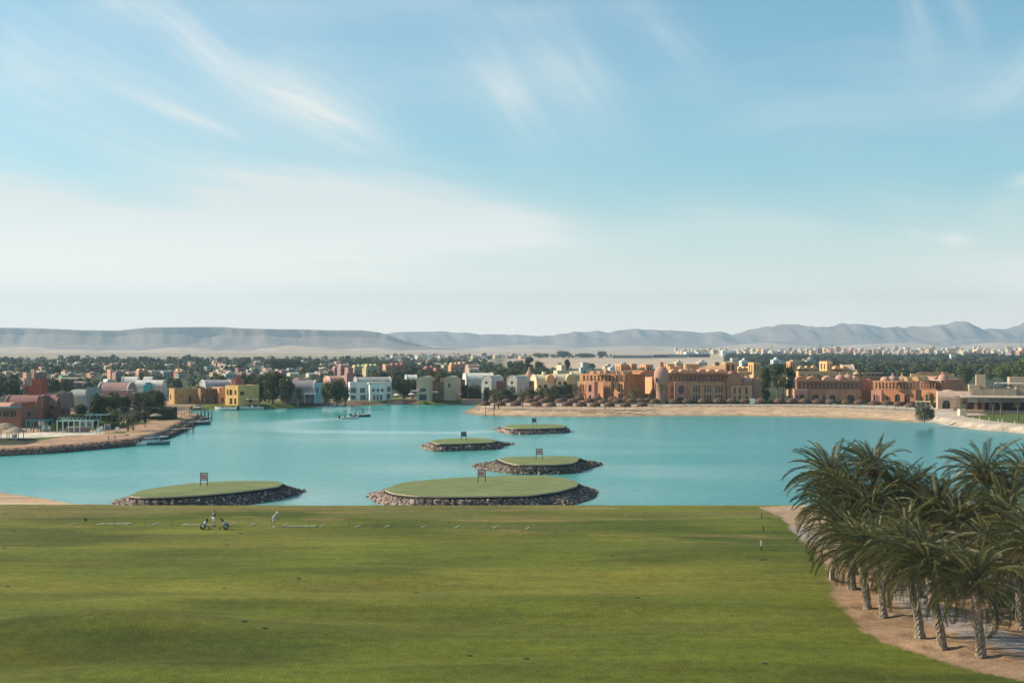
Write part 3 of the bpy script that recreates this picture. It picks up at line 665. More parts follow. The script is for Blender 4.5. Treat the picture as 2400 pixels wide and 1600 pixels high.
MATG = mat('tee_mat_green', (0.17, 0.19, 0.07), 0.9); MATE = mat('tee_mat_edge', (0.33, 0.31, 0.17), 0.8)
for px_, py_, w_, l_ in [(268, 1227.5, 3.0, 'green tee mat lying left of the golf trolleys'), (466, 1230, 3.2, 'green tee mat lying behind the left trolley'), (706, 1233, 3.2, 'green tee mat lying right of the golfer in white')]:
    p = G_(px_, py_); r = empty('tee_mat', p, R(6)); tag(r, l_, 'mat', 'tee mats on the practice line')
    m = M(); m.box(-w_/2+.05, w_/2-.05, -.68, .68, 0, .05); m.obj('pad', MATG, r)
    m = M(); m.box(-w_/2, w_/2, -.76, -.683, 0, .07); m.box(-w_/2, w_/2, .683, .76, 0, .07); m.box(-w_/2, -w_/2+.047, -.68, .68, 0, .07); m.box(w_/2-.047, w_/2, -.68, .68, 0, .07); m.obj('edging', MATE, r)
# sprinkler covers sunk in the grass
CAPM = mat('dark_cover', (0.012, 0.015, 0.01), 0.8)
sp = [(12, 1205), (32, 1245), (9, 1284), (19, 1374), (426, 1290), (525, 1378), (571, 1455), (620, 1471), (489, 1481), (252, 1477), (563, 1249), (533, 1277), (1493, 1400), (976, 1388), (1101, 1536), (1234, 1543), (1792, 1554), (1434, 1302), (1786, 1312), (110, 1197), (700, 1355), (1300, 1250)]
hm_ = M(); hm_.lathe((0, 0, 0), [(0.19, -.03), (.19, .02), (.15, .035), (.001, .037)], 12)
ho = None
for i, (px_, py_) in enumerate(sp):
    if ho is None: ho = hm_.obj('sprinkler_cover', CAPM); o = ho
    else: o = ho.copy(); COL.objects.link(o)
    o.location = G_(px_, py_); o.scale = (1.0, 0.9, 1)
    tag(o, 'small round dark sprinkler cover in the %s %s part of the lawn' % ('near' if py_ > 1440 else ('middle' if py_ > 1300 else 'far'), 'left' if px_ < 300 else ('centre left' if px_ < 800 else ('centre' if px_ < 1350 else 'right'))), 'cover', 'sprinkler covers in the lawn')
# marker stakes at the right
for px_, py_, pt_, c_, l_ in [(1785, 1215, 1203, 0, 'short dark marker stake nearest the water on the right of the lawn'), (1789, 1246, 1231, 0, 'short dark marker stake in the middle of the right side of the lawn'), (1784, 1288, 1266, 1, 'marker stake with a white top half on the right of the lawn')]:
    p = G_(px_, py_); h = (py_-pt_)*p.y/F; r = empty('marker_stake', p); tag(r, l_, 'stake', 'marker stakes at the right of the lawn')
    m = M(); m.box(-.045, .045, -.045, .045, -.1, h*(0.42 if c_ else 1)); m.obj('post', STAKE, r)
    if c_: m = M(); m.box(-.075, .075, -.05, .05, h*.42+.002, h); m.obj('white_top', WHITE, r)
for px_, py_, l_ in [(1802, 1214, 'dark flat strip painting the shadow right of the first marker stake'), (1817, 1248, 'dark flat strip painting the shadow right of the second marker stake'), (1813, 1289, 'dark flat strip painting the shadow right of the white topped stake'), (1790, 1311, 'dark flat strip painting a shadow below the white topped stake')]:
    p = G_(px_, py_); m = M(); m.box(-.3, .3, -.05, .05, 0, .05); o = m.obj('stake_shadow', STAKE, loc=p); o.rotation_euler = (0, 0, R(-14)); tag(o, l_, 'edging', 'painted stake shadows on the right of the lawn')  # thin dark strips paint the stakes' cast shadows on the grass
CONC = mat('grey_concrete', (0.33, 0.31, 0.29), 0.85, .15, 3)
p = G_(1950, 1357); r = empty('concrete_post', p, R(12)); tag(r, 'upright grey concrete post at the corner of the lawn by the palms', 'post')
m = M(); m.box(-.2, .2, -.12, .12, 0, .72); m.obj('shaft', CONC, r); m = M(); m.box(-.24, .24, -.16, .16, .722, .78); m.obj('cap', CONC, r)
for px_, l_ in [(1955.5, 'round pale stone against the concrete post'), (1965, 'round pale stone second from the concrete post')]:
    o = bpy.data.objects.new('boulder', RME[3][1]); COL.objects.link(o); o.location = G_(px_, 1359)+Vector((0, 0, .1)); o.scale = (.15, .15, .16); tag(o, l_, 'stone', 'round stones by the concrete post')

# ---- golf trolleys
TYRE = mat('black_tyre', (0.015, 0.015, 0.017), 0.7); CHROME = mat('grey_metal', (0.10, 0.10, 0.11), 0.5, .1); BAGB = mat('pale_blue_bag', (0.42, 0.5, 0.52), 0.7); BAGD = mat('dark_bag_top', (0.03, 0.035, 0.04), .7); CREAM = mat('cream_grip', (.75, .70, .42), .5)
def trolley(px_, py_, lean, label, third):
    p = G_(px_, py_); r = empty('golf_trolley', p, R(8 if lean > 0 else -172)); tag(r, label, 'golf trolley', 'golf trolleys on the tee')
    for y in (-.33, .33):
        w = M(); n = 16
        pts = [(.30*math.cos(2*PI*k/n)*.88, y, .30+.30*math.sin(2*PI*k/n)*.88) for k in range(n+1)]
        w.tube(pts, .045, 6, cap=False); wo = w.obj('wheel', TYRE, r, smooth=True)
        h = M(); h.tube([(0, y-.03, .30), (0, y+.03, .30)], .06, 8)
        for k in range(5): a = 2*PI*k/5; h.beam((0, y, .30), (.25*math.cos(a), y, .30+.25*math.sin(a)), .03)
        h.obj('hub', CHROME, wo)
    f = M(); f.beam((0, -.3, .3), (0, .3, .3), .04); f.beam((0, 0, .3), (.52, 0, 1.02), .04); f.beam((0, -.0, .28), (.62, 0, .16), .035); f.obj('frame', CHROME, r)
    h = M(); h.beam((.52, 0, 1.02), (.80, 0, 1.28), .05); h.beam((.80, -.13, 1.28), (.80, .13, 1.28), .05); h.obj('handle', CREAM if lean > 0 else CHROME, r)
    b = M(); b.tube([(.03, 0, .26), (.10, 0, .42), (.34, 0, .86)], [.15, .16, .15], 10); b.obj('golf_bag', BAGB, r, smooth=False)
    t = M(); t.tube([(.342, 0, .862), (.40, 0, .97)], [.165, .16], 10)
    for k in range(7): a = k*.9; t.tube([(.38, 0, .93), (.40+.08*math.cos(a)+.06, .09*math.sin(a), 1.10+.04*(k % 3))], [.012, .028], 5)
    t.obj('club_heads', BAGD, r)
    w = M(); n = 12; w.tube([(.64+.11*math.cos(2*PI*k/n), 0, .13+.11*math.sin(2*PI*k/n)) for k in range(n+1)], .028, 5, cap=False); w.obj('front_wheel', TYRE, r, smooth=True)
trolley(476, 1240, 1, 'golf trolley with pale bag and cream handle, left of the standing golfer', True)
trolley(530, 1240, -1, 'golf trolley with its handle pointing left, right of the standing golfer', False)

# ================================================================== PEOPLE
def skin(name, verts, edges, rad, m, parent, sub=1, root=0):
    me = bpy.data.meshes.new(name); me.from_pydata([tuple(v) for v in verts], edges, []); me.materials.append(m)
    o = bpy.data.objects.new(name, me); COL.objects.link(o)
    md = o.modifiers.new('skin', 'SKIN'); md.use_smooth_shade = True
    if not me.skin_vertices: me.skin_vertices.new()
    sv = me.skin_vertices[0].data
    for i, r_ in enumerate(rad): sv[i].radius = (r_, r_) if not isinstance(r_, tuple) else r_
    sv[root].use_root = True
    s = o.modifiers.new('sub', 'SUBSURF'); s.levels = sub; s.render_levels = sub
    if parent: o.parent = parent
    return o
SKINM = mat('skin', (0.42, 0.25, 0.17), .6, .08)
def person(label, loc, rz, J, shirt, shorts, cap, long_shorts=.6, hat=True, hair=None):
    """J: joint positions in the person's own frame, facing -y"""
    r = empty('person', loc, rz); tag(r, label, 'person')
    J = {k: Vector(v) for k, v in J.items()}
    names = ['pelvis', 'waist', 'chest', 'neck', 'chin', 'head', 'crown']
    V_ = [J[n] for n in names]; Rd = [.115, .11, .13, .05, .075, .1, .06]; E_ = [(i, i+1) for i in range(6)]
    def add(par, p, rr): V_.append(Vector(p)); Rd.append(rr); E_.append((par, len(V_)-1)); return len(V_)-1
    for s in 'LR':
        a = add(2, J['sh'+s], .06); b_ = add(a, J['el'+s], .043); c = add(b_, J['ha'+s], .03)
        d = (J['ha'+s]-J['el'+s]).normalized(); side = Vector((1 if s == 'L' else -1, 0, 0)); across = d.cross(Vector((0, 1, 0.01))).normalized()
        pl = add(c, J['ha'+s]+d*.06, .034)
        for q, ln in ((-1.5, .06), (-.5, .075), (.5, .08), (1.5, .07)):
            f1 = add(pl, J['ha'+s]+d*(.06+ln*.55)+across*q*.019, .0095); add(f1, J['ha'+s]+d*(.06+ln)+across*q*.02+Vector((0, .012, 0)), .008)
        add(c, J['ha'+s]+d*.045+across*.045, .01)
        h = add(0, J['hip'+s], .085); k = add(h, J['kn'+s], .058); n_ = add(k, J['an'+s], .037)
        he = add(n_, J['an'+s]+Vector((0, .0, -.05)), .036); add(he, J['an'+s]+Vector((0, -.17, -.065)), .03)
    skin('body', V_, E_, Rd, SKINM, r, 2)
    # shirt
    sv = [J['pelvis']+Vector((0, 0, .03)), J['waist'], J['chest'], J['neck']-Vector((0, 0, .03))]; se = [(0, 1), (1, 2), (2, 3)]; sr = [(.17, .13), (.165, .125), (.18, .14), .08]
    for s in 'LR':
        i = len(sv); sv += [J['sh'+s]*1.0, J['sh'+s].lerp(J['el'+s], .62)]; se += [(2, i), (i, i+1)]; sr += [.085, .066]
    skin('shirt', sv, se, sr, shirt, r, 2)
    sv = [J['pelvis']+Vector((0, 0, .04))]; se = []; sr = [(.17, .13)]
    for s in 'LR':
        i = len(sv); sv += [J['hip'+s], J['hip'+s].lerp(J['kn'+s], long_shorts+.25)]; se += [(0, i), (i, i+1)]; sr += [.112, .088]
    skin('shorts', sv, se, sr, shorts, r, 2)
    up = (J['crown']-J['chin']).normalized(); c = J['head']
    m = M(); m.lathe((0, 0, 0), [(.112, -.01), (.115, .04), (.09, .10), (.04, .125), (.001, .13)], 12)
    m.box(-.07, .07, -.21, -.09, -.01, .005)
    if not hat: m = M(); m.lathe((0, .015, 0), [(.085, -.11), (.112, -.03), (.115, .05), (.09, .10), (.04, .125), (.001, .13)], 12)
    o = m.obj('cap' if hat else 'hair', cap, r, smooth=True); o.location = c+up*.012; o.rotation_euler = up.to_track_quat('Z', 'Y').to_euler() if up.z < .97 else (0, 0, 0)
    for s in 'LR':
        m = M(); a = J['an'+s]; m.box(a.x-.048, a.x+.048, a.y-.20, a.y+.075, a.z-.085, a.z-.02); m.obj('shoe', WHITE if hat else mat('dark_shoe', (.05, .05, .05)), r)
    f = M(); q = c+Vector((0, -.105, -.02)); f.tri(q+Vector((-.012, 0, -.01)), q+Vector((.012, 0, -.01)), q+Vector((0, -.022, -.012))); f.tri(q+Vector((-.012, 0, -.01)), q+Vector((0, -.022, -.012)), q+Vector((0, 0, .03))); f.tri(q+Vector((.012, 0, -.01)), q+Vector((0, 0, .03)), q+Vector((0, -.022, -.012))); f.obj('nose', SKINM, r)
    for s in (-1, 1): e = M(); e.lathe((c.x+s*.036, c.y-.094, c.z+.012), [(.001, -.01), (.012, 0), (.001, .01)], 6); e.obj('eye', BAGD, r)
    return r
stand = dict(pelvis=(0, 0, .93), waist=(0, 0, 1.08), chest=(0, .0, 1.32), neck=(0, .0, 1.48), chin=(0, -.01, 1.55), head=(0, -.01, 1.66), crown=(0, 0, 1.74),
             shL=(.19, 0, 1.42), elL=(.24, -.03, 1.14), haL=(.08, -.22, 1.16), shR=(-.19, 0, 1.42), elR=(-.24, -.03, 1.14), haR=(-.05, -.24, 1.12),
             hipL=(.10, 0, .9), knL=(.13, -.02, .49), anL=(.15, .02, .09), hipR=(-.10, 0, .9), knR=(-.12, -.02, .49), anR=(-.14, .02, .09))
person('person in dark grey shirt and white shorts standing with folded arms between two golf trolleys', G_(501, 1233), R(150), stand, mat('slate_shirt', (.09, .105, .12), .8), mat('pale_shorts', (.6, .62, .6), .8), mat('tan_hair', (.30, .24, .15), .8), hat=False)
swing = dict(pelvis=(0, .08, .90), waist=(0, .02, 1.05), chest=(0, -.12, 1.26), neck=(0, -.25, 1.38), chin=(0, -.32, 1.42), head=(0, -.37, 1.50), crown=(0, -.38, 1.59),
             shL=(.17, -.19, 1.31), elL=(.12, -.36, 1.08), haL=(.03, -.46, .84), shR=(-.17, -.19, 1.31), elR=(-.12, -.36, 1.08), haR=(-.03, -.46, .80),
             hipL=(.11, .06, .88), knL=(.16, -.04, .49), anL=(.17, .03, .09), hipR=(-.11, .06, .88), knR=(-.16, -.04, .49), anR=(-.17, .03, .09))
person('person in white shirt and white shorts bending over to address a golf ball', G_(642, 1234), R(75), swing, mat('white_shirt', (.75, .74, .68), .8), mat('cream_shorts', (.62, .62, .55), .8), WHITE)
p = G_(642, 1234); m = M(); rm = Matrix.Rotation(R(75), 4, 'Z')
a_ = rm @ Vector((0, -.47, .86)); b_ = rm @ Vector((.05, -.95, .04)); m.tube([a_, a_.lerp(b_, .3), b_], [.013, .008, .006], 6); m.beam(b_, b_+(rm @ Vector((.09, -.03, 0))), .035); o = m.obj('golf_club', CHROME, loc=p); tag(o, 'thin golf club held low by the person in white', 'golf club')
rn = M()
for a_, b_ in zip(tops[:-1], tops[1:]):
    rn.tube([a_, (a_+b_)/2-Vector((0, 0, .05)), b_], .006, 4)
tag(rn.obj('rope', ROPEM), 'thin rope strung between the stakes along the tee line', 'rope')

# ================================================================== BOATS
HULLW = mat('white_hull', (.66, .68, .66), .35, .08); HULLD = mat('dark_hull', (.025, .09, .10), .35, .1); HULLT = mat('teal_hull', (.10, .22, .24), .35, .1); SEAT = mat('cream_seat', (.6, .56, .48), .7); ENG = mat('black_engine', (.02, .02, .022), .4); CANV = mat('canopy_cloth', (.05, .12, .12), .8); BEIGE = mat('beige_canvas', (.55, .5, .44), .8)
def boat(label, loc, rz, L, hull, canopy=None, people=0, cover=None, screen=True, strip=None):
    """bow towards +x"""
    r = empty('boat', loc, rz); tag(r, label, 'boat', None); W = L*.17; H = L*.09
    secs = []; n = 9
    for i in range(n):
        t = i/(n-1); x = -L/2+L*t; w = W*(1 if t < .55 else max(.03, 1-((t-.55)/.45)**2)); z1 = H*(1+.45*t*t); z0 = -H*.5+H*.9*max(0, t-.6)
        secs.append([(x, -w, z1), (x, -w*.92, z1*.35), (x, -w*.45, z0), (x, 0, z0-H*.12), (x, w*.45, z0), (x, w*.92, z1*.35), (x, w, z1)])
    m = M(); 
    for s in secs: m.v += s
    for i in range(n-1):
        for k in range(6): m.f.append((i*7+k, i*7+k+1, (i+1)*7+k+1, (i+1)*7+k)); m.m.append(0)
    m.f.append(tuple(range(7))); m.m.append(0)
    m.obj('hull', hull, r, smooth=False)
    d = M()
    for i in range(n-1):
        a, b_ = secs[i], secs[i+1]; low = H*.35 if i < 5 else 0
        d.quad((a[0][0], a[0][1]*.97, a[0][2]-low-.01), (b_[0][0], b_[0][1]*.97, b_[0][2]-(H*.35 if i+1 < 5 else 0)-.01), (b_[6][0], b_[6][1]*.97, b_[6][2]-(H*.35 if i+1 < 5 else 0)-.01), (a[6][0], a[6][1]*.97, a[6][2]-low-.01))
    d.obj('deck', HULLW if hull is HULLW else SEAT, r)
    g = M(); g.tube([s[0] for s in secs]+[s[6] for s in reversed(secs)], L*.012, 5); g.obj('gunwale', strip or HULLW, r)
    e = M(); e.box(-L/2-L*.09, -L/2-.02, -W*.22, W*.22, H*.4, H*1.9); e.box(-L/2-L*.06, -L/2-.04, -W*.1, W*.1, -H*.6, H*.4); e.obj('outboard_engine', ENG, r)
    for x in (-.28, -.06, .12): s = M(); s.box(L*x-L*.04, L*x+L*.04, -W*.6, W*.6, H*.62, H*1.05); s.box(L*x-L*.05, L*x-L*.04-.01, -W*.6, W*.6, H*.62, H*1.6); s.obj('seat', SEAT, r)
    if screen: s = M(); s.quad((L*.2, -W*.7, H*1.15), (L*.2, W*.7, H*1.15), (L*.13, W*.62, H*2.1), (L*.13, -W*.62, H*2.1)); s.obj('windscreen', GLASS_SHADE, r)
    if canopy:
        c = M(); c.box(-L*.30, L*.08, -W*.85, W*.85, H*4.2, H*4.35); c.obj('canopy', canopy, r)
        c = M()
        for x in (-.27, .05):
            for y in (-.8, .8): c.tube([(L*x, W*y, H*.9), (L*x, W*y, H*4.2)], .025, 5)
        c.obj('canopy_frame', CHROME, r)
    if cover: c = M(); c.lathe((0, 0, 0), [(1, 0), (.8, .5), (.4, .85), (.001, 1)], 14); o = c.obj('cover', cover, r); o.scale = (L*.42, W*.96, H*.9); o.location = (-L*.05, 0, H*1.0)
    return r
sit = dict(pelvis=(0, 0, .1), waist=(0, 0, .25), chest=(0, 0, .48), neck=(0, -.02, .63), chin=(0, -.03, .70), head=(0, -.03, .80), crown=(0, -.02, .88),
           shL=(.18, 0, .57), elL=(.22, -.12, .32), haL=(.12, -.32, .28), shR=(-.18, 0, .57), elR=(-.22, -.12, .32), haR=(-.12, -.32, .28),
           hipL=(.1, -.02, .08), knL=(.12, -.42, .1), anL=(.12, -.42, -.30), hipR=(-.1, -.02, .08), knR=(-.12, -.42, .1), anR=(-.12, -.42, -.30))
DKS = mat('navy_shirt', (.02, .025, .04), .8); DKS2 = mat('black_shorts', (.015, .015, .02), .8); HAIR = mat('dark_hair', (.02, .016, .012), .8)
p1 = P(819, 981, 0); boat('small white open boat with an outboard, left one of the pair crossing the lagoon', p1, R(14), 5.2, HULLW, None)
p2 = P(846, 976, 0); boat('dark hulled boat with a flat canopy, right one of the pair crossing the lagoon', p2, R(16), 5.6, HULLD, CANV)
for (bx, by, dx, l_) in ((p1, .62, -1.5, 'person in dark clothes at the stern of the white open boat'), (p1, .6, .55, 'person in dark clothes seated at the bow of the white open boat'), (p1, .62, 1.35, 'person in dark clothes seated foremost in the white open boat'),
                         (p2, .64, -1.6, 'person in dark clothes at the stern of the canopied boat'), (p2, .62, -.4, 'person in dark clothes seated mid canopied boat')):
    o = person(l_, bx+Vector((dx*.97, dx*.27, by-.1)), R(104), sit, DKS, DKS2, HAIR, hat=False)
q = person('person in dark clothes standing at the bow under the canopy of the dark boat', p2+Vector((.55, .15, .42)), R(104), stand, DKS, DKS2, HAIR, hat=False); q.scale = (.95, .95, .9)
boat('teal and white speedboat moored below the left bank, bow pointing right', P(362, 1041.5, 0), R(3), 6.4, HULLT, None, cover=mat('teal_cover', (.05, .17, .19), .8))
boat('white cluttered boat with cream seats moored below the left bank, left of the teal speedboat', P(316, 1044, 0), R(6), 4.8, HULLW, None)
boat('dark covered speedboat moored behind the teal one at the left bank', P(348, 1034, 0), R(-2), 8.5, HULLD, None, cover=mat('dark_cover_cloth', (.06, .07, .09), .8))
boat('white motorboat moored at the far bank below the brown arched villa', P(530, 961, 0), R(170), 7.5, HULLW, None)
boat('white speedboat with raised bow moored at the far bank below the yellow villa', P(584, 960, 0), R(-160), 9.0, HULLW, BEIGE)
boat('white rowing boat pulled against the far bank left of the twin boats', P(791, 952, 0), R(178), 5.2, HULLW, None, screen=False)
boat('beige dinghy lying on the sand left of the far bank lawn', P(464, 957, .5), R(40), 4.0, mat('beige_hull', (.5, .38, .25), .6), None, screen=False)

# ================================================================== JETTIES AND SHORE TIMBER
JT = mat('weathered_timber', (.10, .085, .07), .85, .3, 3); JL = mat('bleached_planks', (.42, .38, .32), .8, .2, 3)
def jetty(label, p0, p1, posts, h=0.75, w=1.5, extra=1.4):
    a, b_ = Vector((p0.x, p0.y, 0)), Vector((p1.x, p1.y, 0)); d = (b_-a); L = d.length; r = empty('jetty', a, math.atan2(d.y, d.x)); tag(r, label, 'jetty')
    n = int(L/.42)
    pm = M(); pm.box(0, .38, -w/2, w/2, h-.05, h); proto = pm.obj('plank', JL, r)
    for i in range(1, n): o = proto.copy(); COL.objects.link(o); o.parent = r; o.location = (i*.42, random.uniform(-.04, .04), random.uniform(-.01, .01))
    m = M(); m.box(0, L, -w/2+.1, -w/2+.22, h-.22, h-.052); m.box(0, L, w/2-.22, w/2-.1, h-.22, h-.052); m.obj('beam', JT, r)
    for i in range(posts):
        x = L*(i+.6)/posts
        for y in (-w/2-.09, w/2+.09): m = M(); m.tube([(x, y, -2), (x, y, h+extra*(.5+.5*((i*7+int(y > 0)*3) % 3)/2))], .13, 7); m.obj('post', JT, r)
jetty('timber jetty with upright posts on the left bank, nearer the camera', P(405, 1014, 0), P(453, 1011, 0), 3, .9, 1.6, 2.4)
jetty('timber jetty with tall thin posts on the left headland, farther from the camera', P(462, 984, 0), P(496, 984.5, 0), 4, .8, 1.6, 2.8)
jetty('timber landing under the thatched shelter in the inlet', P(424, 976, 0), P(452, 976.5, 0), 4, .8, 2.4, .6)
m = M(); q = P(470, 995, 0)
tag((lambda r: r)(boat('long thin blue skiff drawn up at the left headland', P(462, 994, .1), R(4), 7.0, mat('blue_hull', (.10, .15, .22), .5), None, screen=False)))
# swing frame on the spit
p = P(1148, 973, .2); r = empty('swing_frame', p, R(-5)); tag(r, 'wooden A frame swing standing at the water edge of the beach spit', 'swing')
for x in (-1.2, 1.2):
    for y in (-.55, .55): m = M(); m.beam((x, y, -.3), (x, 0, 2.0), .12); m.obj('leg', WOOD, r)
m = M(); m.beam((-1.4, 0, 2.05), (1.4, 0, 2.05), .13); m.obj('crossbar', WOOD, r)
# ================================================================== FOREGROUND DATE PALMS
FROND = mat('date_palm_leaf', (0.036, 0.052, 0.012), 0.42, 0.3, 1.1, rgb2=(0.185, 0.185, 0.065), trans=0.16, rand=0.3, spec=0.4)  # the paler noise tone paints sunlit highlights into the fronds
FROND2 = mat('palm_leaf_dry', (0.20, 0.15, 0.075), 0.7, 0.3, 1.2, trans=0.15, rand=0.2)
BARK = mat('palm_bark', (0.11, 0.08, 0.055), 0.95, 0.5, 5.0, rgb2=(0.40, 0.33, 0.25), bump=0.03, bscale=14)
BOOT = mat('palm_boots', (0.15, 0.10, 0.05), 0.9, 0.3, 4.0)
DATES = mat('orange_dates', (0.30, 0.12, 0.03), 0.7, .2)
def frond_mesh(seed, L, droop, name='frond', n=58, lw=.017, ll=.54):
    rg = random.Random(seed); m = M(); pts = []; p = Vector((0, 0, 0)); ang = 0.0; seg = 14
    for i in range(seg+1):
        pts.append(p.copy()); t = i/seg; ang = -droop*t**1.4; p = p+Vector((math.cos(ang), 0.0, math.sin(ang)))*L/seg
    for i in range(seg):
        w0 = .030*(1-i/seg)+.006; w1 = .030*(1-(i+1)/seg)+.006; a, b_ = pts[i], pts[i+1]
        m.quad(a+Vector((0, -w0, 0)), b_+Vector((0, -w1, 0)), b_+Vector((0, w1, 0)), a+Vector((0, w0, 0)), 0)
    twist = rg.uniform(-.3, .3)
    for i in range(n):
        t = .14+.86*i/(n-1); k = min(seg-1, int(t*seg)); f = t*seg-k; b0 = pts[k].lerp(pts[k+1], min(f, 1)); tg = (pts[k+1]-pts[k]).normalized(); up = Vector((-tg.z, 0, tg.x))
        ln = ll*(math.sin(PI*(.12+.80*t))**.7)*rg.uniform(.82, 1.12)
        for s in (-1, 1):
            sw = rg.uniform(.62, .85)      # swept forward
            v = Vector((0, s, 0)); dirn = (v*(1-sw*.6)+tg*sw+up*(.30+rg.uniform(-.25, .2)-twist*s)).normalized()
            mid = b0+dirn*ln*.5; tip = b0+dirn*ln+Vector((0, 0, -ln*rg.uniform(.10, .34)))
            wv = (dirn.cross(v+Vector((0, 0, .6)))).normalized()*lw
            n0 = len(m.v); m.v += [tuple(b0), tuple(mid-wv), tuple(tip), tuple(mid+wv)]; m.f.append((n0, n0+1, n0+2, n0+3)); m.m.append(0)
    me = bpy.data.meshes.new(name); me.from_pydata(m.v, [], m.f); me.materials.append(FROND); me.update(); return me
UPM = [frond_mesh(i, 3.7, .7+.12*i) for i in range(4)]; MDM = [frond_mesh(10+i, 3.9+.1*i, 1.1+.14*i) for i in range(5)]; DNM = [frond_mesh(20+i, 3.7, 1.45+.12*i) for i in range(4)]
DRM = []
for i in range(2): q = frond_mesh(30+i, 3.2, 1.1); q.materials[0] = FROND2; DRM.append(q)
def trunk_mesh(pts, r0, r1, name, parent, material, rows_per_m=7, n=18):
    m = M(); L = sum((pts[i+1]-pts[i]).length for i in range(len(pts)-1)); N = max(8, int(L*rows_per_m)); P_ = []; Rr = []
    for i in range(N+1):
        t = i/N*(len(pts)-1); k = min(len(pts)-2, int(t)); P_.append(pts[k].lerp(pts[k+1], t-k))
    for i in range(N+1):
        t = i/N; r = r0*(1-t)+r1*t; r = r*(1+.35*max(0, 1-t*9)) ; r = r*(1+.28*sm(np.array(t), .86, 1.0).item())
        for k in range(n):
            a = 2*PI*(k+(.5 if i % 2 else 0))/n
            rr = r*(1+(.055 if (k+i) % 2 else -.04)+random.uniform(-.09, .09))
            m.v.append((P_[i].x+rr*math.cos(a), P_[i].y+rr*math.sin(a), P_[i].z+random.uniform(-.02, .02)))
    for i in range(N):
        for k in range(n): m.f.append((i*n+k, i*n+(k+1) % n, (i+1)*n+(k+1) % n, (i+1)*n+k)); m.m.append(0)
    m.f.append(tuple(N*n+k for k in range(n))); m.m.append(0)
    return m.obj(name, material, parent)
plabel = ['leftmost trunk of the near palm row, short and shaggy', 'second trunk of the near row, leaning slightly left', 'third trunk of the near row, dark beside the road', 'sturdy pale trunk left of the road, fronds hanging low', 'tall leaning trunk in a round sand hollow beside the road',
          'thick dark trunk right of the road, nearest the camera', 'palm at the right picture edge with a long hanging crown', 'tallest crown at the left of the grove, standing out against the lagoon', 'broad dark crown second from the left at the top of the grove', 'middle crown at the top of the grove',
          'high crown on the right of the grove with orange date stalks', 'high crown cut by the right picture edge', 'crown low in the left half of the grove behind the near row', 'crown in the middle of the grove behind the sturdy trunk', 'crown right of the middle of the grove',
          'wide bright crown at the right side of the grove', 'crown spreading far left over the lawn', 'low crown at the lower right edge', 'small crown hanging above the road', 'small crown behind the thick dark trunk',
          'crown filling the top of the grove left of the date stalks', 'crown filling the top of the grove near its middle', 'crown filling the right side below the date stalks', 'crown just behind the tallest left crown']
WIND = Vector((-.34, .05, -.02))
for pi, ((bx, by, cx, cy, sz), pl_) in enumerate(zip(PALMS, plabel)):
    rg = random.Random(500+pi); random.seed(900+pi)
    b0 = G_(bx, by); top = PY(cx, b0.y, CZ-(cy-H0)*b0.y/F)
    hb = top.z-b0.z
    r = empty('date_palm', b0); tag(r, 'date palm: '+pl_, 'palm tree', 'date palms beside the lawn')
    tv = top-b0
    mid = tv*.5+Vector((rg.uniform(-.12, .12), 0, 0))
    trunk_mesh([Vector((0, 0, -.3)), tv*.25+Vector((tv.x*-.05, 0, 0)), mid, tv*.8, tv], .30*sz, .27*sz, 'trunk', r, BARK)
    bo = M()
    for i in range(26):          # cut leaf bases below the crown
        a = i*2.4; z = -.9+.034*i; d = Vector((math.cos(a), math.sin(a), .9)).normalized(); q = tv+Vector((math.cos(a)*.25, math.sin(a)*.25, z)); bo.beam(q, q+d*.42, .12, .05)
    bo.obj('leaf_bases', BOOT, r)
    if 'orange' in pl_:
        dm = M()
        for i in range(12 if 'orange' in pl_ else 4):
            a = i*.53+2.6; e = tv+Vector((math.cos(a)*.75, math.sin(a)*.75, .15+.3*rg.random())); dm.tube([tv, e, e+Vector((math.cos(a)*.2, math.sin(a)*.2, -.5))], [.03, .03, .02], 4)
            for k in range(14): q = e+Vector((rg.uniform(-.22, .22), rg.uniform(-.22, .22), rg.uniform(-.75, .1))); dm.beam(q, q+Vector((rg.uniform(-.06, .06), 0, -.3)), .04)
        dm.obj('date_stalks', DATES, r)
    nf = rg.randrange(66, 84); wf = rg.uniform(.5, 1.35); rng_ = rg.choice((92, 100, 106, 116)); sk = Vector((rg.uniform(-.12, .12), rg.uniform(-.12, .12), 0))
    for i in range(nf):
        t = i/nf; az = i*2.399963+rg.uniform(-.15, .15)
        el = R(84-rng_*t**.92)+rg.uniform(-.16, .16)
        d = Vector((math.cos(az)*math.cos(el), math.sin(az)*math.cos(el), math.sin(el)))+WIND*(.55+.5*t)*wf+sk; d.normalize()
        if el < R(-12) and rg.random() < .35: me = rg.choice(DRM)
        elif el > R(48): me = rg.choice(UPM)
        elif el > R(0): me = rg.choice(MDM)
        else: me = rg.choice(DNM)
        o = bpy.data.objects.new('frond', me); COL.objects.link(o); o.parent = r
        xa = d; ya = Vector((0, 0, 1)).cross(xa).normalized(); za = xa.cross(ya).normalized()
        mt = Matrix((xa, ya, za)).transposed()
        mt = mt @ Matrix.Rotation(rg.uniform(-.35, .35), 3, 'X')
        o.rotation_euler = mt.to_euler(); o.location = tv+Vector((math.cos(az)*.14, math.sin(az)*.14, .1-t*.55))
        s = sz*rg.uniform(.82, 1.06)*(.8 if t < .1 else 1); o.scale = (s, s, s)
        if me in DRM: o['label'] = 'dry brown frond'

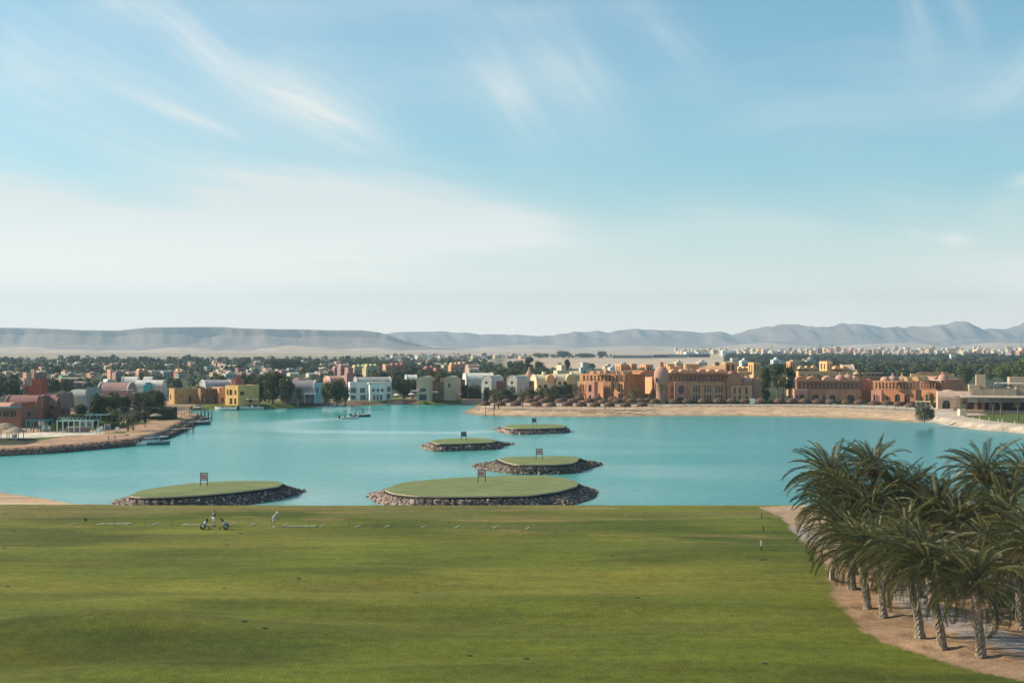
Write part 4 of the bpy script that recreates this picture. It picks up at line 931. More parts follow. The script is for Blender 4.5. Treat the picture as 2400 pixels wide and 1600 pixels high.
# ================================================================== TREES OF THE TOWN
LEAFD = mat('foliage_dark', (0.035, 0.053, 0.017), 0.7, .35, .35, rgb2=(0.085, 0.11, 0.036), trans=.12, rand=.28, spec=.2)
LEAFO = mat('foliage_olive', (0.055, 0.068, 0.022), 0.7, .3, .35, rgb2=(0.125, 0.135, 0.05), trans=.12, rand=.25, spec=.2)
LEAFB = mat('foliage_bright', (0.10, 0.135, 0.028), 0.7, .3, .4, rgb2=(0.175, 0.20, 0.05), trans=.15, rand=.2, spec=.2)
LEAFG = mat('foliage_grey', (0.16, 0.15, 0.10), 0.8, .3, .5, rgb2=(0.27, 0.25, 0.17), trans=.1, rand=.2, spec=.2)
TRK = mat('tree_trunk', (0.16, 0.12, 0.085), .9, .3, 3)
def crown_mesh(seed, rx, rz, n, leaf, lumps=9, m_=None, shape='round'):
    rg = random.Random(seed); m = M(); bl = []
    for i in range(lumps):
        a = rg.random()*6.28; rr = rx*.58*rg.random()**.5; z = rg.uniform(-.45, .62)*rz
        if shape == 'tall': rr *= .6*(1-.5*max(0, z/rz)); 
        bl.append((Vector((rr*math.cos(a), rr*math.sin(a), z)), rg.uniform(.34, .55)*rx*(1 if shape == 'round' else .8)))
    for i in range(n):
        c, br_ = rg.choice(bl)
        d = Vector((rg.gauss(0, 1), rg.gauss(0, 1), rg.gauss(0, 1)*.9+.15)).normalized()
        p = c+d*br_*(rg.random()**.28); p.z = max(p.z, -rz*.98)
        nrm = (d+Vector((rg.gauss(0, .55), rg.gauss(0, .55), rg.gauss(0, .55)))).normalized(); a = nrm.cross(Vector((.3, .2, 1))).normalized(); b_ = nrm.cross(a)
        s = leaf*rg.uniform(.6, 1.3); m.quad(p-a*s, p-b_*s*.7, p+a*s, p+b_*s*.7)
    me = bpy.data.meshes.new('crown'); me.from_pydata(m.v, [], m.f); me.materials.append(m_); me.update(); return me
def bush_set(mats, shape='round', n=520, leaf=.16): return [crown_mesh(40+i+len(mats)*7, 1, .85 if shape == 'round' else 1.5, n, leaf, 10, mats[i % len(mats)], shape) for i in range(6)]
CR = {'dark': bush_set([LEAFD]), 'olive': bush_set([LEAFO, LEAFD, LEAFO]), 'bright': bush_set([LEAFB, LEAFO, LEAFB, LEAFB, LEAFO, LEAFB]), 'tall': bush_set([LEAFD, LEAFO], 'tall'), 'grey': bush_set([LEAFG])}
CRH = {k: [crown_mesh(80+i, 1, .85 if k != 'tall' else 1.5, 2600, .072, 18, m_, 'tall' if k == 'tall' else 'round') for i in range(3)] for k, m_ in (('dark', LEAFD), ('olive', LEAFO), ('tall', LEAFD), ('grey', LEAFG), ('bright', LEAFB))}
tm = M(); tm.tube([(0, 0, -.05), (.02, 0, .5), (0, .02, 1)], [.07, .05, .035], 6); tm.tube([(0, 0, .55), (.25, .1, 1.05)], [.03, .015], 5); tm.tube([(0, 0, .6), (-.22, -.12, 1.05)], [.03, .015], 5)
TRUNKP = tm.obj('trunk', TRK); TRUNKM = TRUNKP.data; bpy.data.objects.remove(TRUNKP)
rgT = random.Random(77)
def tree(label, loc, w, h, kind='dark', big=False, group=None, cat='tree', name='tree'):
    r = empty(name, loc, rgT.random()*6.28); tag(r, label, cat, group)
    me = rgT.choice((CRH if big else CR)[kind]); zz = 1.5 if kind == 'tall' else .85
    th = h*(.12 if kind == 'tall' else .02); ch = (h-th)/2
    c = bpy.data.objects.new('crown', me); COL.objects.link(c); c.parent = r; c.scale = (w/2, w/2, ch/zz*1.02); c.location = (0, 0, th+ch*.93)
    t = bpy.data.objects.new('trunk', TRUNKM); COL.objects.link(t); t.parent = r; t.scale = (h*.5, h*.5, h*.5)
    return r
def treepx(label, px, pyb, pyt, wpx, kind='dark', big=True, z=LZ, **k):
    p = P(px, pyb, z); s = p.y/F; return tree(label, p, wpx*s, (pyb-pyt)*s, kind, big, **k)
# ---- palms of the far shore
def farpalm_mesh(seed, m_=None, nf=34, L=2.6, wind=-.15):
    rg = random.Random(seed); m = M()
    for i in range(nf):
        az = i*2.39996; t = i/nf; el = R(75-115*t); p = Vector((0, 0, 0)); d0 = Vector((math.cos(az), math.sin(az), 0)); wv = Vector((-math.sin(az), math.cos(az), 0)); seg = 6; ang = el; L_ = L*rg.uniform(.8, 1.1)
        for k in range(seg):
            ang -= .22+.1*t; q = p+(d0*math.cos(ang)+Vector((0, 0, math.sin(ang))))*L_/seg+Vector((wind*.06, 0, 0)); w0 = .30*math.sin(PI*(.15+.8*k/seg)); w1 = .30*math.sin(PI*(.15+.8*(k+1)/seg))
            g = (q-p)*.35
            for s in (-1, 1):
                dr = Vector((0, 0, -.45))
                m.tri(p, p+g, p+g*1.3+wv*s*w0+dr*w0); m.tri(p+g*1.3, p+g*2.1, p+g*2.5+wv*s*w1+dr*w1)
                m.quad(p, q, q+wv*s*w1*.35+dr*w1*.2, p+wv*s*w0*.35+dr*w0*.2)
            p = q
    me = bpy.data.meshes.new('crown'); me.from_pydata(m.v, [], m.f); me.materials.append(m_ or LEAFO); me.update(); return me
FPM = [farpalm_mesh(i, FROND) for i in range(4)]
def farpalm(label, px, pyb, pyt, z=LZ, s=1.0, lean=0.0):
    p = P(px, pyb, z); sc_ = p.y/F; h = (pyb-pyt)*sc_; r = empty('palm_tree', p, 0); tag(r, label, 'palm tree', None)
    hh = max(1.2, h-1.7*s); t = M(); t.tube([(0, 0, -.2), (lean*.3, 0, hh*.4), (lean, 0, hh)], [.26, .19, .17], 7); t.obj('trunk', TRK, r)
    c = bpy.data.objects.new('crown', rgT.choice(FPM)); COL.objects.link(c); c.parent = r; c.location = (lean, 0, hh); c.rotation_euler = (0, 0, rgT.random()*6.28); c.scale = (s,)*3
    return r
fp = [('on the beach spit behind the swing', 1159, 958, 908, 1.1), ('just right of the swing palm on the spit', 1168, 957, 912, .8), ('behind the left umbrellas, slender with a grey crown', 1202, 939, 899, 1.0), ('rising between the left umbrellas with a straight trunk', 1225, 954, 907, 1.2),
      ('in front of the cream vaulted villa', 1285, 945, 902, 1.1), ('right of the palm before the cream vaulted villa', 1300, 945, 905, 1.0), ('tall one left of the ochre hotel wing', 1339, 939, 890, 1.2), ('close beside the tall palm left of the hotel wing', 1348, 938, 893, 1.1), ('leaning over the left corner of the hotel wing', 1359, 938, 896, 1.0),
      ('in front of the pink bay of the left hotel wing', 1396, 936, 900, 1.05), ('short one at the corner of the blank orange wall', 1455, 936, 912, .7), ('in front of the blank orange hotel wall', 1485, 948, 902, 1.15), ('tall thin one before the round domed tower', 1549, 948, 888, 1.15),
      ('tall one before the dark vaulted end of the central wing', 1723, 937, 887, 1.3), ('pair member left, below the dark tree clump', 1829, 936, 880, 1.0), ('pair member right, below the dark tree clump', 1836, 936, 872, 1.2), ('slim one left of the red wing', 1873, 935, 890, .9), ('tall one before the red wing', 1922, 936, 869, 1.25),
      ('short one before the middle bay of the red wing', 1971, 938, 902, .85), ('tall one at the right end of the red wing', 2019, 937, 871, 1.15), ('left one of three before the far wing', 2080, 940, 886, 1.1), ('middle one of three before the far wing', 2095, 942, 884, 1.15), ('right one of three before the far wing', 2112, 943, 884, 1.15),
      ('bushy one left of the arched entrance building', 2183, 951, 912, 1.25), ('left one on the terrace lawn', 2328, 980, 942, .45), ('middle one on the terrace lawn', 2346, 974, 938, .4), ('right one on the terrace lawn', 2386, 986, 940, .5),
      ('in the garden of the left villas, tall with a full crown', 272, 992, 948, 1.1), ('brown skirted one near the left shore', 300, 1010, 960, 1.1), ('brown skirted one rightmost on the left shore', 312, 1008, 958, 1.0), ('low spreading one behind the white pergola', 225, 985, 940, 1.2),
      ('in front of the brown arched villa', 445, 945, 905, 1.0), ('right of the brown arched villa', 462, 944, 900, 1.1), ('beside the yellow villa', 580, 944, 895, 1.2), ('left of the lilac villa garden', 700, 945, 900, 1.2), ('small one in the garden of the red villas', 2160, 946, 925, .6)]
for l_, a, b_, c_, s_ in fp: farpalm('palm '+l_, a, b_, c_, s=s_)
# ---- named tree clumps
TL = [ # label, px, base, top, width, kind
 ('tall dark casuarina in the middle of the hotel, left part of the clump', 1795, 934, 850, 46, 'tall'), ('tall dark casuarina in the middle of the hotel, central crown', 1822, 933, 843, 50, 'tall'), ('tall dark casuarina in the middle of the hotel, right part of the clump', 1850, 934, 852, 44, 'tall'), ('low dark tree at the right foot of the hotel tree clump', 1868, 936, 895, 30, 'dark'),
 ('grey leafless looking shrub at the end of the beach by the stone ramp', 2166, 990, 946, 50, 'grey'), ('small shrub growing beside the grey waterside shrub', 2182, 985, 958, 22, 'olive'),
 ('large round dark tree between the yellow and lilac villas', 640, 946, 872, 60, 'dark'), ('large dark tree left of the trees before the lilac villa', 610, 944, 882, 44, 'dark'), ('dark tree touching the lilac villa on its left', 672, 947, 888, 42, 'dark'), ('narrow dark tree before the lilac villa', 698, 948, 905, 22, 'tall'),
 ('olive tree right of the lilac villa', 765, 950, 895, 36, 'olive'), ('dark tree left of the white villa', 790, 950, 890, 40, 'dark'), ('low olive tree by the white villa wall', 808, 948, 905, 26, 'olive'),
 ('dark round tree right of the white villa', 945, 936, 889, 38, 'dark'), ('dark round tree left of the tan villa', 968, 935, 888, 36, 'dark'),
 ('olive tree above the dark hedge in the bay', 1110, 934, 902, 34, 'olive'), ('dark tree at the end of the hedge in the bay', 1135, 936, 905, 30, 'bright'), ('dark tree left of the first hotel wing', 1330, 940, 898, 36, 'dark'), ('dark rounded tree behind the left beach umbrellas', 1305, 940, 903, 40, 'dark'), ('dark rounded tree behind the slender beach palm', 1245, 940, 907, 40, 'olive'),
 ('dark rounded tree above the promenade wall', 1275, 940, 908, 34, 'dark'), ('low dark tree behind the spit palms', 1185, 942, 912, 34, 'dark'),
 ('tall conifer like tree rising above the belt behind the conical dome', 1240, 880, 832, 42, 'tall'), ('dark tree left of the tall conifer like tree', 1215, 880, 845, 34, 'dark'), ('dark tree right of the tall conifer like tree', 1265, 880, 846, 30, 'olive'), ('reddish dark tree behind the cream tower', 1330, 878, 838, 26, 'tall'),
 ('dark garden tree before the grey vaulted villa on the left', 232, 985, 925, 52, 'dark'), ('dark garden tree left of the pink villa', 262, 980, 920, 48, 'dark'), ('dark garden tree below the pink villa', 290, 975, 928, 40, 'dark'), ('dark garden tree below the pale vaulted villa', 330, 968, 920, 50, 'dark'), ('dark garden tree right of the pale vaulted villa', 372, 966, 916, 40, 'dark'),
 ('olive tree before the turquoise bay', 352, 950, 914, 30, 'olive'), ('dark tree behind the red tower', 120, 925, 885, 50, 'dark'), ('dark tree behind the brown vaulted house', 30, 935, 890, 60, 'dark'), ('dark tree at the left picture edge behind the houses', -10, 935, 895, 50, 'dark'), ('olive tree right of the red tower', 150, 920, 888, 50, 'olive'),
 ('dark tree before the brown villa terrace', 405, 940, 910, 26, 'dark'), ('dark tree behind the yellow villa', 590, 940, 890, 30, 'dark'),
 ('dark rounded conifer behind the white pergola', 340, 1000, 962, 24, 'tall'), ('slim cypress on the left shore', 284, 1005, 972, 14, 'tall'), ('round clipped bush beside the white pergola', 224, 1005, 977, 18, 'dark'),
 ('large distant mass of dark trees, left half', 640, 868, 840, 60, 'dark'), ('large distant mass of dark trees, right half', 680, 868, 841, 66, 'dark'), ('large distant mass of dark trees, trailing right end', 725, 868, 850, 50, 'dark'),
 ('distant dark dome shaped tree on the desert edge, larger one', 1322, 838.5, 822, 42, 'dark'), ('distant dark dome shaped tree on the desert edge, smaller one', 1410, 838.5, 823, 24, 'dark'), ('distant flat dark thicket left of the dome shaped trees', 1268, 838.5, 828, 50, 'dark'), ('distant flat dark thicket between the dome shaped trees', 1368, 838.5, 828, 50, 'dark'),
 ('bright green rounded tree left of the tan tower', 2262, 905, 856, 40, 'bright'), ('bright green tree right of the tan tower', 2350, 895, 855, 50, 'bright'), ('bright green tree at the right picture edge', 2390, 898, 845, 50, 'bright'), ('yellowish bush at the foot of the hotel tree clump', 1795, 940, 914, 24, 'bright'), ('small yellow green bush by the blank orange wall', 1512, 938, 922, 26, 'bright'),
 ('small yellow green bush right of the low palm by the orange wall', 1500, 939, 925, 20, 'bright'), ('round dark bush left of the arched pergola', 118, 1000, 974, 34, 'dark'), ('green bush between the two turquoise pergolas', 128, 1012, 992, 26, 'bright'), ('wide bush behind the arched pergola', 175, 994, 972, 44, 'olive'), ('dark bush right of the pale pergola', 262, 998, 970, 34, 'dark'), ('dark bush filling the corner by the timber pergola', 322, 992, 962, 40, 'dark'), ('dark tree shading the timber pergola', 350, 978, 934, 46, 'dark'), ('low green bush by the white garden chairs', 246, 1004, 988, 20, 'bright'), ('spreading dark tree over the garden hedge', 190, 982, 948, 44, 'olive'),
 ('dark shaded shrub mass under the palms right of the road', 2405, 1462, 1385, 90, 'dark'), ('low dark shrub behind the thick palm trunk', 2352, 1425, 1380, 60, 'dark'),
 ('small dark bush by the door of the yellow villa', 560, 946, 935, 12, 'dark')]
for l_, a, b_, c_, w_, k_ in TL: treepx(l_, a, b_, c_, w_, k_, z=(1.2 if b_ > 1300 else LZ))
# ---- hedges: clipped boxes of leaves
def hedge(label, px0, px1, pyb, pyt, dep=2.5, m_=LEAFD, z=LZ):
    a, b_ = P(px0, pyb, z), P(px1, pyb, z); w = b_.x-a.x; h = (pyb-pyt)*a.y/F; r = empty('hedge', a); tag(r, label, 'hedge')
    c = M(); c.box(.15, w-.15, .15, dep-.15, 0, h-.12); c.obj('branches', mat('hedge_core', (.02, .028, .012)), r)
    l = M(); rg = random.Random(px0)
    n = int((w*h+w*dep)*16)+60
    for i in range(min(n, 5200)):
        f = rg.random(); 
        if f < .5: p = Vector((rg.uniform(0, w), rg.uniform(-.05, .1), rg.uniform(0, h))); nr = Vector((0, -1, .2))
        elif f < .9: p = Vector((rg.uniform(0, w), rg.uniform(0, dep), h+rg.uniform(-.1, .1))); nr = Vector((0, 0, 1))
        else: p = Vector((rg.choice((0, w)), rg.uniform(0, dep), rg.uniform(0, h))); nr = Vector((1, 0, 0))
        nr = (nr+Vector((rg.gauss(0, .6), rg.gauss(0, .6), rg.gauss(0, .6)))).normalized(); q = nr.cross(Vector((.2, .3, 1))).normalized(); t = nr.cross(q); s = rg.uniform(.1, .24)
        l.quad(p-q*s, p-t*s*.8, p+q*s, p+t*s*.8)
    l.obj('leaves', m_, r)
for h_ in [('tall clipped dark hedge in the bay below the cream vault', 1031, 1096, 934, 903, 5), ('lower clipped hedge right of the tall hedge in the bay', 1096, 1130, 935, 908, 4), ('dark clipped hedge block at the end of the left peninsula', 345, 404, 983, 956, 6), ('low hedge before the garden of the left villas', 230, 292, 1003, 990, 3, LEAFB),
           ('bright clipped hedge behind the white pergola', 110, 160, 1000, 982, 4, LEAFB), ('long clipped hedge above the pergola garden', 140, 250, 985, 972, 5, LEAFB), ('small bright hedge beside the white villa', 804, 820, 935, 921, 3, LEAFB), ('dark hedge block on the bay shore', 1133, 1166, 940, 915, 4), ('dark hedge behind the left umbrellas', 1168, 1345, 943, 925, 4),
           ('low dark hedge along the promenade before the central wing', 1560, 1770, 946, 940, 1.5), ('low dark hedge along the promenade before the red wing', 1780, 2030, 946, 940, 1.5), ('low dark hedge along the promenade before the far wing', 2040, 2150, 948, 942, 1.5), ('small bush hedge at the entrance building', 2190, 2200, 955, 944, 2, LEAFB)]: hedge(*h_)
# ================================================================== BUILDINGS
FRM = mat('window_frame', (.22, .15, .10), .7); FRT = mat('turquoise_frame', (.05, .22, .26), .6); PT = mat('turquoise_glass', (.03, .13, .15), .2, spec=.5)
ROOFG = mat('flat_roof', (.42, .36, .29), .9, .2, .3); CAPW = mat('pale_coping', (.62, .56, .48), .8, .1)
def wall(m, o, u, n, W, H, ops, t=.35, mi=0):
    """a wall with real openings; o bottom corner, u along, n inward"""
    o, u, n = Vector(o), Vector(u), Vector(n); Z = Vector((0, 0, 1))
    ops = [(max(.02, a), min(W-.02, b_), max(.02, c), min(H-.02, d), e) for a, b_, c, d, e in ops]
    us_ = sorted({0, W} | {x for q in ops for x in q[:2]}); zs = sorted({0, H} | {x for q in ops for x in q[2:4]})
    for i in range(len(us_)-1):
        for j in range(len(zs)-1):
            a, b_, c, d = us_[i], us_[i+1], zs[j], zs[j+1]; mu, mz = (a+b_)/2, (c+d)/2
            if any(q[0] < mu < q[1] and q[2] < mz < q[3] for q in ops): continue
            m.quad(o+u*a+Z*c, o+u*b_+Z*c, o+u*b_+Z*d, o+u*a+Z*d, mi)
    for a, b_, c, d, arch in ops:
        m.quad(o+u*a+Z*c, o+u*a+Z*d, o+u*a+Z*d+n*t, o+u*a+Z*c+n*t, mi); m.quad(o+u*b_+Z*c, o+u*b_+Z*c+n*t, o+u*b_+Z*d+n*t, o+u*b_+Z*d, mi)
        m.quad(o+u*a+Z*c, o+u*a+Z*c+n*t, o+u*b_+Z*c+n*t, o+u*b_+Z*c, mi); m.quad(o+u*a+Z*d, o+u*b_+Z*d, o+u*b_+Z*d+n*t, o+u*a+Z*d+n*t, mi)
        if arch:
            r = (b_-a)/2; rv = min(r, (d-c)*.6); cx = (a+b_)/2; k = 5
            full = arch == 2      # round opening
            for s in (-1, 1):
                for zc, zs_ in (((d-rv), 1),) + ((((c+rv), -1),) if full else ()):
                    cor = o+u*(cx+s*r)+Z*(zc+zs_*rv)+n*.02
                    for i in range(k):
                        t0, t1 = PI/2*i/k, PI/2*(i+1)/k
                        m.tri(cor, o+u*(cx+s*r*math.cos(t0))+Z*(zc+zs_*rv*math.sin(t0))+n*.02, o+u*(cx+s*r*math.cos(t1))+Z*(zc+zs_*rv*math.sin(t1))+n*.02, mi)
def window_obj(par, o, u, n, op, fm, gm, t=.33, split=True, name='window', bars=True):
    o, u, n = Vector(o), Vector(u), Vector(n); Z = Vector((0, 0, 1)); a, b_, c, d = op[:4]; q = o+n*(t-.06)
    fw = .09; m = M()
    def bar(a0, a1, z0, z1): m.quad(q+u*a0+Z*z0, q+u*a1+Z*z0, q+u*a1+Z*z1, q+u*a0+Z*z1, 0)
    bar(a, a+fw, c, d); bar(b_-fw, b_, c, d); bar(a+fw, b_-fw, c, c+fw); bar(a+fw, b_-fw, d-fw, d)
    if bars and b_-a > .9: bar((a+b_)/2-.04, (a+b_)/2+.04, c+fw, d-fw)
    if bars and d-c > 1.6: zz = c+(d-c)*.62; bar(a+fw, b_-fw, zz-.0401, zz+.04)
    g = M(); q = o+n*(t-.02); g.quad(q+u*a+Z*c, q+u*b_+Z*c, q+u*b_+Z*d, q+u*a+Z*d)
    if split:
        w = m.obj(name, fm, par); g.obj('pane', gm, w)  # in the deep arches this dark pane paints their shade
    else:
        m.v += g.v; m.f.append(tuple(len(m.v)-4+i for i in range(4))); m.m.append(1); m.obj(name, [fm, gm], par)
class Bld:
    def __init__(s, name, label, cat, px, py, th, group=None, Y=None, split=False):
        s.O = P(px, py, LZ) if Y is None else PY(px, Y, LZ); s.px = px; s.Y = s.O.y; s.phi = math.atan((px-1200)/F)
        s.th = R(th); s.rz = s.th-s.phi; s.split = split; s.py = H0+(CZ-LZ)*F/s.Y
        s.r = empty(name, s.O, s.rz); tag(s.r, label, cat, group)
        s.inv = Matrix.Rotation(-s.rz, 3, 'Z')
    def loc(s, px, dy=0.0):
        """local position, on the ground, of the point at column px, dy metres behind the front"""
        return s.inv @ (PY(px, s.Y+dy, LZ)-s.O)
    def hz(s, py, dy=0.0): return CZ-(py-H0)*(s.Y+dy)/F-LZ
    def dims(s, p0, pc, p1, dy, dep=None):
        sc_ = (s.Y+dy)/F*math.cos(s.phi); t = abs(s.th)
        if s.th >= 0: W = (p1-pc)*sc_/max(.2, math.cos(t)); D = dep or max(3.0, (pc-p0)*sc_/max(.12, math.sin(t)))
        else: W = (pc-p0)*sc_/max(.2, math.cos(t)); D = dep or max(3.0, (p1-pc)*sc_/max(.12, math.sin(t)))
        return W, D
    def block(s, p0, pc, p1, pt, pb, m_, front=(), side=(), dy=0.0, dep=None, name='wall', par=.3, fm=None, gm=None, roof=None, t=.35, wname='window', bars=True):
        W, D = s.dims(p0, pc, p1, dy, dep); c = s.loc(pc, dy); z1 = s.hz(pt, dy); z0 = 0.0 if pb is None else max(0.0, s.hz(pb, dy)); H = z1-z0
        x0 = 0 if s.th >= 0 else -W
        m = M(); o = Vector((c.x+x0, c.y, z0)); X_, Y_ = Vector((1, 0, 0)), Vector((0, 1, 0))
        fo = [(f[0]*W, f[1]*W, f[2]*H, f[3]*H, (f[4] if len(f) > 4 else 0)) for f in front]
        so = [(f[0]*D, f[1]*D, f[2]*H, f[3]*H, (f[4] if len(f) > 4 else 0)) for f in side]
        wall(m, o, X_, Y_, W, H, fo, t)
        if s.th >= 0:   # left side is seen
            wall(m, o+Y_*D, -Y_, X_, D, H, so, t); m.quad(o+X_*W, o+X_*W+Y_*D, o+X_*W+Y_*D+Vector((0, 0, H)), o+X_*W+Vector((0, 0, H)))
            sa = (o+Y_*D, -Y_, X_)
        else:
            wall(m, o+X_*W, Y_, -X_, D, H, so, t); m.quad(o+Y_*D, o, o+Vector((0, 0, H)), o+Y_*D+Vector((0, 0, H)))
            sa = (o+X_*W, Y_, -X_)
        Zv = Vector((0, 0, 1)); m.quad(o+X_*W+Y_*D, o+Y_*D, o+Y_*D+Zv*H, o+X_*W+Y_*D+Zv*H)
        if par:
            k = .28; a = o+Zv*H; i0 = a+X_*k+Y_*k; i1 = a+X_*(W-k)+Y_*k; i2 = a+X_*(W-k)+Y_*(D-k); i3 = a+X_*k+Y_*(D-k); e = [a, a+X_*W, a+X_*W+Y_*D, a+Y_*D]; ii = [i0, i1, i2, i3]
            for q in range(4):
                r_ = (q+1) % 4; m.quad(e[q], e[r_], ii[r_], ii[q]); m.quad(ii[q], ii[r_], ii[r_]-Zv*par, ii[q]-Zv*par)
            m.quad(*[p_-Zv*par for p_ in ii], 1)
        else: m.quad(o+Zv*H, o+X_*W+Zv*H, o+X_*W+Y_*D+Zv*H, o+Y_*D+Zv*H, 1)
        w = m.obj(name, [m_, roof or ROOFG], s.r)
        for f in fo: window_obj(s.r, o, X_, Y_, f, fm or FRM, gm or GLASS_SHADE, t-.02, s.split, wname, bars)
        for f in so: window_obj(s.r, *sa, f, fm or FRM, gm or GLASS_SHADE, t-.02, s.split, wname, bars)
        return (o, W, D, H)
    def vault(s, p0, pc, p1, pt, pb, m_, axis='x', dy=0.0, dep=None, n=12, name='vaulted_roof', lip=None, end=None):
        """half barrel: axis x runs along the front, axis y runs away from the front"""
        W, D = s.dims(p0, pc, p1, dy, dep); c = s.loc(pc, dy); z1 = s.hz(pt, dy); z0 = max(0, s.hz(pb, dy)); H = z1-z0; x0 = c.x+(0 if s.th >= 0 else -W); y0 = c.y
        m = M()
        def pt_(a, e):
            if axis == 'x': return (x0+e*W, y0+D/2-D/2*math.cos(a), z0+H*math.sin(a))
            return (x0+W/2-W/2*math.cos(a), y0+e*D, z0+H*math.sin(a))
        for i in range(n):
            a, b_ = PI*i/n, PI*(i+1)/n
            m.quad(pt_(a, 0), pt_(a, 1), pt_(b_, 1), pt_(b_, 0), 0)
        for e in (0, 1):
            k = len(m.v); m.v += [pt_(PI*i/n, e) for i in range(n+1)]; m.f.append(tuple(k+i for i in range(n+1))); m.m.append(1 if end else 0)
        o = m.obj(name, [m_, end or m_], s.r)
        if lip:
            for e in (0, 1):
                l = M(); sg = -1 if e == 0 else 1
                for i in range(n):
                    a, b_ = PI*i/n, PI*(i+1)/n
                    def q_(aa, f, off):
                        p_ = Vector(pt_(aa, e)); cc = Vector((x0+W/2 if axis == 'y' else p_.x, y0+D/2 if axis == 'x' else p_.y, z0)); d = (p_-cc); p2 = cc+d*f
                        if axis == 'x': p2.x += off*sg
                        else: p2.y += off*sg
                        return p2
                    l.quad(q_(a, 1.06, .12), q_(b_, 1.06, .12), q_(b_, 1.06, -.25), q_(a, 1.06, -.25)); l.quad(q_(a, .96, .12), q_(b_, .96, .12), q_(b_, 1.06, .12), q_(a, 1.06, .12)); l.quad(q_(a, 1.0, -.25), q_(b_, 1.0, -.25), q_(b_, 1.06, -.25), q_(a, 1.06, -.25))
                l.obj('rim', lip, s.r)
        return o
    def dome(s, px, wpx, pt, pb, m_, dy=0.0, knob=None, n=18, point=False, name='dome', bulge=1.0, dome_windows=0):
        c = s.loc(px, dy); sc_ = (s.Y+dy)/F; r = wpx*sc_/2; z1 = s.hz(pt, dy); z0 = s.hz(pb, dy); H = z1-z0; m = M()
        if point: pr = [(r, 0), (r*.97, H*.15), (r*.86, H*.3), (r*.66, H*.48), (r*.42, H*.66), (r*.2, H*.82), (r*.13, H*.88), (r*.13, H), (.001, H*1.01)]
        else: pr = [(r*(1 if bulge <= 1 else .94), -.02)]+[(r*math.cos(t)*bulge**(math.sin(2*t)), H*math.sin(t)) for t in [PI/2*i/8 for i in range(8)]]+[(.001, H)]
        m.lathe((0, 0, 0), pr, n); o = m.obj(name, m_, s.r, smooth=True); o.location = (c.x, c.y+r, z0)
        if knob:
            k = M(); kw, kt = knob; rr = kw*sc_/2; zt = s.hz(kt, dy)-z0; k.lathe((0, 0, 0), [(rr, H*.93), (rr, zt-.2), (rr*1.15, zt-.19), (rr*1.15, zt), (.001, zt+.02)], 10); o2 = k.obj('lantern', m_, o)
    def post(s, px, pt, pb, w, m_, dy=0.0, name='post'):
        c = s.loc(px, dy); m = M(); m.box(c.x-w/2, c.x+w/2, c.y-w/2, c.y+w/2, max(0, s.hz(pb, dy)), s.hz(pt, dy)); return m.obj(name, m_, s.r)
    def slab(s, p0, p1, pt, pb, m_, dy=0.0, dep=3.0, name='slab'):
        """flat piece from column p0 to p1, its front dy metres back"""
        a, b_ = s.loc(p0, dy), s.loc(p1, dy); W = (PY(p1, s.Y+dy)-PY(p0, s.Y+dy)).x*math.cos(s.phi); m = M(); m.box(a.x, a.x+W, a.y, a.y+dep, max(0, s.hz(pb, dy)), s.hz(pt, dy)); return m.obj(name, m_, s.r)
    def lattice(s, p0, pc, p1, pt, pb, m_, dy=-.6, step=1.0, rails=3, name='lattice', dep=None, th=.11):
        W, D = s.dims(p0, pc, p1, 0, dep); c = s.loc(pc, 0); z0 = s.hz(pb, 0); z1 = s.hz(pt, 0); x0 = c.x+(0 if s.th >= 0 else -W); y = c.y+dy; m = M(); n = max(2, int(W/step)); rg = random.Random(int(p0))
        for i in range(n+1):
            if rg.random() < .12: continue
            x = x0+W*i/n; m.box(x-th/2, x+th/2, y-.05, y+.05, z0, z1)
        for k in range(rails):
            z = z0+(z1-z0)*(k+.4)/rails; m.box(x0, x0+W, y-.085, y-.055, z-.05, z+.05)
        D2 = max(2.0, D*.9); xs_ = x0-.0 if s.th >= 0 else x0+W
        for i in range(int(D2/step)+1): yy_ = c.y+i*step; m.box(xs_-.3*(1 if s.th >= 0 else -1)-.05, xs_-.3*(1 if s.th >= 0 else -1)+.05, yy_-.05, yy_+.05, z0, z1)
        m.obj(name, m_, s.r)
# colours of the plasters
cOR = wallmat('orange', (.52, .235, .095)); cOC = wallmat('ochre', (.64, .35, .175)); cYO = wallmat('yellow_ochre', (.68, .42, .19)); cPK = wallmat('terracotta_pink', (.54, .26, .19)); cRB = wallmat('red_brown', (.24, .10, .065)); cRD = wallmat('deep_red', (.40, .07, .035)); cTN = wallmat('tan', (.53, .39, .26)); cSB = wallmat('brown_pink', (.28, .165, .135))
cCR = wallmat('cream', (.62, .52, .36)); cGW = wallmat('grey_white', (.50, .48, .42)); cWH = wallmat('white', (.66, .70, .68)); cLB = wallmat('light_blue', (.33, .47, .50)); cPP = wallmat('dusty_pink', (.36, .21, .19)); cLI = wallmat('lilac_grey', (.26, .22, .235)); cYE = wallmat('yellow', (.66, .42, .15)); cDY = wallmat('dull_yellow', (.42, .27, .11)); cBR = wallmat('warm_brown', (.30, .17, .09))
cTQ = wallmat('turquoise', (.06, .33, .38)); cGR = wallmat('grey_blue', (.31, .33, .30)); cOL = wallmat('olive_yellow', (.46, .40, .22)); cRS = wallmat('rose_red', (.42, .15, .115)); cSL = wallmat('salmon', (.56, .31, .22)); cDO = wallmat('dome_clay', (.44, .26, .19)); cTW = wallmat('terra_orange', (.50, .21, .10))
LAT = mat('lattice_timber', (.42, .22, .12), .8, .25, 1.5)
def arches(n, a=.06, b_=.94, w=.5, z0=.12, z1=.7, k=1): 
    st = (b_-a)/n; return [(a+st*(i+.5-w/2), a+st*(i+.5+w/2), z0, z1, k) for i in range(n)]

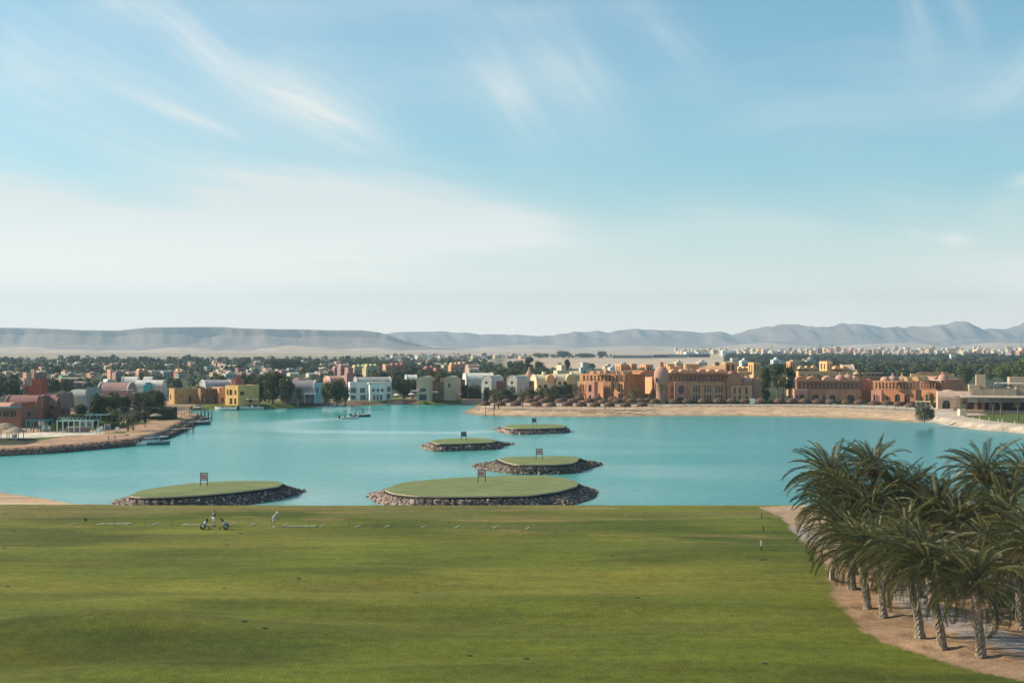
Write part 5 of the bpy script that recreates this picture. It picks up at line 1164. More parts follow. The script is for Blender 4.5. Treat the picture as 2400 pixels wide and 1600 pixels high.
# ---- hotel, left wing
H1 = Bld('hotel_wing', 'ochre three storey hotel wing on the left, with a blank orange side wall', 'hotel', 1462, 942, -32, 'hotel wings', split=True)
tw = [(.055, .085, .08, .36, 1), (.10, .13, .08, .36, 1), (.17, .20, .08, .36, 1), (.23, .26, .08, .36, 1), (.06, .09, .52, .86, 1), (.11, .14, .52, .86, 1), (.17, .20, .52, .86, 1), (.23, .26, .52, .86, 1), (.56, .585, .5, .86, 1), (.60, .625, .5, .86, 1), (.64, .665, .5, .86, 1), (.72, .75, .5, .88, 1), (.765, .795, .5, .88, 1), (.56, .585, .06, .38, 1), (.60, .625, .06, .38, 1), (.64, .665, .06, .38, 1), (.72, .75, .06, .4, 1), (.765, .795, .06, .4, 1), (.88, .915, .5, .9, 1), (.94, .975, .5, .9, 1), (.88, .915, .06, .42, 1), (.94, .975, .06, .42, 1), (.455, .49, .08, .4, 1)]
H1.block(1351, 1462, 1512, 895, None, cOC, tw)
H1.block(1356, 1463, 1512, 877, 894.8, cOC, arches(11, .06, .97, .52, .05, .8, 0), dy=1.2, name='loggia_wall')
H1.lattice(1358, 1462, 1475, 877, 895, LAT, dy=-.1, rails=3, dep=2)
H1.slab(1370, 1462, 875.5, 877, LAT, dy=-1.0, dep=1.4, name='roof_beam')
H1.block(1373, 1393, 1400, 894, None, cPK, [(.35, .62, .06, .34, 1), (.3, .68, .5, .85, 1)], dy=-2.0, dep=2.2, name='bay')
H1.block(1414, 1432, 1436, 894, None, cBR, arches(3, .1, .9, .5, .1, .8), dy=-1.4, dep=1.6, name='bay')
W_, D_ = H1.dims(1462, 1462, 1512, 0)
H1.block(1463, 1463.2, 1524, 877, None, cOR, dy=.05, name='side_wall', dep=D_)
for a, b_ in ((1378, 1392), (1393, 1407), (1436, 1447), (1448, 1461)): H1.vault(a, b_, b_+8, 868.5, 876, cOC, 'y', dy=1.6, dep=14, lip=cSL)
H1.vault(1462, 1500, 1512, 868, 877, cTW, 'x', dy=3, dep=10)
H1.dome(1417, 14, 865, 876, cDO, dy=2, knob=(3, 860)); H1.dome(1433, 13, 868, 876, cDO, dy=2)
# towers behind
for a, c_, b_, t_, bb, m_, l_ in ((1442, 1455, 1473, 853, 872, cOC, 'short ochre roof tower with two slots, above the left hotel wing'), (1471, 1480, 1493, 852, 872, cOC, 'narrow ochre roof tower right of the two slot tower'), (1500, 1514, 1531, 854, 880, cOC, 'broad ochre tower left of the great clay dome')):
    T_ = Bld('roof_tower', l_, 'tower', c_, 932, 35, 'square towers above the hotel', split=True); T_.block(a, c_, b_, t_, None, m_, [(.25, .4, .80, .93), (.6, .75, .80, .93)], [(.2, .38, .80, .93), (.6, .78, .80, .93)], par=.4); 
T_ = Bld('hotel_link', 'narrow ochre building with tall slots between the left wing and the great dome', 'building', 1530, 938, 20, None, split=True); T_.block(1524, 1528, 1542, 884, None, cOC, [(.15, .32, .2, .85), (.5, .66, .2, .85)], dep=8)
# ---- central wing
H2 = Bld('hotel_wing', 'long central hotel wing with arched windows, timber loggia and round window', 'hotel', 1541, 942, 4, 'hotel wings', split=True)
fr = []
for cx_ in (1555, 1561.5, 1575):
    for z0_, z1_ in ((.03, .37), (.48, .82)): fr.append(((cx_-2-1541)/160, (cx_+2-1541)/160, z0_, z1_, 1))
for cx_ in (1626.5, 1632.5, 1638.5, 1652.5, 1659, 1665, 1678.5, 1685, 1691.5):
    for z0_, z1_ in ((.03, .37), (.48, .84)): fr.append(((cx_-2-1541)/160, (cx_+2-1541)/160, z0_, z1_, 1))
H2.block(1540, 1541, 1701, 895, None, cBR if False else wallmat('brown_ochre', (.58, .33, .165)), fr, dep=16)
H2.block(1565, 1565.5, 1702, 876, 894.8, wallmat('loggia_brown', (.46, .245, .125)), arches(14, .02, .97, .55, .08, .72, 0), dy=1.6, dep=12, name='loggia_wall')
H2.lattice(1565, 1566, 1704, 876, 895, LAT, dy=.2, step=1.15, rails=3, dep=3)
H2.slab(1564, 1708, 873.6, 876, LAT, dy=-1.2, dep=2.2, name='roof_beam')
H2.block(1580, 1581, 1608, 895, None, cPK, [(.33, .84, .42, .82, 2), (.25, .76, .02, .25, 0)], dy=-2.4, dep=2.6, name='bay', par=0)
for i in range(6): a = 1572+i*21.6; H2.vault(a, a+.01, a+20, 866, 874.2, cOC if i != 3 else cSL, 'y', dy=.4, dep=12, lip=cSL)
H2.dome(1611, 21, 862.5, 873, cDO, dy=.5, knob=(5, 857))
H2.slab(1570, 1600, 858, 868, cOC, dy=14, dep=6, name='roof_block'); H2.slab(1606, 1640, 853, 868, cOC, dy=16, dep=7, name='roof_block')
H2.dome(1676, 14, 853, 860, cOC, dy=18, knob=(6, 849)); H2.vault(1640, 1640.1, 1700, 857.5, 868, cOC, 'x', dy=14, dep=10)
D_ = Bld('domed_tower', 'round clay tower with a great bulbous dome and chimney between two hotel wings', 'tower', 1550, 944, 0, 'domed corner towers', split=True)
m = M(); sc_ = D_.Y/F; rr = 17*sc_; m.lathe((0, 0, 0), [(rr*.70, 0), (rr*.72, D_.hz(903)), (rr*1.0, D_.hz(893)), (rr*1.02, D_.hz(880)), (rr*.98, D_.hz(873)), (rr*.86, D_.hz(867)), (rr*.62, D_.hz(861.5)), (rr*.34, D_.hz(858.7)), (.01, D_.hz(858.6))], 24); o = m.obj('dome', cDO, D_.r, smooth=True); o.location = (0, rr, 0)
m = M(); m.lathe((0, 0, 0), [(5*sc_, D_.hz(860)), (4.6*sc_, D_.hz(850)), (5.4*sc_, D_.hz(849.8)), (5.4*sc_, D_.hz(848.8)), (.01, D_.hz(848.6))], 14); k = m.obj('chimney', cTW, D_.r, smooth=False); k.location = (0, rr, 0)
m = M(); m.box(-9.5*sc_, -6.5*sc_, -.02, .6, D_.hz(896), D_.hz(885)); o = m.obj('window', GLASS_SHADE, D_.r); o.location = (-4*sc_, .02, 0)
T_ = Bld('roof_tower', 'ochre tower with two slots right of the great dome', 'tower', 1566, 925, 35, 'square towers above the hotel', split=True); T_.block(1558, 1566, 1581, 853, None, cOC, [(.25, .4, .84, .95), (.6, .75, .84, .95)], [(.3, .5, .84, .95)], par=.4)
H3 = Bld('hotel_wing', 'dark clay vault ended building right of the central wing, behind a palm', 'hotel', 1714, 943, 4, 'hotel wings', split=True)
cVB = wallmat('vault_brown', (.40, .20, .115))
H3.block(1713, 1714, 1762, 903, None, wallmat('brown_ochre', (.58, .33, .165)), [(.12, .22, .05, .4, 1), (.36, .46, .05, .45, 1), (.68, .80, .05, .4, 1), (.12, .22, .5, .9, 1), (.36, .46, .5, .9, 1), (.68, .80, .5, .9, 1)], dep=14)
H3.vault(1704, 1704.1, 1738, 871, 902, cVB, 'y', dy=.3, dep=18, lip=wallmat('vault_rim', (.36, .2, .13)))
H3.block(1703.5, 1704, 1712, 902, None, cVB, dy=.6, dep=10)
H3.dome(1750, 24, 881, 893, cDO, dy=.5, knob=(3, 879)); H3.block(1738.5, 1739, 1761, 893, 903, cVB, dy=.6, dep=10)
H3.block(1762, 1762.4, 1782, 887, None, wallmat('shade_brown', (.32, .18, .11)), dy=1.5, dep=12)
H3.slab(1731, 1762, 871, 878, cOC, dy=16, dep=6, name='roof_block')
for a, c_, b_, t_, l_, by in ((1698, 1700, 1728, 849, 'square ochre tower above the right end of the central wing', 930), (1753, 1766, 1783, 849, 'tall yellow lit tower left of the dark tree clump', 931), (1849, 1852, 1866, 847, 'square ochre tower at the right of the dark tree clump', 928)):
    T_ = Bld('roof_tower', l_, 'tower', c_, by, 28, 'square towers above the hotel', split=True); T_.block(a, c_, b_, t_, None, cYO if 'yellow' in l_ else cOC, [(.15, .33, .76, .93), (.55, .75, .76, .93)], [(.2, .36, .68, .93), (.6, .78, .68, .93)], par=.4)
T_ = Bld('hotel_block', 'ochre roofs with small vaults between the two square towers', 'building', 1728, 926, 20, None, split=True); T_.block(1728, 1729, 1760, 866, None, cOC, arches(3, .1, .9, .3, .8, .95), dep=10)
for a in (1730, 1741, 1751): T_.vault(a, a+.1, a+9.5, 859, 866, cYO, 'y', dy=.5, dep=8)
# ---- yellow block behind red wing
H4 = Bld('hotel_block', 'yellow ochre block with a square tower behind the red hotel wing', 'hotel', 1871, 921, 5, None, split=True)
H4.block(1868, 1871, 2003, 870, None, cYO, [(.03, .06, .55, .85), (.07, .10, .55, .85), (.17, .24, .3, .85, 1), (.27, .30, .5, .85), (.34, .37, .5, .85), (.5, .53, .5, .8), (.56, .59, .5, .8), (.62, .65, .5, .8), (.70, .73, .5, .8)], dep=12)
for i in range(3): a = 1873+i*15; H4.vault(a, a+.1, a+14, 858, 865, cYO, 'y', dy=.6, dep=10, lip=cSL)
for i in range(2): a = 1955+i*18; H4.vault(a, a+.1, a+16, 858, 865, cOC, 'y', dy=.6, dep=10)
H4.vault(1975, 1975.1, 2002, 855, 869, cTN, 'x', dy=2, dep=12, lip=CAPW)
T_ = Bld('roof_tower', 'tallest square yellow tower with two slots above the red hotel wing', 'tower', 1938, 919, 34, 'square towers above the hotel', split=True); T_.block(1920, 1938, 1951, 846.5, None, cYO, [(.2, .4, .74, .92), (.6, .8, .74, .92)], [(.2, .36, .74, .92), (.6, .76, .74, .92)], par=.4)
# ---- red wing
H5 = Bld('hotel_wing', 'red brown hotel wing with three pink bays, arches and timber loggia', 'hotel', 1861, 942, 2, 'hotel wings', split=True)
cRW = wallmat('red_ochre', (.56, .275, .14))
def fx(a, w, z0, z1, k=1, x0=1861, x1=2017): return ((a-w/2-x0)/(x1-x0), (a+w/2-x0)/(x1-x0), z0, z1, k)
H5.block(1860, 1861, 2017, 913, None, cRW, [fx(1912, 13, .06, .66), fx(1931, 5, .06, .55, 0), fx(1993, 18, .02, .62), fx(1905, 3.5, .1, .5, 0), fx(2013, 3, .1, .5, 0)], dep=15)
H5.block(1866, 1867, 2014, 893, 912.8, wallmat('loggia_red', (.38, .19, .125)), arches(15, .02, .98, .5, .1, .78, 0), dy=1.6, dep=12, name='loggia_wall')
H5.lattice(1863, 1864, 2015, 893, 913, LAT, dy=.2, step=1.1, rails=3, dep=3)
H5.slab(1861, 2016, 891, 893, LAT, dy=-.6, dep=1.6, name='roof_beam')
H5.block(1861, 1862, 1893, 912.5, None, cPK, [(.35, .75, .06, .62, 1), (.15, .26, .3, .6, 0)], dy=-2.2, dep=2.4, name='bay', par=0); H5.block(1934, 1935, 1965, 912.5, None, cPK, [(.30, .78, .04, .60, 1)], dy=-2.2, dep=2.4, name='bay', par=0)
H5.block(2017, 2017.4, 2041, 889, None, cTW, dy=2.5, dep=12, name='side_wall')
for i, (a, b_) in enumerate(((1866, 1890), (1893, 1920), (1930, 1958), (2000, 2014))): H5.vault(a, a+.1, b_, 882, 891, cVB if i < 2 else cSL, 'y', dy=.4, dep=13, lip=cTN if i > 1 else None)
H5.dome(1970, 27, 878, 891, cDO, dy=.5, knob=(4, 873.5)); H5.dome(1988, 26, 877, 890, cDO, dy=2.5, knob=(5, 873)); H5.dome(2008, 16, 871, 877, cYO, dy=14, knob=(4, 866))
PG = Bld('roof_pergola', 'long brown timber roof pergola between the red wing and the far wing', 'pergola', 2024, 930, 4); PG.slab(2022, 2072, 873.5, 875.5, LAT, dep=6, name='top'); 
for a in range(2024, 2072, 6): PG.post(a, 875.5, 900, .3, LAT)
PG.block(2024, 2025, 2070, 884, None, cRW, dy=2, dep=8)
# ---- far wing
H6 = Bld('hotel_wing', 'far right orange and pink hotel wing with clay domes and black arches', 'hotel', 2146, 945, -20, 'hotel wings', split=True)
H6 = Bld('hotel_wing', 'orange and pink hotel wing with clay domes, nearest the restaurant', 'hotel', 2041, 945, 4, 'hotel wings', split=True) if False else H6
f6 = lambda a, w, z0, z1, k=1: ((a-w/2-2041)/(2146-2041), (a+w/2-2041)/(2146-2041), z0, z1, k)
H6.block(2041, 2146, 2160, 914, None, cTW, [f6(2103, 12, .05, .66), f6(2126, 13, .05, .66), f6(2078, 3, .1, .5)])
H6.block(2041, 2066, 2068, 914.5, None, cPK, [(.22, .42, .1, .66, 1), (.5, .62, .1, .66, 1), (.7, .8, .1, .6, 1)], dy=-1.2, dep=1.6, name='bay', par=0)
H6.block(2045, 2143, 2152, 893, 913.8, cRW, arches(11, .03, .97, .5, .1, .8, 0), dy=1.4, name='loggia_wall')
H6.lattice(2043, 2146, 2152, 893, 914, LAT, dy=-.1, rails=3, step=1.1, dep=3); H6.slab(2041, 2144, 891.5, 893, LAT, dy=-.4, dep=1.4, name='roof_beam')
H6.dome(2070, 22, 882, 892, cSL, dy=2); H6.dome(2088, 24, 880, 892, cDO, dy=2, knob=(5, 874)); H6.dome(2110, 24, 880, 892, cDO, dy=2, knob=(5, 873)); H6.vault(2113, 2128, 2131, 882.5, 893, cYO, 'y', dy=1, dep=8); H6.vault(2135, 2153, 2158, 882, 893, cYO, 'y', dy=1, dep=10)
H7 = Bld('hotel_wing', 'red hotel end block with one clay dome left of the restaurant', 'hotel', 2208, 943, -30, 'hotel wings', split=True)
H7.block(2152, 2208, 2270, 914, None, cRW, [(.3, .4, .1, .6), (.6, .66, .1, .6)], [(.12, .17, .5, .8), (.3, .34, .5, .8)])
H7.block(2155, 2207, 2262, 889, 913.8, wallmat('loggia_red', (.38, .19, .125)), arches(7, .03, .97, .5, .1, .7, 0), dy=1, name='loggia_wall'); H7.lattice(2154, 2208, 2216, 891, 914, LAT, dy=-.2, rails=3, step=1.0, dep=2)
H7.vault(2153, 2188, 2190, 882, 891, cSL, 'x', dy=2, dep=8); H7.dome(2204, 26, 876, 890, cDO, dy=1, knob=(7, 871)); H7.slab(2181, 2209, 889.4, 891.4, CAPW, dy=-.5, dep=3, name='roof_beam')
H8 = Bld('roof_pergola', 'ochre latticed roof building behind the clay domed end block', 'building', 2135, 930, 3); H8.block(2133, 2135, 2236, 876, None, cYO, arches(14, .02, .98, .5, .62, .85, 0), dep=6); H8.slab(2152, 2222, 872.5, 874.5, LAT, dy=-1, dep=5, name='top')
# ---- entrance and restaurant
E1 = Bld('entrance_building', 'low dusty pink building with a rounded roof and one dark arched doorway', 'building', 2198, 958, 4, None, split=True)
E1.block(2197, 2198, 2250, 932, None, wallmat('rose_tan', (.50, .35, .25)), [(.20, .56, .02, .78, 1)], dep=8); E1.vault(2197, 2198, 2275, 917, 932, wallmat('pink_tan', (.50, .35, .27)), 'x', dy=.2, dep=9); E1.dome(2224, 34, 913, 920, wallmat('pink_tan', (.50, .35, .27)), dy=3)
E2 = Bld('tan_building', 'stacked tan building with a tall blank tower behind the restaurant canopy', 'building', 2278, 945, 3, None, split=True)
E2.block(2269, 2272, 2296, 902, None, cTN, dep=10); E2.block(2286, 2288, 2310, 878, None, cTN, dy=1, dep=5, name='tower'); E2.block(2276, 2278, 2340, 913, None, cTN, dy=-1, dep=12); E2.block(2327, 2329, 2382, 910.5, None, cTN, dy=-3, dep=9); E2.block(2380, 2382, 2440, 908, None, cTN, dy=-3, dep=10); E2.block(2364, 2366, 2440, 884, None, cTN, dy=14, dep=10, name='upper_wall', front=[(.2, .5, .1, .3)])
E2.slab(2334, 2400, 897, 899, CAPW, dy=4, dep=6, name='canopy'); E2.vault(2290, 2291, 2336, 899, 905, cTN, 'x', dy=3, dep=6); E2.dome(2362, 28, 901, 907, mat('blue_tent', (.16, .27, .31), .8), dy=3, name='tent')
for a in (2338, 2350, 2374, 2390): E2.post(a, 899, 910, .2, CAPW, dy=4)
E3 = Bld('restaurant_terrace', 'open restaurant terrace with grey fabric blinds under a flat pale roof', 'restaurant', 2264, 968, 2, None)
E3.slab(2252, 2460, 929, 931.5, wallmat('pale_tan', (.52, .43, .34)), dy=-.5, dep=10, name='roof'); E3.slab(2264, 2460, 961, 974, wallmat('rose_brown', (.36, .23, .18)), dy=0, dep=.8, name='low_wall'); E3.slab(2264, 2460, 931.5, 975, DARKIN, dy=8, dep=.4, name='back_wall'); E3.slab(2264, 2460, 961.5, 975, wallmat('terrace_floor', (.40, .3, .22)), dy=.85, dep=7, name='floor')  # back wall near-black, painting in the shade under the roof
FAB = mat('grey_fabric', (.30, .31, .30), .8, .12, .6)
for i in range(8): a = 2266+i*27.5; E3.slab(a+.7, a+26.8, 931.6, 942.5, FAB, dy=.3, dep=.05, name='blind'); E3.post(a, 931.5, 961.5, .22, WOOD, dy=.3)
for i, a in enumerate((2283, 2300, 2318, 2345, 2368, 2388)): E3.slab(a, a+8, 943, 961, mat('timber_panel', (.36, .22, .12), .8), dy=6, dep=.2, name='panel')
E4 = Bld('pergola', 'small timber pergola at the entrance left of the restaurant terrace', 'pergola', 2237, 962, 3)
for a in (2238, 2242, 2246, 2250, 2254): E4.post(a, 927, 962, .25, mat('bleached_wood', (.55, .42, .25), .8), dy=0)
E4.slab(2236, 2257, 926, 927.4, mat('bleached_wood', (.55, .42, .25), .8), dep=4, name='top'); E4.slab(2234, 2252, 953, 967, wallmat('rose_brown', (.36, .23, .18)), dy=-1.5, dep=1.4, name='low_wall')
E5 = Bld('planter', 'pale yellow block planter at the corner of the restaurant terrace', 'planter', 2249, 974, 14); E5.block(2248, 2250, 2265, 959, None, cCR, dep=3, par=.15)
# thatched hut and white shelter on the beach end
m = None
# ---- villas, left to right
def villa(label, px, py, th, blocks, cat='villa', name='villa', group=None):
    b_ = Bld(name, label, cat, px, py, th, group)
    for q in blocks:
        k = q[0]; kw = q[-1] if isinstance(q[-1], dict) else {}; a = [x for x in q[1:] if not isinstance(x, dict)]
        getattr(b_, {'B': 'block', 'V': 'vault', 'D': 'dome', 'S': 'slab', 'P': 'post'}[k])(*a, **kw)
    return b_
W3 = [(.15, .35, .2, .6), (.6, .8, .2, .6)]
villa('orange brown villa at the left edge with a long window band and terrace wall', 50, 1003, -24, [('B', -40, 50, 92, 955, None, wallmat('umber', (.25, .13, .08)), [(.08, .26, .55, .85), (.30, .48, .55, .85), (.52, .68, .55, .85), (.72, .86, .55, .85)], [(.36, .56, .48, .74)], dict(fm=FRT)), ('V', -30, 22, 50, 944, 956, cSL, 'x', dict(dy=1)), ('V', 50, 50, 88, 943, 956, wallmat('umber', (.25, .13, .08)), 'y', dict(dy=1.5, dep=8)), ('S', -10, 52, 953, 957, FRT, dict(dy=-1.2, dep=1, name='awning'))])
villa('red brown villa with a long barrel vault roof and big arched ends, left shore', 100, 984, -18, [('B', 8, 100, 148, 957, None, cRB, [(.1, .2, .5, .8), (.7, .8, .5, .8)], [(.1, .4, .1, .5)]), ('V', 10, 92, 106, 927, 957, wallmat('clay_roof', (.28, .14, .115)), 'x', dict(dep=9, lip=cPP)), ('V', 86, 100, 108, 928, 957, cRB, 'y', dict(dy=-.4, dep=9, lip=cPP))])
villa('second red brown villa with a barrel vault, between the long vault and the grey villa', 137, 982, -22, [('B', 104, 137, 166, 958, None, cRB, [(.2, .6, .1, .5), (.1, .35, .6, .9)], [(.2, .5, .1, .5), (.2, .5, .6, .9)]), ('V', 100, 132, 140, 926, 950, wallmat('clay_roof', (.28, .14, .115)), 'x', dict(dep=8, lip=cPP)), ('V', 130, 143, 168, 922, 958, cSB, 'y', dict(dy=1.5, dep=9, lip=cPP))])
villa('stepped deep red tower house on the left', 98, 934, -30, [('B', 59, 97, 113, 905, None, cRD, [(.1, .2, .5, .65)]), ('B', 75, 96, 97, 889, 905, cRD, dict(dep=4, name='tower'))], 'house', 'house')
villa('tan stepped tower house behind the deep red tower', 60, 915, 30, [('B', 49, 57, 84, 886, None, cSL), ('B', 57, 62, 74, 873, 887, cSL, dict(dy=1, name='tower')), ('B', 76, 80, 110, 873, None, cSB, [(.2, .35, .3, .7), (.5, .65, .3, .7), (.8, .95, .3, .7)], dict(dy=8))], 'house', 'house')
villa('pale grey villa with a rounded end vault on the left shore', 205, 966, -26, [('B', 160, 204, 236, 928, None, cGR, [(.75, .86, .1, .5)], [(.3, .5, .1, .6)], dict(fm=FRT)), ('V', 160, 200, 206, 913, 928, cGR, 'x', dict(dep=9)), ('V', 200, 206, 236, 908.5, 928, cGR, 'y', dict(dep=8))])
villa('dusty pink villa with a sloping vaulted roof', 296, 955, -14, [('B', 240, 298, 310, 921, None, cPP, [(.62, .7, .4, .6), (.75, .83, .4, .6), (.86, .93, .4, .6), (.5, .6, .05, .3)]), ('V', 228, 298, 308, 897, 921, cPP, 'x', dict(dep=12, lip=CAPW)), ('S', 280, 308, 913, 915, CAPW, dict(dy=-1, name='balcony')), ])
villa('long pale villa with white vaults and a turquoise bay', 380, 938, -10, [('B', 308, 380, 392, 905, None, cGW, [(.15, .2, .3, .5), (.7, .76, .3, .5)]), ('V', 310, 380, 391, 891, 905, wallmat('vault_white', (.62, .60, .52)), 'x', dict(dep=9, lip=CAPW)), ('B', 336, 355, 358, 902, None, cTQ, [(.15, .4, .35, .6), (.55, .85, .35, .6)], dict(dy=-2, dep=3, name='bay', fm=FRT)), ('B', 341, 352, 353, 896, 902, cTQ, dict(dy=-1.5, dep=2, name='bay'))])
villa('pale double vault villa behind the pink villa', 300, 925, -8, [('B', 284, 372, 376, 903, None, cGW), ('V', 284, 320, 332, 883, 903, wallmat('vault_white', (.62, .60, .52)), 'x', dict(dep=10, lip=CAPW)), ('V', 334, 355, 365, 883, 903, wallmat('vault_white', (.62, .60, .52)), 'x', dict(dep=10))])
villa('low yellow and brown villa by the sandy inlet', 409, 947, 24, [('B', 396, 409, 465, 910, None, cDY, [(.2, .25, .4, .6), (.3, .35, .4, .6), (.6, .72, .1, .5, 1)], [(.2, .4, .3, .6)])])
villa('brown villa with three roof arches and a dark loggia', 470, 947, 14, [('B', 464, 470, 513, 910, None, cBR, [(.05, .14, .1, .5), (.3, .55, .05, .5), (.6, .9, .05, .5), (.30, .42, .62, .9, 1), (.48, .60, .62, .9, 1), (.68, .80, .62, .9, 1)]), ('S', 474, 512, 921, 924, WOOD, dict(dy=-2, dep=2, name='balcony')), ('B', 512, 513, 530, 908, None, cOC, [(.3, .7, .1, .4)], dict(dy=.5, dep=9))])
villa('cream villa with a long grey barrel vault behind the brown villa', 485, 935, 14, [('B', 480, 484, 545, 907, None, cGW), ('V', 476, 482, 545, 891, 907, wallmat('grey_vault', (.34, .34, .33)), 'x', dict(dep=9, lip=CAPW))])
villa('bright yellow villa facing the lagoon with narrow dark windows', 558, 950, -48, [('B', 528, 558, 608, 903, None, cYE, [(.12, .25, .50, .78), (.32, .55, .50, .78), (.72, .86, .52, .76), (.34, .56, .05, .35), (.70, .86, .05, .35)], [(.1, .3, .5, .7), (.5, .7, .1, .35)]), ])
villa('red stepped block rising behind the bright yellow villa', 552, 935, -30, [('B', 542, 552, 573, 888, None, cRS), ('B', 552, 553, 560, 880, 888, cRS, dict(name='tower'))], 'house', 'house')
villa('lilac grey barrel vault villa with a light blue cube at its right', 736, 944, -8, [('B', 672, 736, 740, 912, None, cLI, [(.7, .8, .4, .7), (.45, .55, .4, .7)]), ('V', 668, 736, 742, 891, 912, cLI, 'x', dict(dep=10, lip=CAPW)), ('B', 736, 753, 755, 897, None, cLB, [(.2, .65, .5, .75)], dict(dy=-1, name='annex', fm=FRT, gm=PT)), ('S', 712, 741, 922, 924.5, cWH, dict(dy=-2.5, dep=2.5, name='canopy')), ('P', 714, 924, 944, .25, cWH, dict(dy=-2.4)), ('P', 739, 924, 944, .25, cWH, dict(dy=-2.4))])
villa('dusty pink tower house left of the white villa', 812, 925, 20, [('B', 808, 813, 834, 874, None, cPP), ('B', 813, 816, 828, 861, 874, cPP, dict(dy=1, dep=4, name='tower')), ('V', 772, 774, 812, 881.5, 892, cSL, 'x', dict(dep=8, lip=CAPW)), ('B', 772, 774, 808, 891, None, cSL, dict(dy=.3, dep=8))], 'house', 'house')
wv = villa('white villa with turquoise windows and a thick white rimmed roof', 822, 938, 7, [('B', 816, 820, 918, 895, None, cWH, [(.02, .15, .40, .68), (.24, .37, .40, .68), (.02, .14, .05, .28), (.25, .38, .03, .30), (.90, .98, .45, .72), (.89, .97, .05, .34)], dict(fm=FRT, gm=PT)), ('V', 834, 836, 918, 884, 896, cGR, 'x', dict(dep=9, lip=CAPW, dy=1)), ('B', 866, 867, 904, 900, None, cWH, [(.14, .32, .52, .74, 2), (.42, .60, .52, .74, 2), (.70, .88, .52, .74, 2), (.2, .36, .04, .36), (.42, .58, .04, .36), (.64, .80, .04, .36)], dict(dy=-3.4, dep=3.4, name='bay', fm=CAPW)), ('S', 864, 906, 896.5, 900, CAPW, dict(dy=-3.6, dep=3.6, name='parapet'))])
villa('small pale vaulted house behind the trees right of the white villa', 955, 920, 6, [('B', 951, 954, 978, 891, None, cGW), ('V', 950, 953, 978, 878.5, 891, wallmat('vault_white', (.62, .60, .52)), 'x', dict(dep=8, lip=CAPW))])
villa('tan villa with a rounded gable, small square window and round vent, in the bay', 1008, 940, -12, [('B', 976, 1006, 1014, 893, None, cTN, [(.3, .72, .48, .64), (.2, .8, .04, .34)], dict(fm=FRT)), ('V', 976, 1006, 1012, 882, 893, cTN, 'y', dict(dep=10)), ('S', 962, 978, 915, 917, CAPW, dict(dy=-2, name='canopy')), ('P', 963, 917, 934, .2, CAPW, dict(dy=-2))])
villa('dark red brown and grey low villa between the two tan villas', 1012, 938, 8, [('B', 1008, 1010, 1040, 895, None, wallmat('dark_brown', (.20, .11, .085)), [(.1, .4, .35, .6), (.5, .9, .35, .6)]), ('S', 1006, 1028, 917, 921, CAPW, dict(dy=-3, dep=3, name='canopy')), ('P', 1007, 921, 938, .22, WOOD, dict(dy=-2.8)), ('P', 1027, 921, 938, .22, WOOD, dict(dy=-2.8))])
villa('second tan villa with a rounded gable above the tall clipped hedge', 1078, 938, -10, [('B', 1040, 1068, 1080, 888, None, cTN, [(.35, .55, .6, .8)]), ('V', 1040, 1068, 1074, 881, 889, cTN, 'y', dict(dep=8)), ('B', 1031, 1040, 1042, 886, None, cOR, dict(dy=1.5, dep=4, name='annex'))])
villa('long low cream villa with a barrel vault and round end window in the bay', 1092, 925, 8, [('B', 1090, 1093, 1160, 890, None, cGW), ('V', 1086, 1093, 1158, 874.5, 890, wallmat('vault_white', (.62, .60, .52)), 'x', dict(dep=11, lip=CAPW))])
for l_, px_, th_ in (('grey white gabled villa with a round blue window, left one of the pair', 1152, -30), ('grey white gabled villa with a round window, right one of the pair', 1212, -30)):
    dx = px_-1152
    v = villa(l_, px_, 938, th_, [('B', 1128+dx, 1152+dx, 1180+dx, 892, None, cGW, [(.3, .78, .50, .66), (.36, .62, .82, .97, 2)], [(.3, .38, .4, .6), (.7, .78, .4, .6)], dict(fm=FRT, par=0)), ('V', 1128+dx, 1152+dx, 1180+dx, 880, 892, cGW, 'y', dict(lip=CAPW))])
villa('dark red link building between the two grey white gabled villas', 1160, 938, 4, [('B', 1158, 1160, 1186, 893, None, wallmat('dull_red', (.28, .11, .09)), [(.1, .3, .1, .6), (.5, .9, .1, .6)], dict(dep=6, dy=3))], 'building', 'building')
cd_ = villa('clay coloured conical dome with a knob on top behind the grey white villas', 1240, 930, 0, [('B', 1230, 1231, 1256, 892, None, cSB, [(.35, .6, .7, .95, 1)], dict(dep=7)), ('D', 1241, 27, 860, 893, cDO, dict(point=True))], 'building', 'domed_building')
villa('cream yellow villa with two barrel vaults and arched windows', 1258, 933, 14, [('B', 1252, 1258, 1300, 893, None, cCR, [(.1, .28, .6, .75), (.4, .6, .6, .8)]), ('V', 1252, 1258, 1300, 878, 893, cCR, 'x', dict(dep=10, lip=cTN)), ('V', 1280, 1281, 1300, 878, 893, cOC, 'y', dict(dy=-.5, dep=10, lip=cCR)), ('B', 1272, 1273, 1279, 871, 880, cCR, dict(dy=4, dep=2, name='chimney'))])
villa('cream yellow right hand villa with a barrel vault next to the ochre hotel wing', 1304, 933, 14, [('B', 1300, 1304, 1345, 891, None, cCR, [(.1, .28, .75, .95, 1), (.4, .58, .75, .95, 1)]), ('V', 1300, 1304, 1340, 877, 891, cCR, 'x', dict(dep=10, lip=cTN)), ('V', 1326, 1327, 1350, 877, 893, cOL, 'y', dict(dy=-.5, dep=10))])
villa('square cream stepped tower behind the cream vaults', 1308, 925, 24, [('B', 1297, 1306, 1335, 868, None, cCR), ('B', 1306, 1316, 1327, 855, 868, cCR, dict(dy=1, dep=5, name='tower'))], 'tower', 'tower_house')
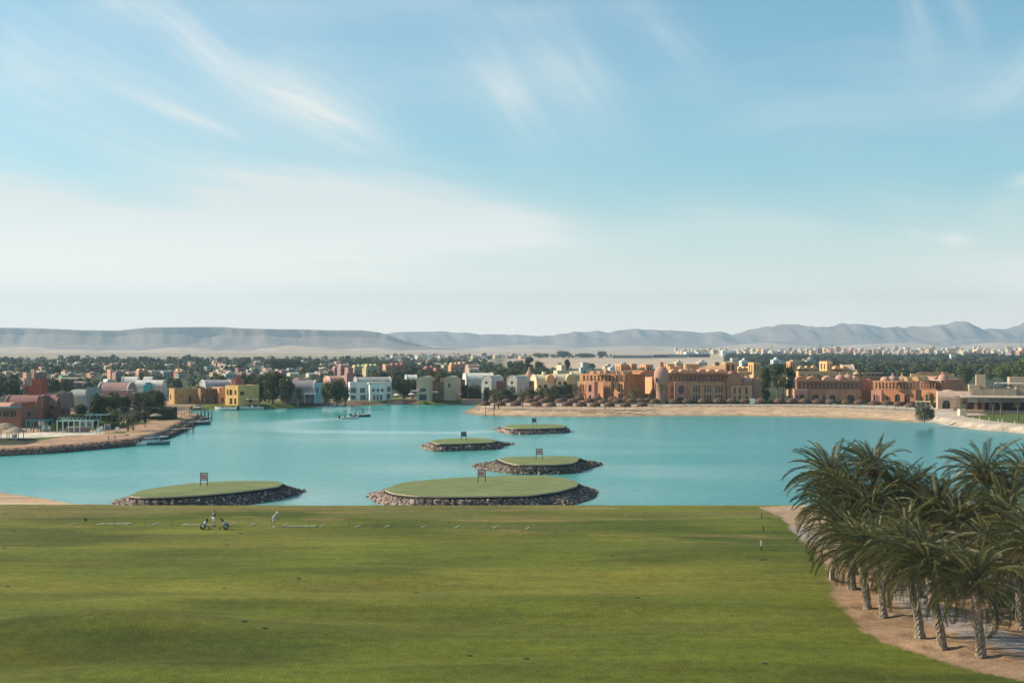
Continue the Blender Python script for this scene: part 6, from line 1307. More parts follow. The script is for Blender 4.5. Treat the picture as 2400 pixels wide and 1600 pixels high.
villa('pale grey green stepped tower with a round window left of the ochre wing', 1362, 920, 16, [('B', 1358, 1361, 1388, 861, None, cLB if False else wallmat('grey_green', (.40, .45, .40)), [(.22, .42, .78, .86, 2)]), ('B', 1364, 1366, 1379, 849, 861, wallmat('grey_green', (.40, .45, .40)), dict(dy=1, dep=4, name='tower')), ('V', 1338, 1341, 1358, 870, 882, cCR, 'x', dict(dep=8, lip=cTN)), ('B', 1338, 1341, 1358, 882, None, cCR, dict(dy=.3, dep=8))], 'tower', 'tower_house')

# ---- second row of houses
SM = [ # label, px0, corner, px1, top, base row, colour, roof kind
 ('pink house with twin domes behind the pink tower, left part', 780, 784, 800, 858, 878, cPP, 'dome2'), ('pink house with a rounded dome right of the twin domes', 795, 798, 822, 853, 880, cPP, 'dome2'), ('olive yellow house with three domes above the white villa', 827, 830, 858, 855, 882, cOL, 'dome2'), ('olive yellow house with two domes right of the three domed one', 856, 858, 888, 853, 884, cOL, 'dome2'),
 ('deep rose red house with arched gables above the white villa', 915, 917, 950, 851, 882, cRS, 'dome2'), ('orange red cube attached to the rose red house', 901, 904, 916, 853, 882, cSL, ''), ('low rose red house in the trees right of the rose red gables', 996, 998, 1020, 858, 872, cRS, 'dome2'), ('low rose pink house beside the low rose red one', 1020, 1022, 1040, 862, 874, cRS, ''),
 ('olive domed house left of the orange cluster', 1037, 1040, 1054, 849, 870, cOL, 'dome'), ('orange house with arched gable in the orange cluster', 1054, 1057, 1075, 850, 874, cOC, 'dome2'), ('tallest salmon house in the orange cluster', 1072, 1076, 1096, 848, 874, cSL, 'dome2'), ('long low salmon house at the right of the orange cluster', 1094, 1098, 1124, 854, 876, cSL, 'vault'), ('pale house with low vault below the orange cluster', 1098, 1100, 1122, 862, 880, cTN, 'vault'),
 ('pale yellow crowned building on the left, farther back', 523, 526, 560, 855, 868, cOL, 'dome2'), ('grey white arched building below the pale yellow crowned one', 525, 529, 556, 868, 892, cGW, 'dome'), ('pink grey building right of the grey white arched one', 556, 558, 576, 862, 880, cSB, ''), ('low pink house with a white gable left of the dark tree mass', 584, 587, 600, 869, 882, cPP, 'dome'), ('brown pink house with a domed porch below the dark tree mass', 641, 643, 658, 868, 882, cSB, 'dome'), ('pink house right of the brown pink one', 658, 660, 677, 868, 882, cPP, ''), ('flat pale house between the brown pink houses', 615, 617, 640, 872, 880, cGW, ''), ('cream house right of the pink houses', 678, 680, 700, 873, 884, cCR, 'vault'),
 ('cream house with flat roof among trees, left of the dusty pink tower', 748, 750, 772, 860, 872, cCR, 'dome'), ('pale house low among the trees right of the lilac villa', 722, 724, 742, 874, 884, cGW, 'vault'), ('small pale villa roof at the top of the lilac garden', 696, 698, 720, 886, 894, cSB, 'vault'),
 ('green roofed house among the left trees', 144, 146, 160, 880, 888, wallmat('green', (.10, .34, .20)), ''), ('low pink vaulted house behind the pink villa', 142, 145, 200, 895, 906, cSL, 'vault'), ('long tan vaulted house behind the grey villa', 140, 143, 198, 885, 896, cTN, 'vault'), ('white cube house left of the pink villa', 250, 252, 262, 888, 900, cWH, ''), ('pink tower pair on the left, left tower', 256, 259, 268, 866, 888, cSL, ''), ('pink tower pair on the left, right tower', 268, 271, 285, 865, 890, cPP, 'dome'),
 ('tall pink towers right of the pink pair', 322, 325, 346, 864, 882, cSL, 'dome2'), ('low cream house right of the tall pink towers', 352, 355, 378, 868, 882, cCR, ''), ('red house low in the trees left of the yellow crown', 412, 415, 432, 872, 886, cRS, ''), ('rose house with a dome in the left town', 418, 421, 440, 866, 880, cSL, 'dome'), ('grey green house behind the yellow villa', 380, 383, 400, 868, 884, cGR, 'vault'),
 ('tan domed house behind the left wing of the hotel', 1415, 1418, 1440, 852, 868, cTN, 'dome'), ('white domed kiosk behind the left wing roof', 1428, 1430, 1442, 856, 870, cWH, 'dome'), ('blue grey domed house above the left wing roofs', 1450, 1453, 1476, 848, 866, cGR, 'dome'), ('cream house with black windows above the central wing', 1581, 1585, 1600, 842, 862, cCR, 'dome'), ('white domed house with a dark arch above the central wing', 1633, 1638, 1658, 842, 862, cGW, 'dome'), ('pale house with a low vault above the square ochre tower', 1712, 1716, 1730, 839, 855, cGW, ''),
 ('white domed house left of the tree clump', 1733, 1738, 1752, 839, 858, cWH, 'dome'), ('large white domed house behind the tree clump', 1808, 1812, 1830, 837, 856, cWH, 'dome'), ('grey green domed building right of the tree clump', 1888, 1891, 1912, 836, 860, cGR, 'dome'), ('small yellow dome beside the grey green domed building', 1878, 1880, 1888, 840, 856, cYO, 'dome'), ('pale long house below the small yellow dome', 1855, 1858, 1880, 844, 860, cTN, ''),
 ('white villa among the golf trees on the right', 2226, 2229, 2240, 830, 846, cWH, ''), ('white villa low among the golf trees, left of the bright tree', 2178, 2180, 2190, 841, 848, cWH, ''), ('white arched building on the right of the town', 2284, 2287, 2312, 816, 826, cCR, 'dome'), ('yellow domed kiosk among the right trees', 2339, 2341, 2352, 829, 838, cYO, 'dome'), ('salmon villa at the right edge below the mast', 2384, 2388, 2410, 822, 838, cSL, ''), ('tan tower house far right below the mast', 2391, 2394, 2412, 815, 836, cCR, '')]
def small(label, p0, pc, p1, pt, pb, m_, kind, th=24, group=None, wn=True, name='house', Y=None):
    b_ = Bld(name, label, 'house', pc, pb, th, group, Y=Y); w = b_.Y/F*(p1-p0); hh = (pb-pt)
    rt = pt+(hh*.30 if kind else 0)
    ops = [(.14, .32, .45, .78), (.42, .58, .45, .78, 1), (.70, .86, .45, .78), (.2, .4, .08, .34), (.6, .8, .08, .34)] if wn and (p1-p0) > 14 else ([(.2, .38, .35, .7), (.6, .8, .35, .7)] if wn else [])
    b_.block(p0, pc, p1, rt, None, m_, ops, [(.3, .6, .4, .75)] if wn and pc-p0 > 3 else [], dep=max(5, w*.7))
    if kind == 'dome': b_.dome((pc+p1)/2, (p1-pc)*.66, pt, rt, m_, dy=1)
    elif kind == 'dome2':
        k = 3 if p1-pc > 22 else 2; st = (p1-pc)/k
        for i in range(k): b_.vault(pc+st*i+.4, pc+st*i+.5, pc+st*(i+1)-.4, pt, rt, m_, 'y', dep=max(4, w*.5), dy=.1)
    elif kind == 'vault': b_.vault(p0, pc, p1, pt, rt, m_, 'x', dep=max(5, w*.6), lip=CAPW)
    return b_
for q in SM: small(*q)
# balconies, string courses and drain pipes on the hotel fronts
for h_, a, b_, rows in ((H2, 1566, 1701, (922.5, 908)), (H5, 1896, 1932, (915,)), (H5, 1967, 2015, (915,))):
    for y in rows: h_.slab(a, b_, y-.6, y+.5, cSL, dy=-.18, dep=.17, name='string_course')
H2.slab(1548, 1702, 894.2, 895.6, cSL, dy=-.35, dep=.3, name='cornice'); H5.slab(1861, 2016, 912.4, 913.6, cSL, dy=-.25, dep=.22, name='cornice')
for a in (1619, 1645, 1671, 1697): H2.slab(a, a+.6, 896, 942, cBR, dy=-.14, dep=.12, name='drain_pipe')
for a in (1552, 1618, 1700): H2.slab(a, a+1.2, 862, 867, cTW, dy=8, dep=1, name='roof_vent')
for a in (1900, 1928, 1996): H5.slab(a, a+1.2, 880, 885, cTW, dy=8, dep=1, name='roof_vent')
# ---- far town: many small houses, further than the trees
rg = random.Random(4)
OCC = []
palL = [('pink', cPP), ('salmon', cSL), ('tan', cTN), ('cream', cCR), ('brown pink', cSB), ('grey', cGR)]
for i in range(105):
    px_ = rg.uniform(-20, 640) if i % 4 else rg.uniform(640, 790); pb = rg.uniform(853, 888) if i % 3 else rg.uniform(850, 862)
    nm, m_ = rg.choice(palL); w = rg.uniform(12, 27)*(.6+.4*(pb-842)/40); k = rg.choice(['dome', '', 'vault', 'dome2', ''])
    wh = 'at the desert edge of the left town' if pb < 862 else 'in the left town above the pink villa'
    small('small %s house with %s %s' % (nm, {'dome': 'a dome', '': 'a flat roof', 'vault': 'a vaulted roof', 'dome2': 'arched gables'}[k], wh), px_, px_+w*.25, px_+w, pb-rg.uniform(8, 14)*(.6+.4*(pb-842)/40), pb, m_, k, group='small houses of the left town')
palR = [('cream', cCR), ('pale', cGW), ('salmon', cSL), ('yellow', cYO), ('tan', cTN), ('brown pink', cSB)]
for i in range(190):
    t = i/190; px_ = 1570+t*860+rg.uniform(-6, 6); far = rg.random() < .6
    if px_ < 1690 and not far: continue
    lim = np.interp(px_, [1570, 1900, 2150, 2430], [832, 830, 829, 828]); pb = rg.uniform(lim-6, lim+1) if far else rg.uniform(lim-2, lim+5)
    nm, m_ = rg.choice(palR if px_ > 1900 else palR[:1]+palR[3:]+palR[:2]); w = rg.uniform(7, 19); k = rg.choice(['', '', 'dome', ''])
    small('small %s %shouse in the far right town, %s' % (nm, 'domed ' if k else 'flat ', 'above the central wing' if px_ < 1780 else ('above the dark tree clump' if px_ < 1900 else ('above the red wings' if px_ < 2150 else ('above the entrance building' if px_ < 2280 else 'above the restaurant')))), px_, px_+w*.3, px_+w, pb-rg.uniform(7, 13), pb, m_, k, group='houses of the far right town')
for l_, a, b_, t_, y_ in (('large white block with many windows left of the far town', 1690, 1704, 820, 834), ('long white block with square windows left of the far town', 1704, 1722, 822, 834), ('white low sheds behind the long dark warehouse, left', 1605, 1628, 824, 832), ('white low sheds behind the long dark warehouse, right', 1632, 1662, 824, 832)):
    small(l_, a, a+3, b_, t_, y_, cWH, '', wn=True)
WB = wallmat('blue_grey', (.16, .22, .23))
for l_, a, b_, t_, y_ in (('long low blue grey warehouse on the desert edge, left length', 1436, 1530, 832, 839), ('dark low warehouse on the desert edge, middle length', 1532, 1564, 831, 838), ('low blue grey warehouse on the desert edge, right length', 1565, 1612, 830, 838), ('dark low warehouse with pale vehicles before it, right end', 1614, 1664, 829.5, 837)):
    v = Bld('warehouse', l_, 'warehouse', a, y_, 2, 'warehouses on the desert edge'); v.block(a-1, a, b_, t_, None, WB if 'blue' in l_ else DARKIN, dep=30, par=0)
for i in range(22):
    px_ = 920+i*14+rg.uniform(-5, 5); small('low %s shed on the desert edge %s' % (['grey', 'tan', 'white', 'brown'][i % 4], 'above the bay villas' if px_ < 1130 else 'left of the dome shaped trees'), px_, px_+2, px_+rg.uniform(12, 26), 834-rg.uniform(0, 3), 838+rg.uniform(0, 4), [cGW, cTN, cWH, cSB][i % 4], '', group='low sheds on the desert edge', wn=False)
for l_, px_, pb, pt, in (('striped lattice water tower in the far town', 1808, 828, 808), ('tall thin mast at the right picture edge', 2393, 830, 776), ('thin chimney mast in the far town, left one', 1922, 826, 806), ('thin chimney mast in the far town, right one', 1950, 826, 804)):
    p = P(px_, pb, LZ); s = p.y/F; r = empty('mast', p); tag(r, l_, 'mast'); h = (pb-pt)*s; m = M()
    if 'water' in l_:
        for a in range(4): c_, s_ = math.cos(a*PI/2+.6), math.sin(a*PI/2+.6); m.beam((c_*4, s_*4, 0), (c_*1.6, s_*1.6, h*.8), .7)
        m.obj('legs', cPP, r); m = M(); m.lathe((0, 0, h*.8), [(2.6, 0), (2.8, h*.1), (1.6, h*.18), (.01, h*.2)], 10); m.obj('tank', cGW, r)
        m = M(); [m.box(-3+k*.5, 3-k*.5, -3+k*.5, 3-k*.5, h*.2*(k+1), h*.2*(k+1)+.8) for k in range(3)]; m.obj('platform', cWH, r)
    else: m.tube([(0, 0, 0), (0, 0, h*.6), (0, 0, h)], [.9 if 'tall' in l_ else 2.0, .6 if 'tall' in l_ else 1.6, .4 if 'tall' in l_ else 1.3], 6); m.obj('mast_tube', mat('mast_grey', (.16, .16, .17)), r)

# ================================================================== BEACH UMBRELLAS AND LOUNGERS
TH = mat('thatch', (.075, .04, .026), .95, .35, 2.5, rgb2=(.17, .105, .068), bump=.04, bscale=6, rand=.15)
def umbrella_proto():
    r = empty('beach_umbrella', (0, 0, 0)); rg = random.Random(3); m = M(); n = 22
    prof = [(.05, 2.55), (.45, 2.50), (.95, 2.34), (1.40, 2.05), (1.62, 1.70), (1.66, 1.30), (1.55, 1.12), (1.35, 1.25), (.6, 1.9)]
    base = 0
    for rr, z in prof:
        for k in range(n): a = 2*PI*k/n; q = rr*(1+rg.uniform(-.05, .05)); m.v.append((q*math.cos(a), q*math.sin(a), z+rg.uniform(-.06, .06)))
    for i in range(len(prof)-1):
        for k in range(n): m.f.append((i*n+k, i*n+(k+1) % n, (i+1)*n+(k+1) % n, (i+1)*n+k)); m.m.append(0)
    m.f.append(tuple(range(n))); m.m.append(0)
    m.obj('thatch_roof', TH, r); f = M()
    for k in range(70):
        a = rg.random()*6.28; d = Vector((math.cos(a), math.sin(a), 0)); p = d*1.6+Vector((0, 0, 1.5)); t = Vector((-d.y, d.x, 0))*.05; f.tri(p-t, p+t, d*1.62+Vector((0, 0, rg.uniform(.85, 1.1))))
    f.obj('fringe', TH, r); p = M(); p.tube([(0, 0, -.2), (0, 0, 2.3)], .07, 6); p.obj('pole', WOOD, r)
    t = M(); t.lathe((0, 0, .45), [(.42, 0), (.42, .05), (.01, .06)], 10); t.obj('table', JL, r); return r
LOU = mat('lounger_cloth', (.30, .26, .21), .8, .2)
def lounger_proto():
    r = empty('sun_lounger', (0, 0, 0)); m = M(); m.box(-.33, .33, -.95, .45, .28, .36); m.obj('mattress', LOU, r); b_ = M(); b_.beam((0, .45, .34), (0, .98, .78), .66, .07); b_.obj('backrest', LOU, r)
    for x in (-.28, .28):
        for y in (-.85, .4): l = M(); l.box(x-.03, x+.03, y-.03, y+.03, 0, .279); l.obj('leg', WOOD, r)
    return r
UM = [(1137, 958), (1157, 950), (1173, 959), (1187, 951), (1209, 959), (1222, 950), (1241, 951), (1257, 960), (1237, 945), (1273, 952), (1292, 960), (1262, 944), (1285, 945), (1312, 951), (1329, 960), (1342, 952), (1320, 945), (1362, 961), (1381, 952), (1358, 945), (1395, 961), (1415, 953), (1400, 946), (1428, 961), (1447, 952), (1436, 946), (1466, 961), (1480, 952), (1468, 946),
      (1505, 960), (1500, 951), (1518, 950), (1535, 954), (1580, 952), (1611, 951), (1647, 951), (1684, 951), (1715, 951), (1745, 951), (1783, 951), (1826, 951), (1855, 951.5), (1885, 952), (1916, 952.5), (1947, 953), (1984, 954), (2014, 955), (2048, 956.5), (2079, 958), (2106, 960), (2134, 962)]
place = []
for i, (a, y) in enumerate(UM):
    row = 'front row' if (y > 955 and a < 1520) else ('second row' if (y >= 949.5 and a < 1520) else 'back row')
    if a < 1520:
        z = 'at the beach spit end' if a < 1200 else ('before the slender beach palms' if a < 1300 else ('left of the ochre hotel wing' if a < 1360 else ('before the ochre hotel wing' if a < 1450 else 'before the blank orange wall')))
        place.append('dense %s umbrella %s' % (row, z))
    else:
        nm = {1535: 'umbrella below the great clay dome', 1580: 'umbrella below the round window bay', 1611: 'umbrella right of the round window bay', 1647: 'umbrella before the middle arched windows', 1684: 'umbrella before the right arched windows', 1715: 'umbrella at the foot of the palm by the clay vault', 1745: 'umbrella left of the white panel', 1783: 'umbrella below the left edge of the dark tree clump', 1826: 'umbrella at the foot of the dark tree clump', 1855: 'umbrella right of the dark tree clump', 1885: 'umbrella before the left pink bay', 1916: 'umbrella before the second black arch', 1947: 'umbrella before the middle pink bay', 1984: 'umbrella before the widest black arch', 2014: 'umbrella at the right end of the red wing', 2048: 'umbrella before the pink bay of the far wing', 2079: 'umbrella before the triple palms', 2106: 'umbrella right of the triple palms', 2134: 'last umbrella on the right end of the beach'}
        place.append('single row '+nm[a])
up = umbrella_proto(); lp_ = lounger_proto(); rg = random.Random(9)
for i, ((a, y), l_) in enumerate(zip(UM, place)):
    o = up if i == 0 else copy_tree(up); o.location = P(a, y, LZ-.02); o.rotation_euler = (0, 0, rg.random()*6.28); s = rg.uniform(.95, 1.08); o.scale = (s, s, s*rg.uniform(.94, 1.04))
    tag(o, 'brown thatched '+l_, 'umbrella', 'thatched umbrellas along the beach')
    for k in (-1, 1):
        if a < 1520 and y < 950: continue
        l = lp_ if i == 0 and k == -1 else copy_tree(lp_); c = P(a, y+1.5, LZ-.02); l.location = c+Vector((k*1.1+.5, -1.2 if k > 0 else -.6, 0)); l.rotation_euler = (0, 0, R(-50+rg.uniform(-12, 12)))
        tag(l, 'lounger %s the %s' % ('left of' if k < 0 else 'right of', l_.replace('single row ', '')), 'lounger', 'sun loungers under the umbrellas')
# white panel, beach shelter, lifeguard bits
p = P(1763, 947, LZ); m = M(); m.box(-.9, .9, -.08, .08, .2, 1.9); o = m.obj('white_board', WHITE, loc=p); tag(o, 'upright white board on the promenade right of the clay vault', 'board')
m = M(); m.box(-.45, .45, -.3, .3, 0, 1.0); o = m.obj('white_box', WHITE, loc=P(1121, 962, .4)); tag(o, 'small white box at the tip of the beach spit', 'box')
b_ = Bld('beach_shelter', 'white open shelter on the sand left of the bushy palm', 'shelter', 2147, 955, 2); b_.slab(2146, 2181, 940, 942, cCR, dep=3, name='roof')
for a in (2147, 2158, 2169, 2180): b_.post(a, 942, 956, .25, cCR)
b_ = Bld('beach_kiosk', 'low pinkish kiosk with a flat roof behind the left umbrellas', 'kiosk', 1248, 942, 3); b_.block(1247, 1248, 1286, 927, None, cRS, [(.1, .4, .2, .8), (.5, .9, .2, .8)], dep=3); b_.slab(1245, 1288, 926, 928, CAPW, dy=-.6, dep=4, name='roof')
# people on the beach
for l_, a, y in (('person in white standing on the sand before the red wing', 1957, 957), ('person in pale clothes standing between the front umbrellas', 1418, 962)):
    person(l_, P(a, y, 1.1), R(20), stand, mat('white_shirt', (.75, .74, .68)), mat('cream_shorts', (.62, .62, .55)), HAIR, hat=False)
# low bollards along the stone revetment
for i, (a, y) in enumerate([(2224, 976), (2235, 978), (2257, 982), (2281, 985), (2296, 984), (2318, 988), (2339, 992), (2349, 991), (2378, 995)]):
    m = M(); m.tube([(0, 0, -.1), (0, 0, .9)], .09, 6); m.lathe((0, 0, .9), [(.12, 0), (.12, .08), (.01, .1)], 6); o = m.obj('bollard', CAPW, loc=P(a, y, LZ)); tag(o, 'small pale bollard light along the stone edge of the terrace lawn', 'bollard', 'bollards on the stone ramp')
m = M(); rg = random.Random(12)
edge = ipoly([(2187, 988), (2230, 997), (2300, 1006), (2400, 1014)], 0)
for i in range(520):
    t = rg.random()**.7*2.999; k = int(t); f = t-k; x = edge[k][0]*(1-f)+edge[k+1][0]*f; y = edge[k][1]*(1-f)+edge[k+1][1]*f; vs, fs = rg.choice(ROCKS); s = rg.uniform(.12, .42); b0 = len(m.v); c = Vector((x, y+rg.uniform(-.4, 1.6), .05))
    for v in vs: m.v.append(tuple(c+v*s))
    for f_ in fs: m.f.append(tuple(b0+q for q in f_)); m.m.append(0)
tag(m.obj('shore_stones', ROCKM2), 'loose stones along the foot of the pale ramp on the right shore', 'stones', kind='stuff')
m = M()
el = ipoly(SH[0:15], 0)
for i in range(3600):
    t = rg.random()*(len(el)-3.01)+2; k = int(t); f = t-k; x = el[k][0]*(1-f)+el[k+1][0]*f; y = el[k][1]*(1-f)+el[k+1][1]*f; vs, fs = rg.choice(ROCKS); s = rg.uniform(.12, .48); b0 = len(m.v); h = rg.random(); c = Vector((x+rg.uniform(-.5, .5), y+h*2.2-.3, .05+h*.7))
    for v in vs: m.v.append(tuple(c+v*s))
    for f_ in fs: m.f.append(tuple(b0+q for q in f_)); m.m.append(0)
tag(m.obj('bank_stones', [ROCKM]), 'dark rubble stones along the foot of the left bank', 'stones', kind='stuff')

# ---- garden things on the left shore
TQM = mat('pale_turquoise_timber', (.45, .62, .60), .7, .1)
def pergola(label, p0, p1, py, pt, n, m_, dep=3.0, rafters=True, rise=0):
    a, b_ = P(p0, py, LZ), P(p1, py, LZ); w = b_.x-a.x; h = (py-pt)*a.y/F; r = empty('pergola', a); tag(r, label, 'pergola')
    for i in range(n):
        for y in (0, dep): m = M(); m.box(w*i/(n-1)-.09, w*i/(n-1)+.09, y-.09, y+.09, 0, h-.12); m.obj('post', m_, r)
    for y in (0, dep): m = M(); m.box(-.3, w+.3, y-.07, y+.07, h-.119, h+.06); m.obj('beam', m_, r)
    k = max(4, int(w/.7))
    for i in range(k): m = M(); x = w*i/(k-1); m.tube([(x, -.4, h+.07), (x, dep*.5, h+.1+rise), (x, dep+.4, h+.07)], .05, 4); m.obj('rafter', m_, r)
pergola('white and turquoise arched pergola on the terrace, nearest the left bank', 134, 187, 1014, 986, 5, TQM, 4, rise=.7)
pergola('turquoise pergola right of the arched pergola', 188, 218, 1010, 986, 3, TQM, 4)
pergola('turquoise pergola in front of the orange brown villa', 62, 112, 1012, 985, 4, FRT, 3)
pergola('pale pergola above the arched pergola in the garden', 202, 253, 992, 972, 3, TQM, 3)
pergola('brown timber pergola beside the dark hedge block', 290, 343, 985, 954, 3, JT, 3)
b_ = Bld('garden_wall', 'low grey terrace wall behind the arched pergola', 'wall', 155, 1013, 0); b_.block(154, 155, 211, 1001, None, cSB, dep=1, par=0); b_.slab(158, 190, 1000, 1001, CAPW, dy=-.1, dep=1.2, name='coping')
def shade(label, px, py, pt, w): 
    p = P(px, py, LZ); h = (py-pt)*p.y/F; r = empty('thatched_shelter', p); tag(r, label, 'shelter'); m = M(); m.lathe((0, 0, 0), [(w/2, h*.62), (w*.42, h*.72), (w*.2, h*.92), (.01, h)], 14); m.obj('thatch_roof', mat('pale_thatch', (.33, .26, .18), .95, .3, 3), r)
    for a in range(4): m = M(); c_, s_ = math.cos(a*PI/2+.7)*w*.38, math.sin(a*PI/2+.7)*w*.38; m.tube([(c_, s_, -.1), (c_, s_, h*.64)], .08, 6); m.obj('post', JT, r)
shade('round thatched shelter at the left picture edge on the terrace', 12, 1028, 990, 6.0); shade('flat thatched shelter right of the first one on the terrace', 36, 1030, 1000, 4.5); shade('small thatched shelter over the landing in the inlet', 438, 974, 961, 4.0); shade('low thatched shelter beside the dark hedge block', 366, 984, 968, 3.6)
GF = mat('white_garden_cloth', (.7, .68, .62), .8, .08)
for i, (a, y, l_) in enumerate([(102, 1009, 'left of the two white garden bundles before the orange brown villa'), (113, 1009, 'larger white garden bundle beside the arched pergola'), (230, 1014, 'white garden bundle at the right end of the terrace'), (236, 1010, 'taller white garden bundle at the right end of the terrace'), (274, 1012, 'small white garden bundle on the grass strip'), (34, 1030, 'white cushion on the shaded terrace')]):
    r = empty('garden_chair', P(a, y, LZ)); tag(r, 'white garden chair: '+l_, 'chair', 'white garden chairs on the left terraces')
    m = M(); m.box(-.4, .4, -.35, .35, .3, .5); m.obj('seat', GF, r); m = M(); m.beam((0, .3, .5), (0, .5, 1.1), .8, .14); m.obj('backrest', GF, r)
    for x in (-.33, .33): m = M(); m.box(x-.05, x+.05, -.3, .3, 0, .299); m.obj('leg', GF, r)
for a, y, l_ in ((254, 1030, 'left of two pale mooring posts on the left bank'), (269, 1029, 'right of two pale mooring posts on the left bank'), (247, 1006, 'left one of three grey standing stones by the hedge'), (252, 1005, 'middle one of three grey standing stones by the hedge'), (257, 1006, 'right one of three grey standing stones by the hedge')):
    m = M(); m.lathe((0, 0, 0), [(.16, -.1), (.15, .6), (.17, .62), (.17, .8), (.01, .84)], 8) if 'post' in l_ else m.lathe((0, 0, 0), [(.26, -.1), (.28, .9), (.18, 1.2), (.01, 1.3)], 7); o = m.obj('mooring_post' if 'post' in l_ else 'standing_stone', CONC, loc=P(a, y, LZ)); tag(o, l_, 'post' if 'post' in l_ else 'stone')
for a, y, l_ in ((930, 940, 'white table parasol in the bay garden before the tan villa'), (1064, 937, 'left garden parasol on the lawn below the tall hedge'), (1076, 937, 'white garden parasol on the lawn below the tall hedge'), (965, 938, 'garden parasol left of the tan villa terrace')):
    r = empty('parasol', P(a, y, LZ)); tag(r, l_, 'parasol'); m = M(); m.lathe((0, 0, 0), [(1.3, 2.1), (.7, 2.45), (.01, 2.7)], 8); m.obj('canopy', GF, r); m = M(); m.tube([(0, 0, 0), (0, 0, 2.5)], .04, 5); m.obj('pole', CHROME, r)
for i, (a, b_, l_) in enumerate([(1022, 1070, 'left one of two grey concrete slipways in the bay'), (1088, 1118, 'right one of two grey concrete slipways in the bay')]):
    p, q = P(a, 947, .2), P(b_, 942, LZ); m = M(); w = P(b_, 946, 0).x-P(a, 946, 0).x; x0 = P(a, 946, 0).x; y0 = P(a, 946.5, 0).y; m.quad((x0, y0-1, -.2), (x0+w*.85, y0-1, -.2), (x0+w, y0+12, LZ+.1), (x0+w*.25, y0+12, LZ+.1)); m.quad((x0+w*.85, y0-1, -.2), (x0+w, y0+12, -.2), (x0+w, y0+12, LZ+.1), (x0+w*.85, y0-1, -.19)); o = m.obj('slipway', CONC); tag(o, l_, 'slipway')

# ================================================================== TREE BELT OF THE TOWN
rects = [(1351, 1524, 868, 942), (1541, 1782, 866, 943), (1861, 2041, 866, 943), (2041, 2270, 868, 945), (1500, 1580, 850, 938)]
for o in [x for x in COL.objects if x.parent is None and x.get('category') in ('villa', 'house', 'tower', 'building')]:
    p = o.location; 
    if p.y > 2200: continue
    w = [c for c in o.children if c.type == 'MESH']; xs_ = []; zs = []
    for c in w:
        for v in list(c.data.vertices)[::3]:
            q = Matrix.Rotation(o.rotation_euler.z, 3, 'Z') @ (c.location+v.co)+p; xs_.append(1200+q.x/q.y*F); zs.append(H0+(CZ-q.z)*F/q.y)
    if xs_: rects.append((min(xs_), max(xs_), min(zs), H0+(CZ-LZ)*F/p.y))
rg = random.Random(21); cnt = 0; tries = 0; put = []
zones = [(0, 400, 'left of the pale vaulted villa'), (400, 640, 'above the brown and yellow villas'), (640, 950, 'above the lilac and white villas'), (950, 1240, 'above the bay villas'), (1240, 1560, 'above the left hotel wing'), (1560, 1860, 'above the central hotel wing'), (1860, 2130, 'above the red hotel wings'), (2130, 2420, 'above the restaurant')]
def okt(x, pb, wp, hp):
    for (a, b_, t_, bb) in rects:
        if pb > bb-.5 and x+wp/2 > a and x-wp/2 < b_ and pb-hp < bb-(bb-t_)*.62: return False
        if pb > bb+.5 and pb < bb+3 and x > a and x < b_: return False
        if pb <= bb+1 and pb > bb-5 and x+wp*.3 > a and x-wp*.3 < b_: return False
    return True
while cnt < 296 and tries < 20000:
    tries += 1
    band = rg.random()
    pb = 852+rg.random()**.85*78 if band < .75 else 846+rg.random()*14; x = rg.uniform(-30, 2430)
    Y_ = (CZ-LZ)*F/(pb-H0); h = rg.uniform(4.5, 8.5); w = h*rg.uniform(.9, 1.5); s = F/Y_; wp, hp = w*s, h*s
    if 1150 < x < 1740 and pb < 866: continue
    if 905 < x < 1180 and pb < 860: continue
    if 1880 < x < 2160 and 838 < pb < 850 : continue
    if x > 1340 and x < 2260 and pb > 890: continue
    if x > 2230 and pb > 896: continue
    if x < 420 and pb > 915: continue
    if pb > 924 and x < 1340: continue
    if not okt(x, pb, wp, hp): continue
    if pb > 862 and vnoise(np.array([x]), np.array([pb*7.0]), 55.0, 3)[0] < .36: continue
    if any(abs(x-a) < (wp+b_)*.22 and abs(pb-c_) < 2.2 for a, b_, c_ in put): continue
    put.append((x, wp, pb)); cnt += 1
    k = rg.choice(['dark', 'dark', 'dark', 'olive', 'olive', 'tall', 'bright']) if x < 2200 else rg.choice(['dark', 'dark', 'olive', 'bright', 'bright'])
    zn = [z[2] for z in zones if z[0] <= max(0, min(2419, x)) < z[1]][0]; dist = 'near' if pb > 885 else ('mid distance' if pb > 866 else 'distant')
    kn = {'dark': 'dark round', 'olive': 'olive bushy', 'tall': 'tall narrow', 'bright': 'bright green'}[k]
    tree('%s %s tree %s' % (dist, kn, zn), PY(x, Y_, LZ), w, h, k, pb > 880, group='trees of the town gardens')
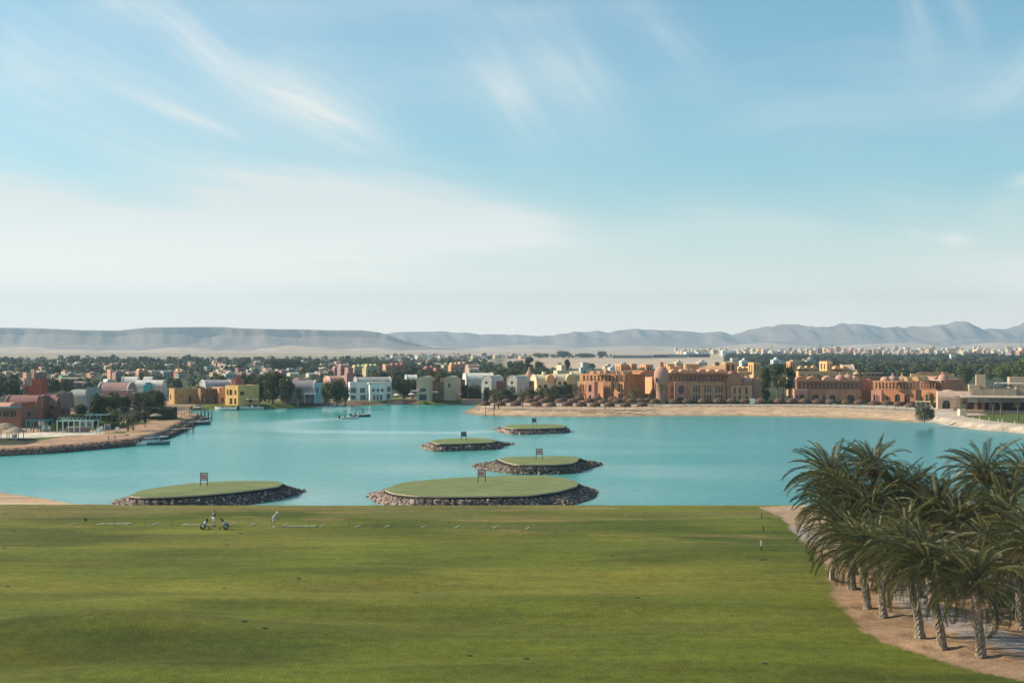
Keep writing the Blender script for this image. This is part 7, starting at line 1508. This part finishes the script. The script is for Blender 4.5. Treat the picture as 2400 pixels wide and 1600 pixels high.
for i in range(42):
    x = rg.uniform(0, 2400); pb = 850+rg.random()**.8*50
    if (1150 < x < 1740 and pb < 862) or (x > 1340 and x < 2260 and pb > 880) or not okt(x, pb, 12, 20): continue
    hh = 4.5*F/((CZ-LZ)*F/(pb-H0)); zn = [z[2] for z in zones if z[0] <= x < z[1]][0]
    o = farpalm('crown among the garden trees %s' % zn, x, pb, pb-hh*1.25, s=.95); o['group'] = 'palms among the town gardens'
# farther mass of scrub and wood, nobody could count it
def wood(name, label, n, fx, smin, smax, m_):
    m = M(); rg = random.Random(n)
    for i in range(n):
        x, pb = fx(rg); Y_ = (CZ-LZ)*F/(pb-H0)
        if not okt(x, pb, 6, 6) : continue
        c0 = PY(x, Y_, LZ); h = rg.uniform(smin, smax); w = h*rg.uniform(.8, 1.6)
        for k in range(26):
            d = Vector((rg.gauss(0, 1), rg.gauss(0, 1), abs(rg.gauss(0, .8)))).normalized(); p = c0+Vector((d.x*w*.5, d.y*w*.5, d.z*h*.9)); nn = (d+Vector((rg.gauss(0, .4), rg.gauss(0, .4), rg.gauss(0, .4)))).normalized(); a = nn.cross(Vector((.1, .2, 1))).normalized(); b_ = nn.cross(a); s = h*rg.uniform(.14, .30)
            m.quad(p-a*s, p-b_*s, p+a*s, p+b_*s)
    o = m.obj(name, m_); tag(o, label, 'trees', kind='stuff')
wood('distant_wood', 'dark mass of distant trees between the town roofs on the left and centre', 620, lambda r: (r.uniform(-30, 1150), (844 if r.random() < .8 else 840)+r.random()**1.1*34), 4, 7, LEAFD)
wood('distant_wood', 'dark band of distant trees below the far white town on the right', 620, lambda r: (r.uniform(1700, 2430), 835+r.random()*12), 5, 8, LEAFD)
wood('distant_wood', 'thick belt of trees on the golf course behind the red wings and restaurant', 620, lambda r: (r.uniform(1880, 2430), 848+r.random()*34), 4, 7, LEAFO)
wood('undergrowth', 'dark undergrowth filling the gaps between the villas and hotel', 900, lambda r: (r.uniform(-30, 1345) if r.random() < .75 else r.uniform(1345, 1900), 866+r.random()*56), 1.6, 3.6, LEAFD)
wood('desert_scrub', 'thin scrub at the edge of the desert behind the centre', 160, lambda r: (r.uniform(900, 1440), 833+r.random()*5), 3, 6, LEAFD)
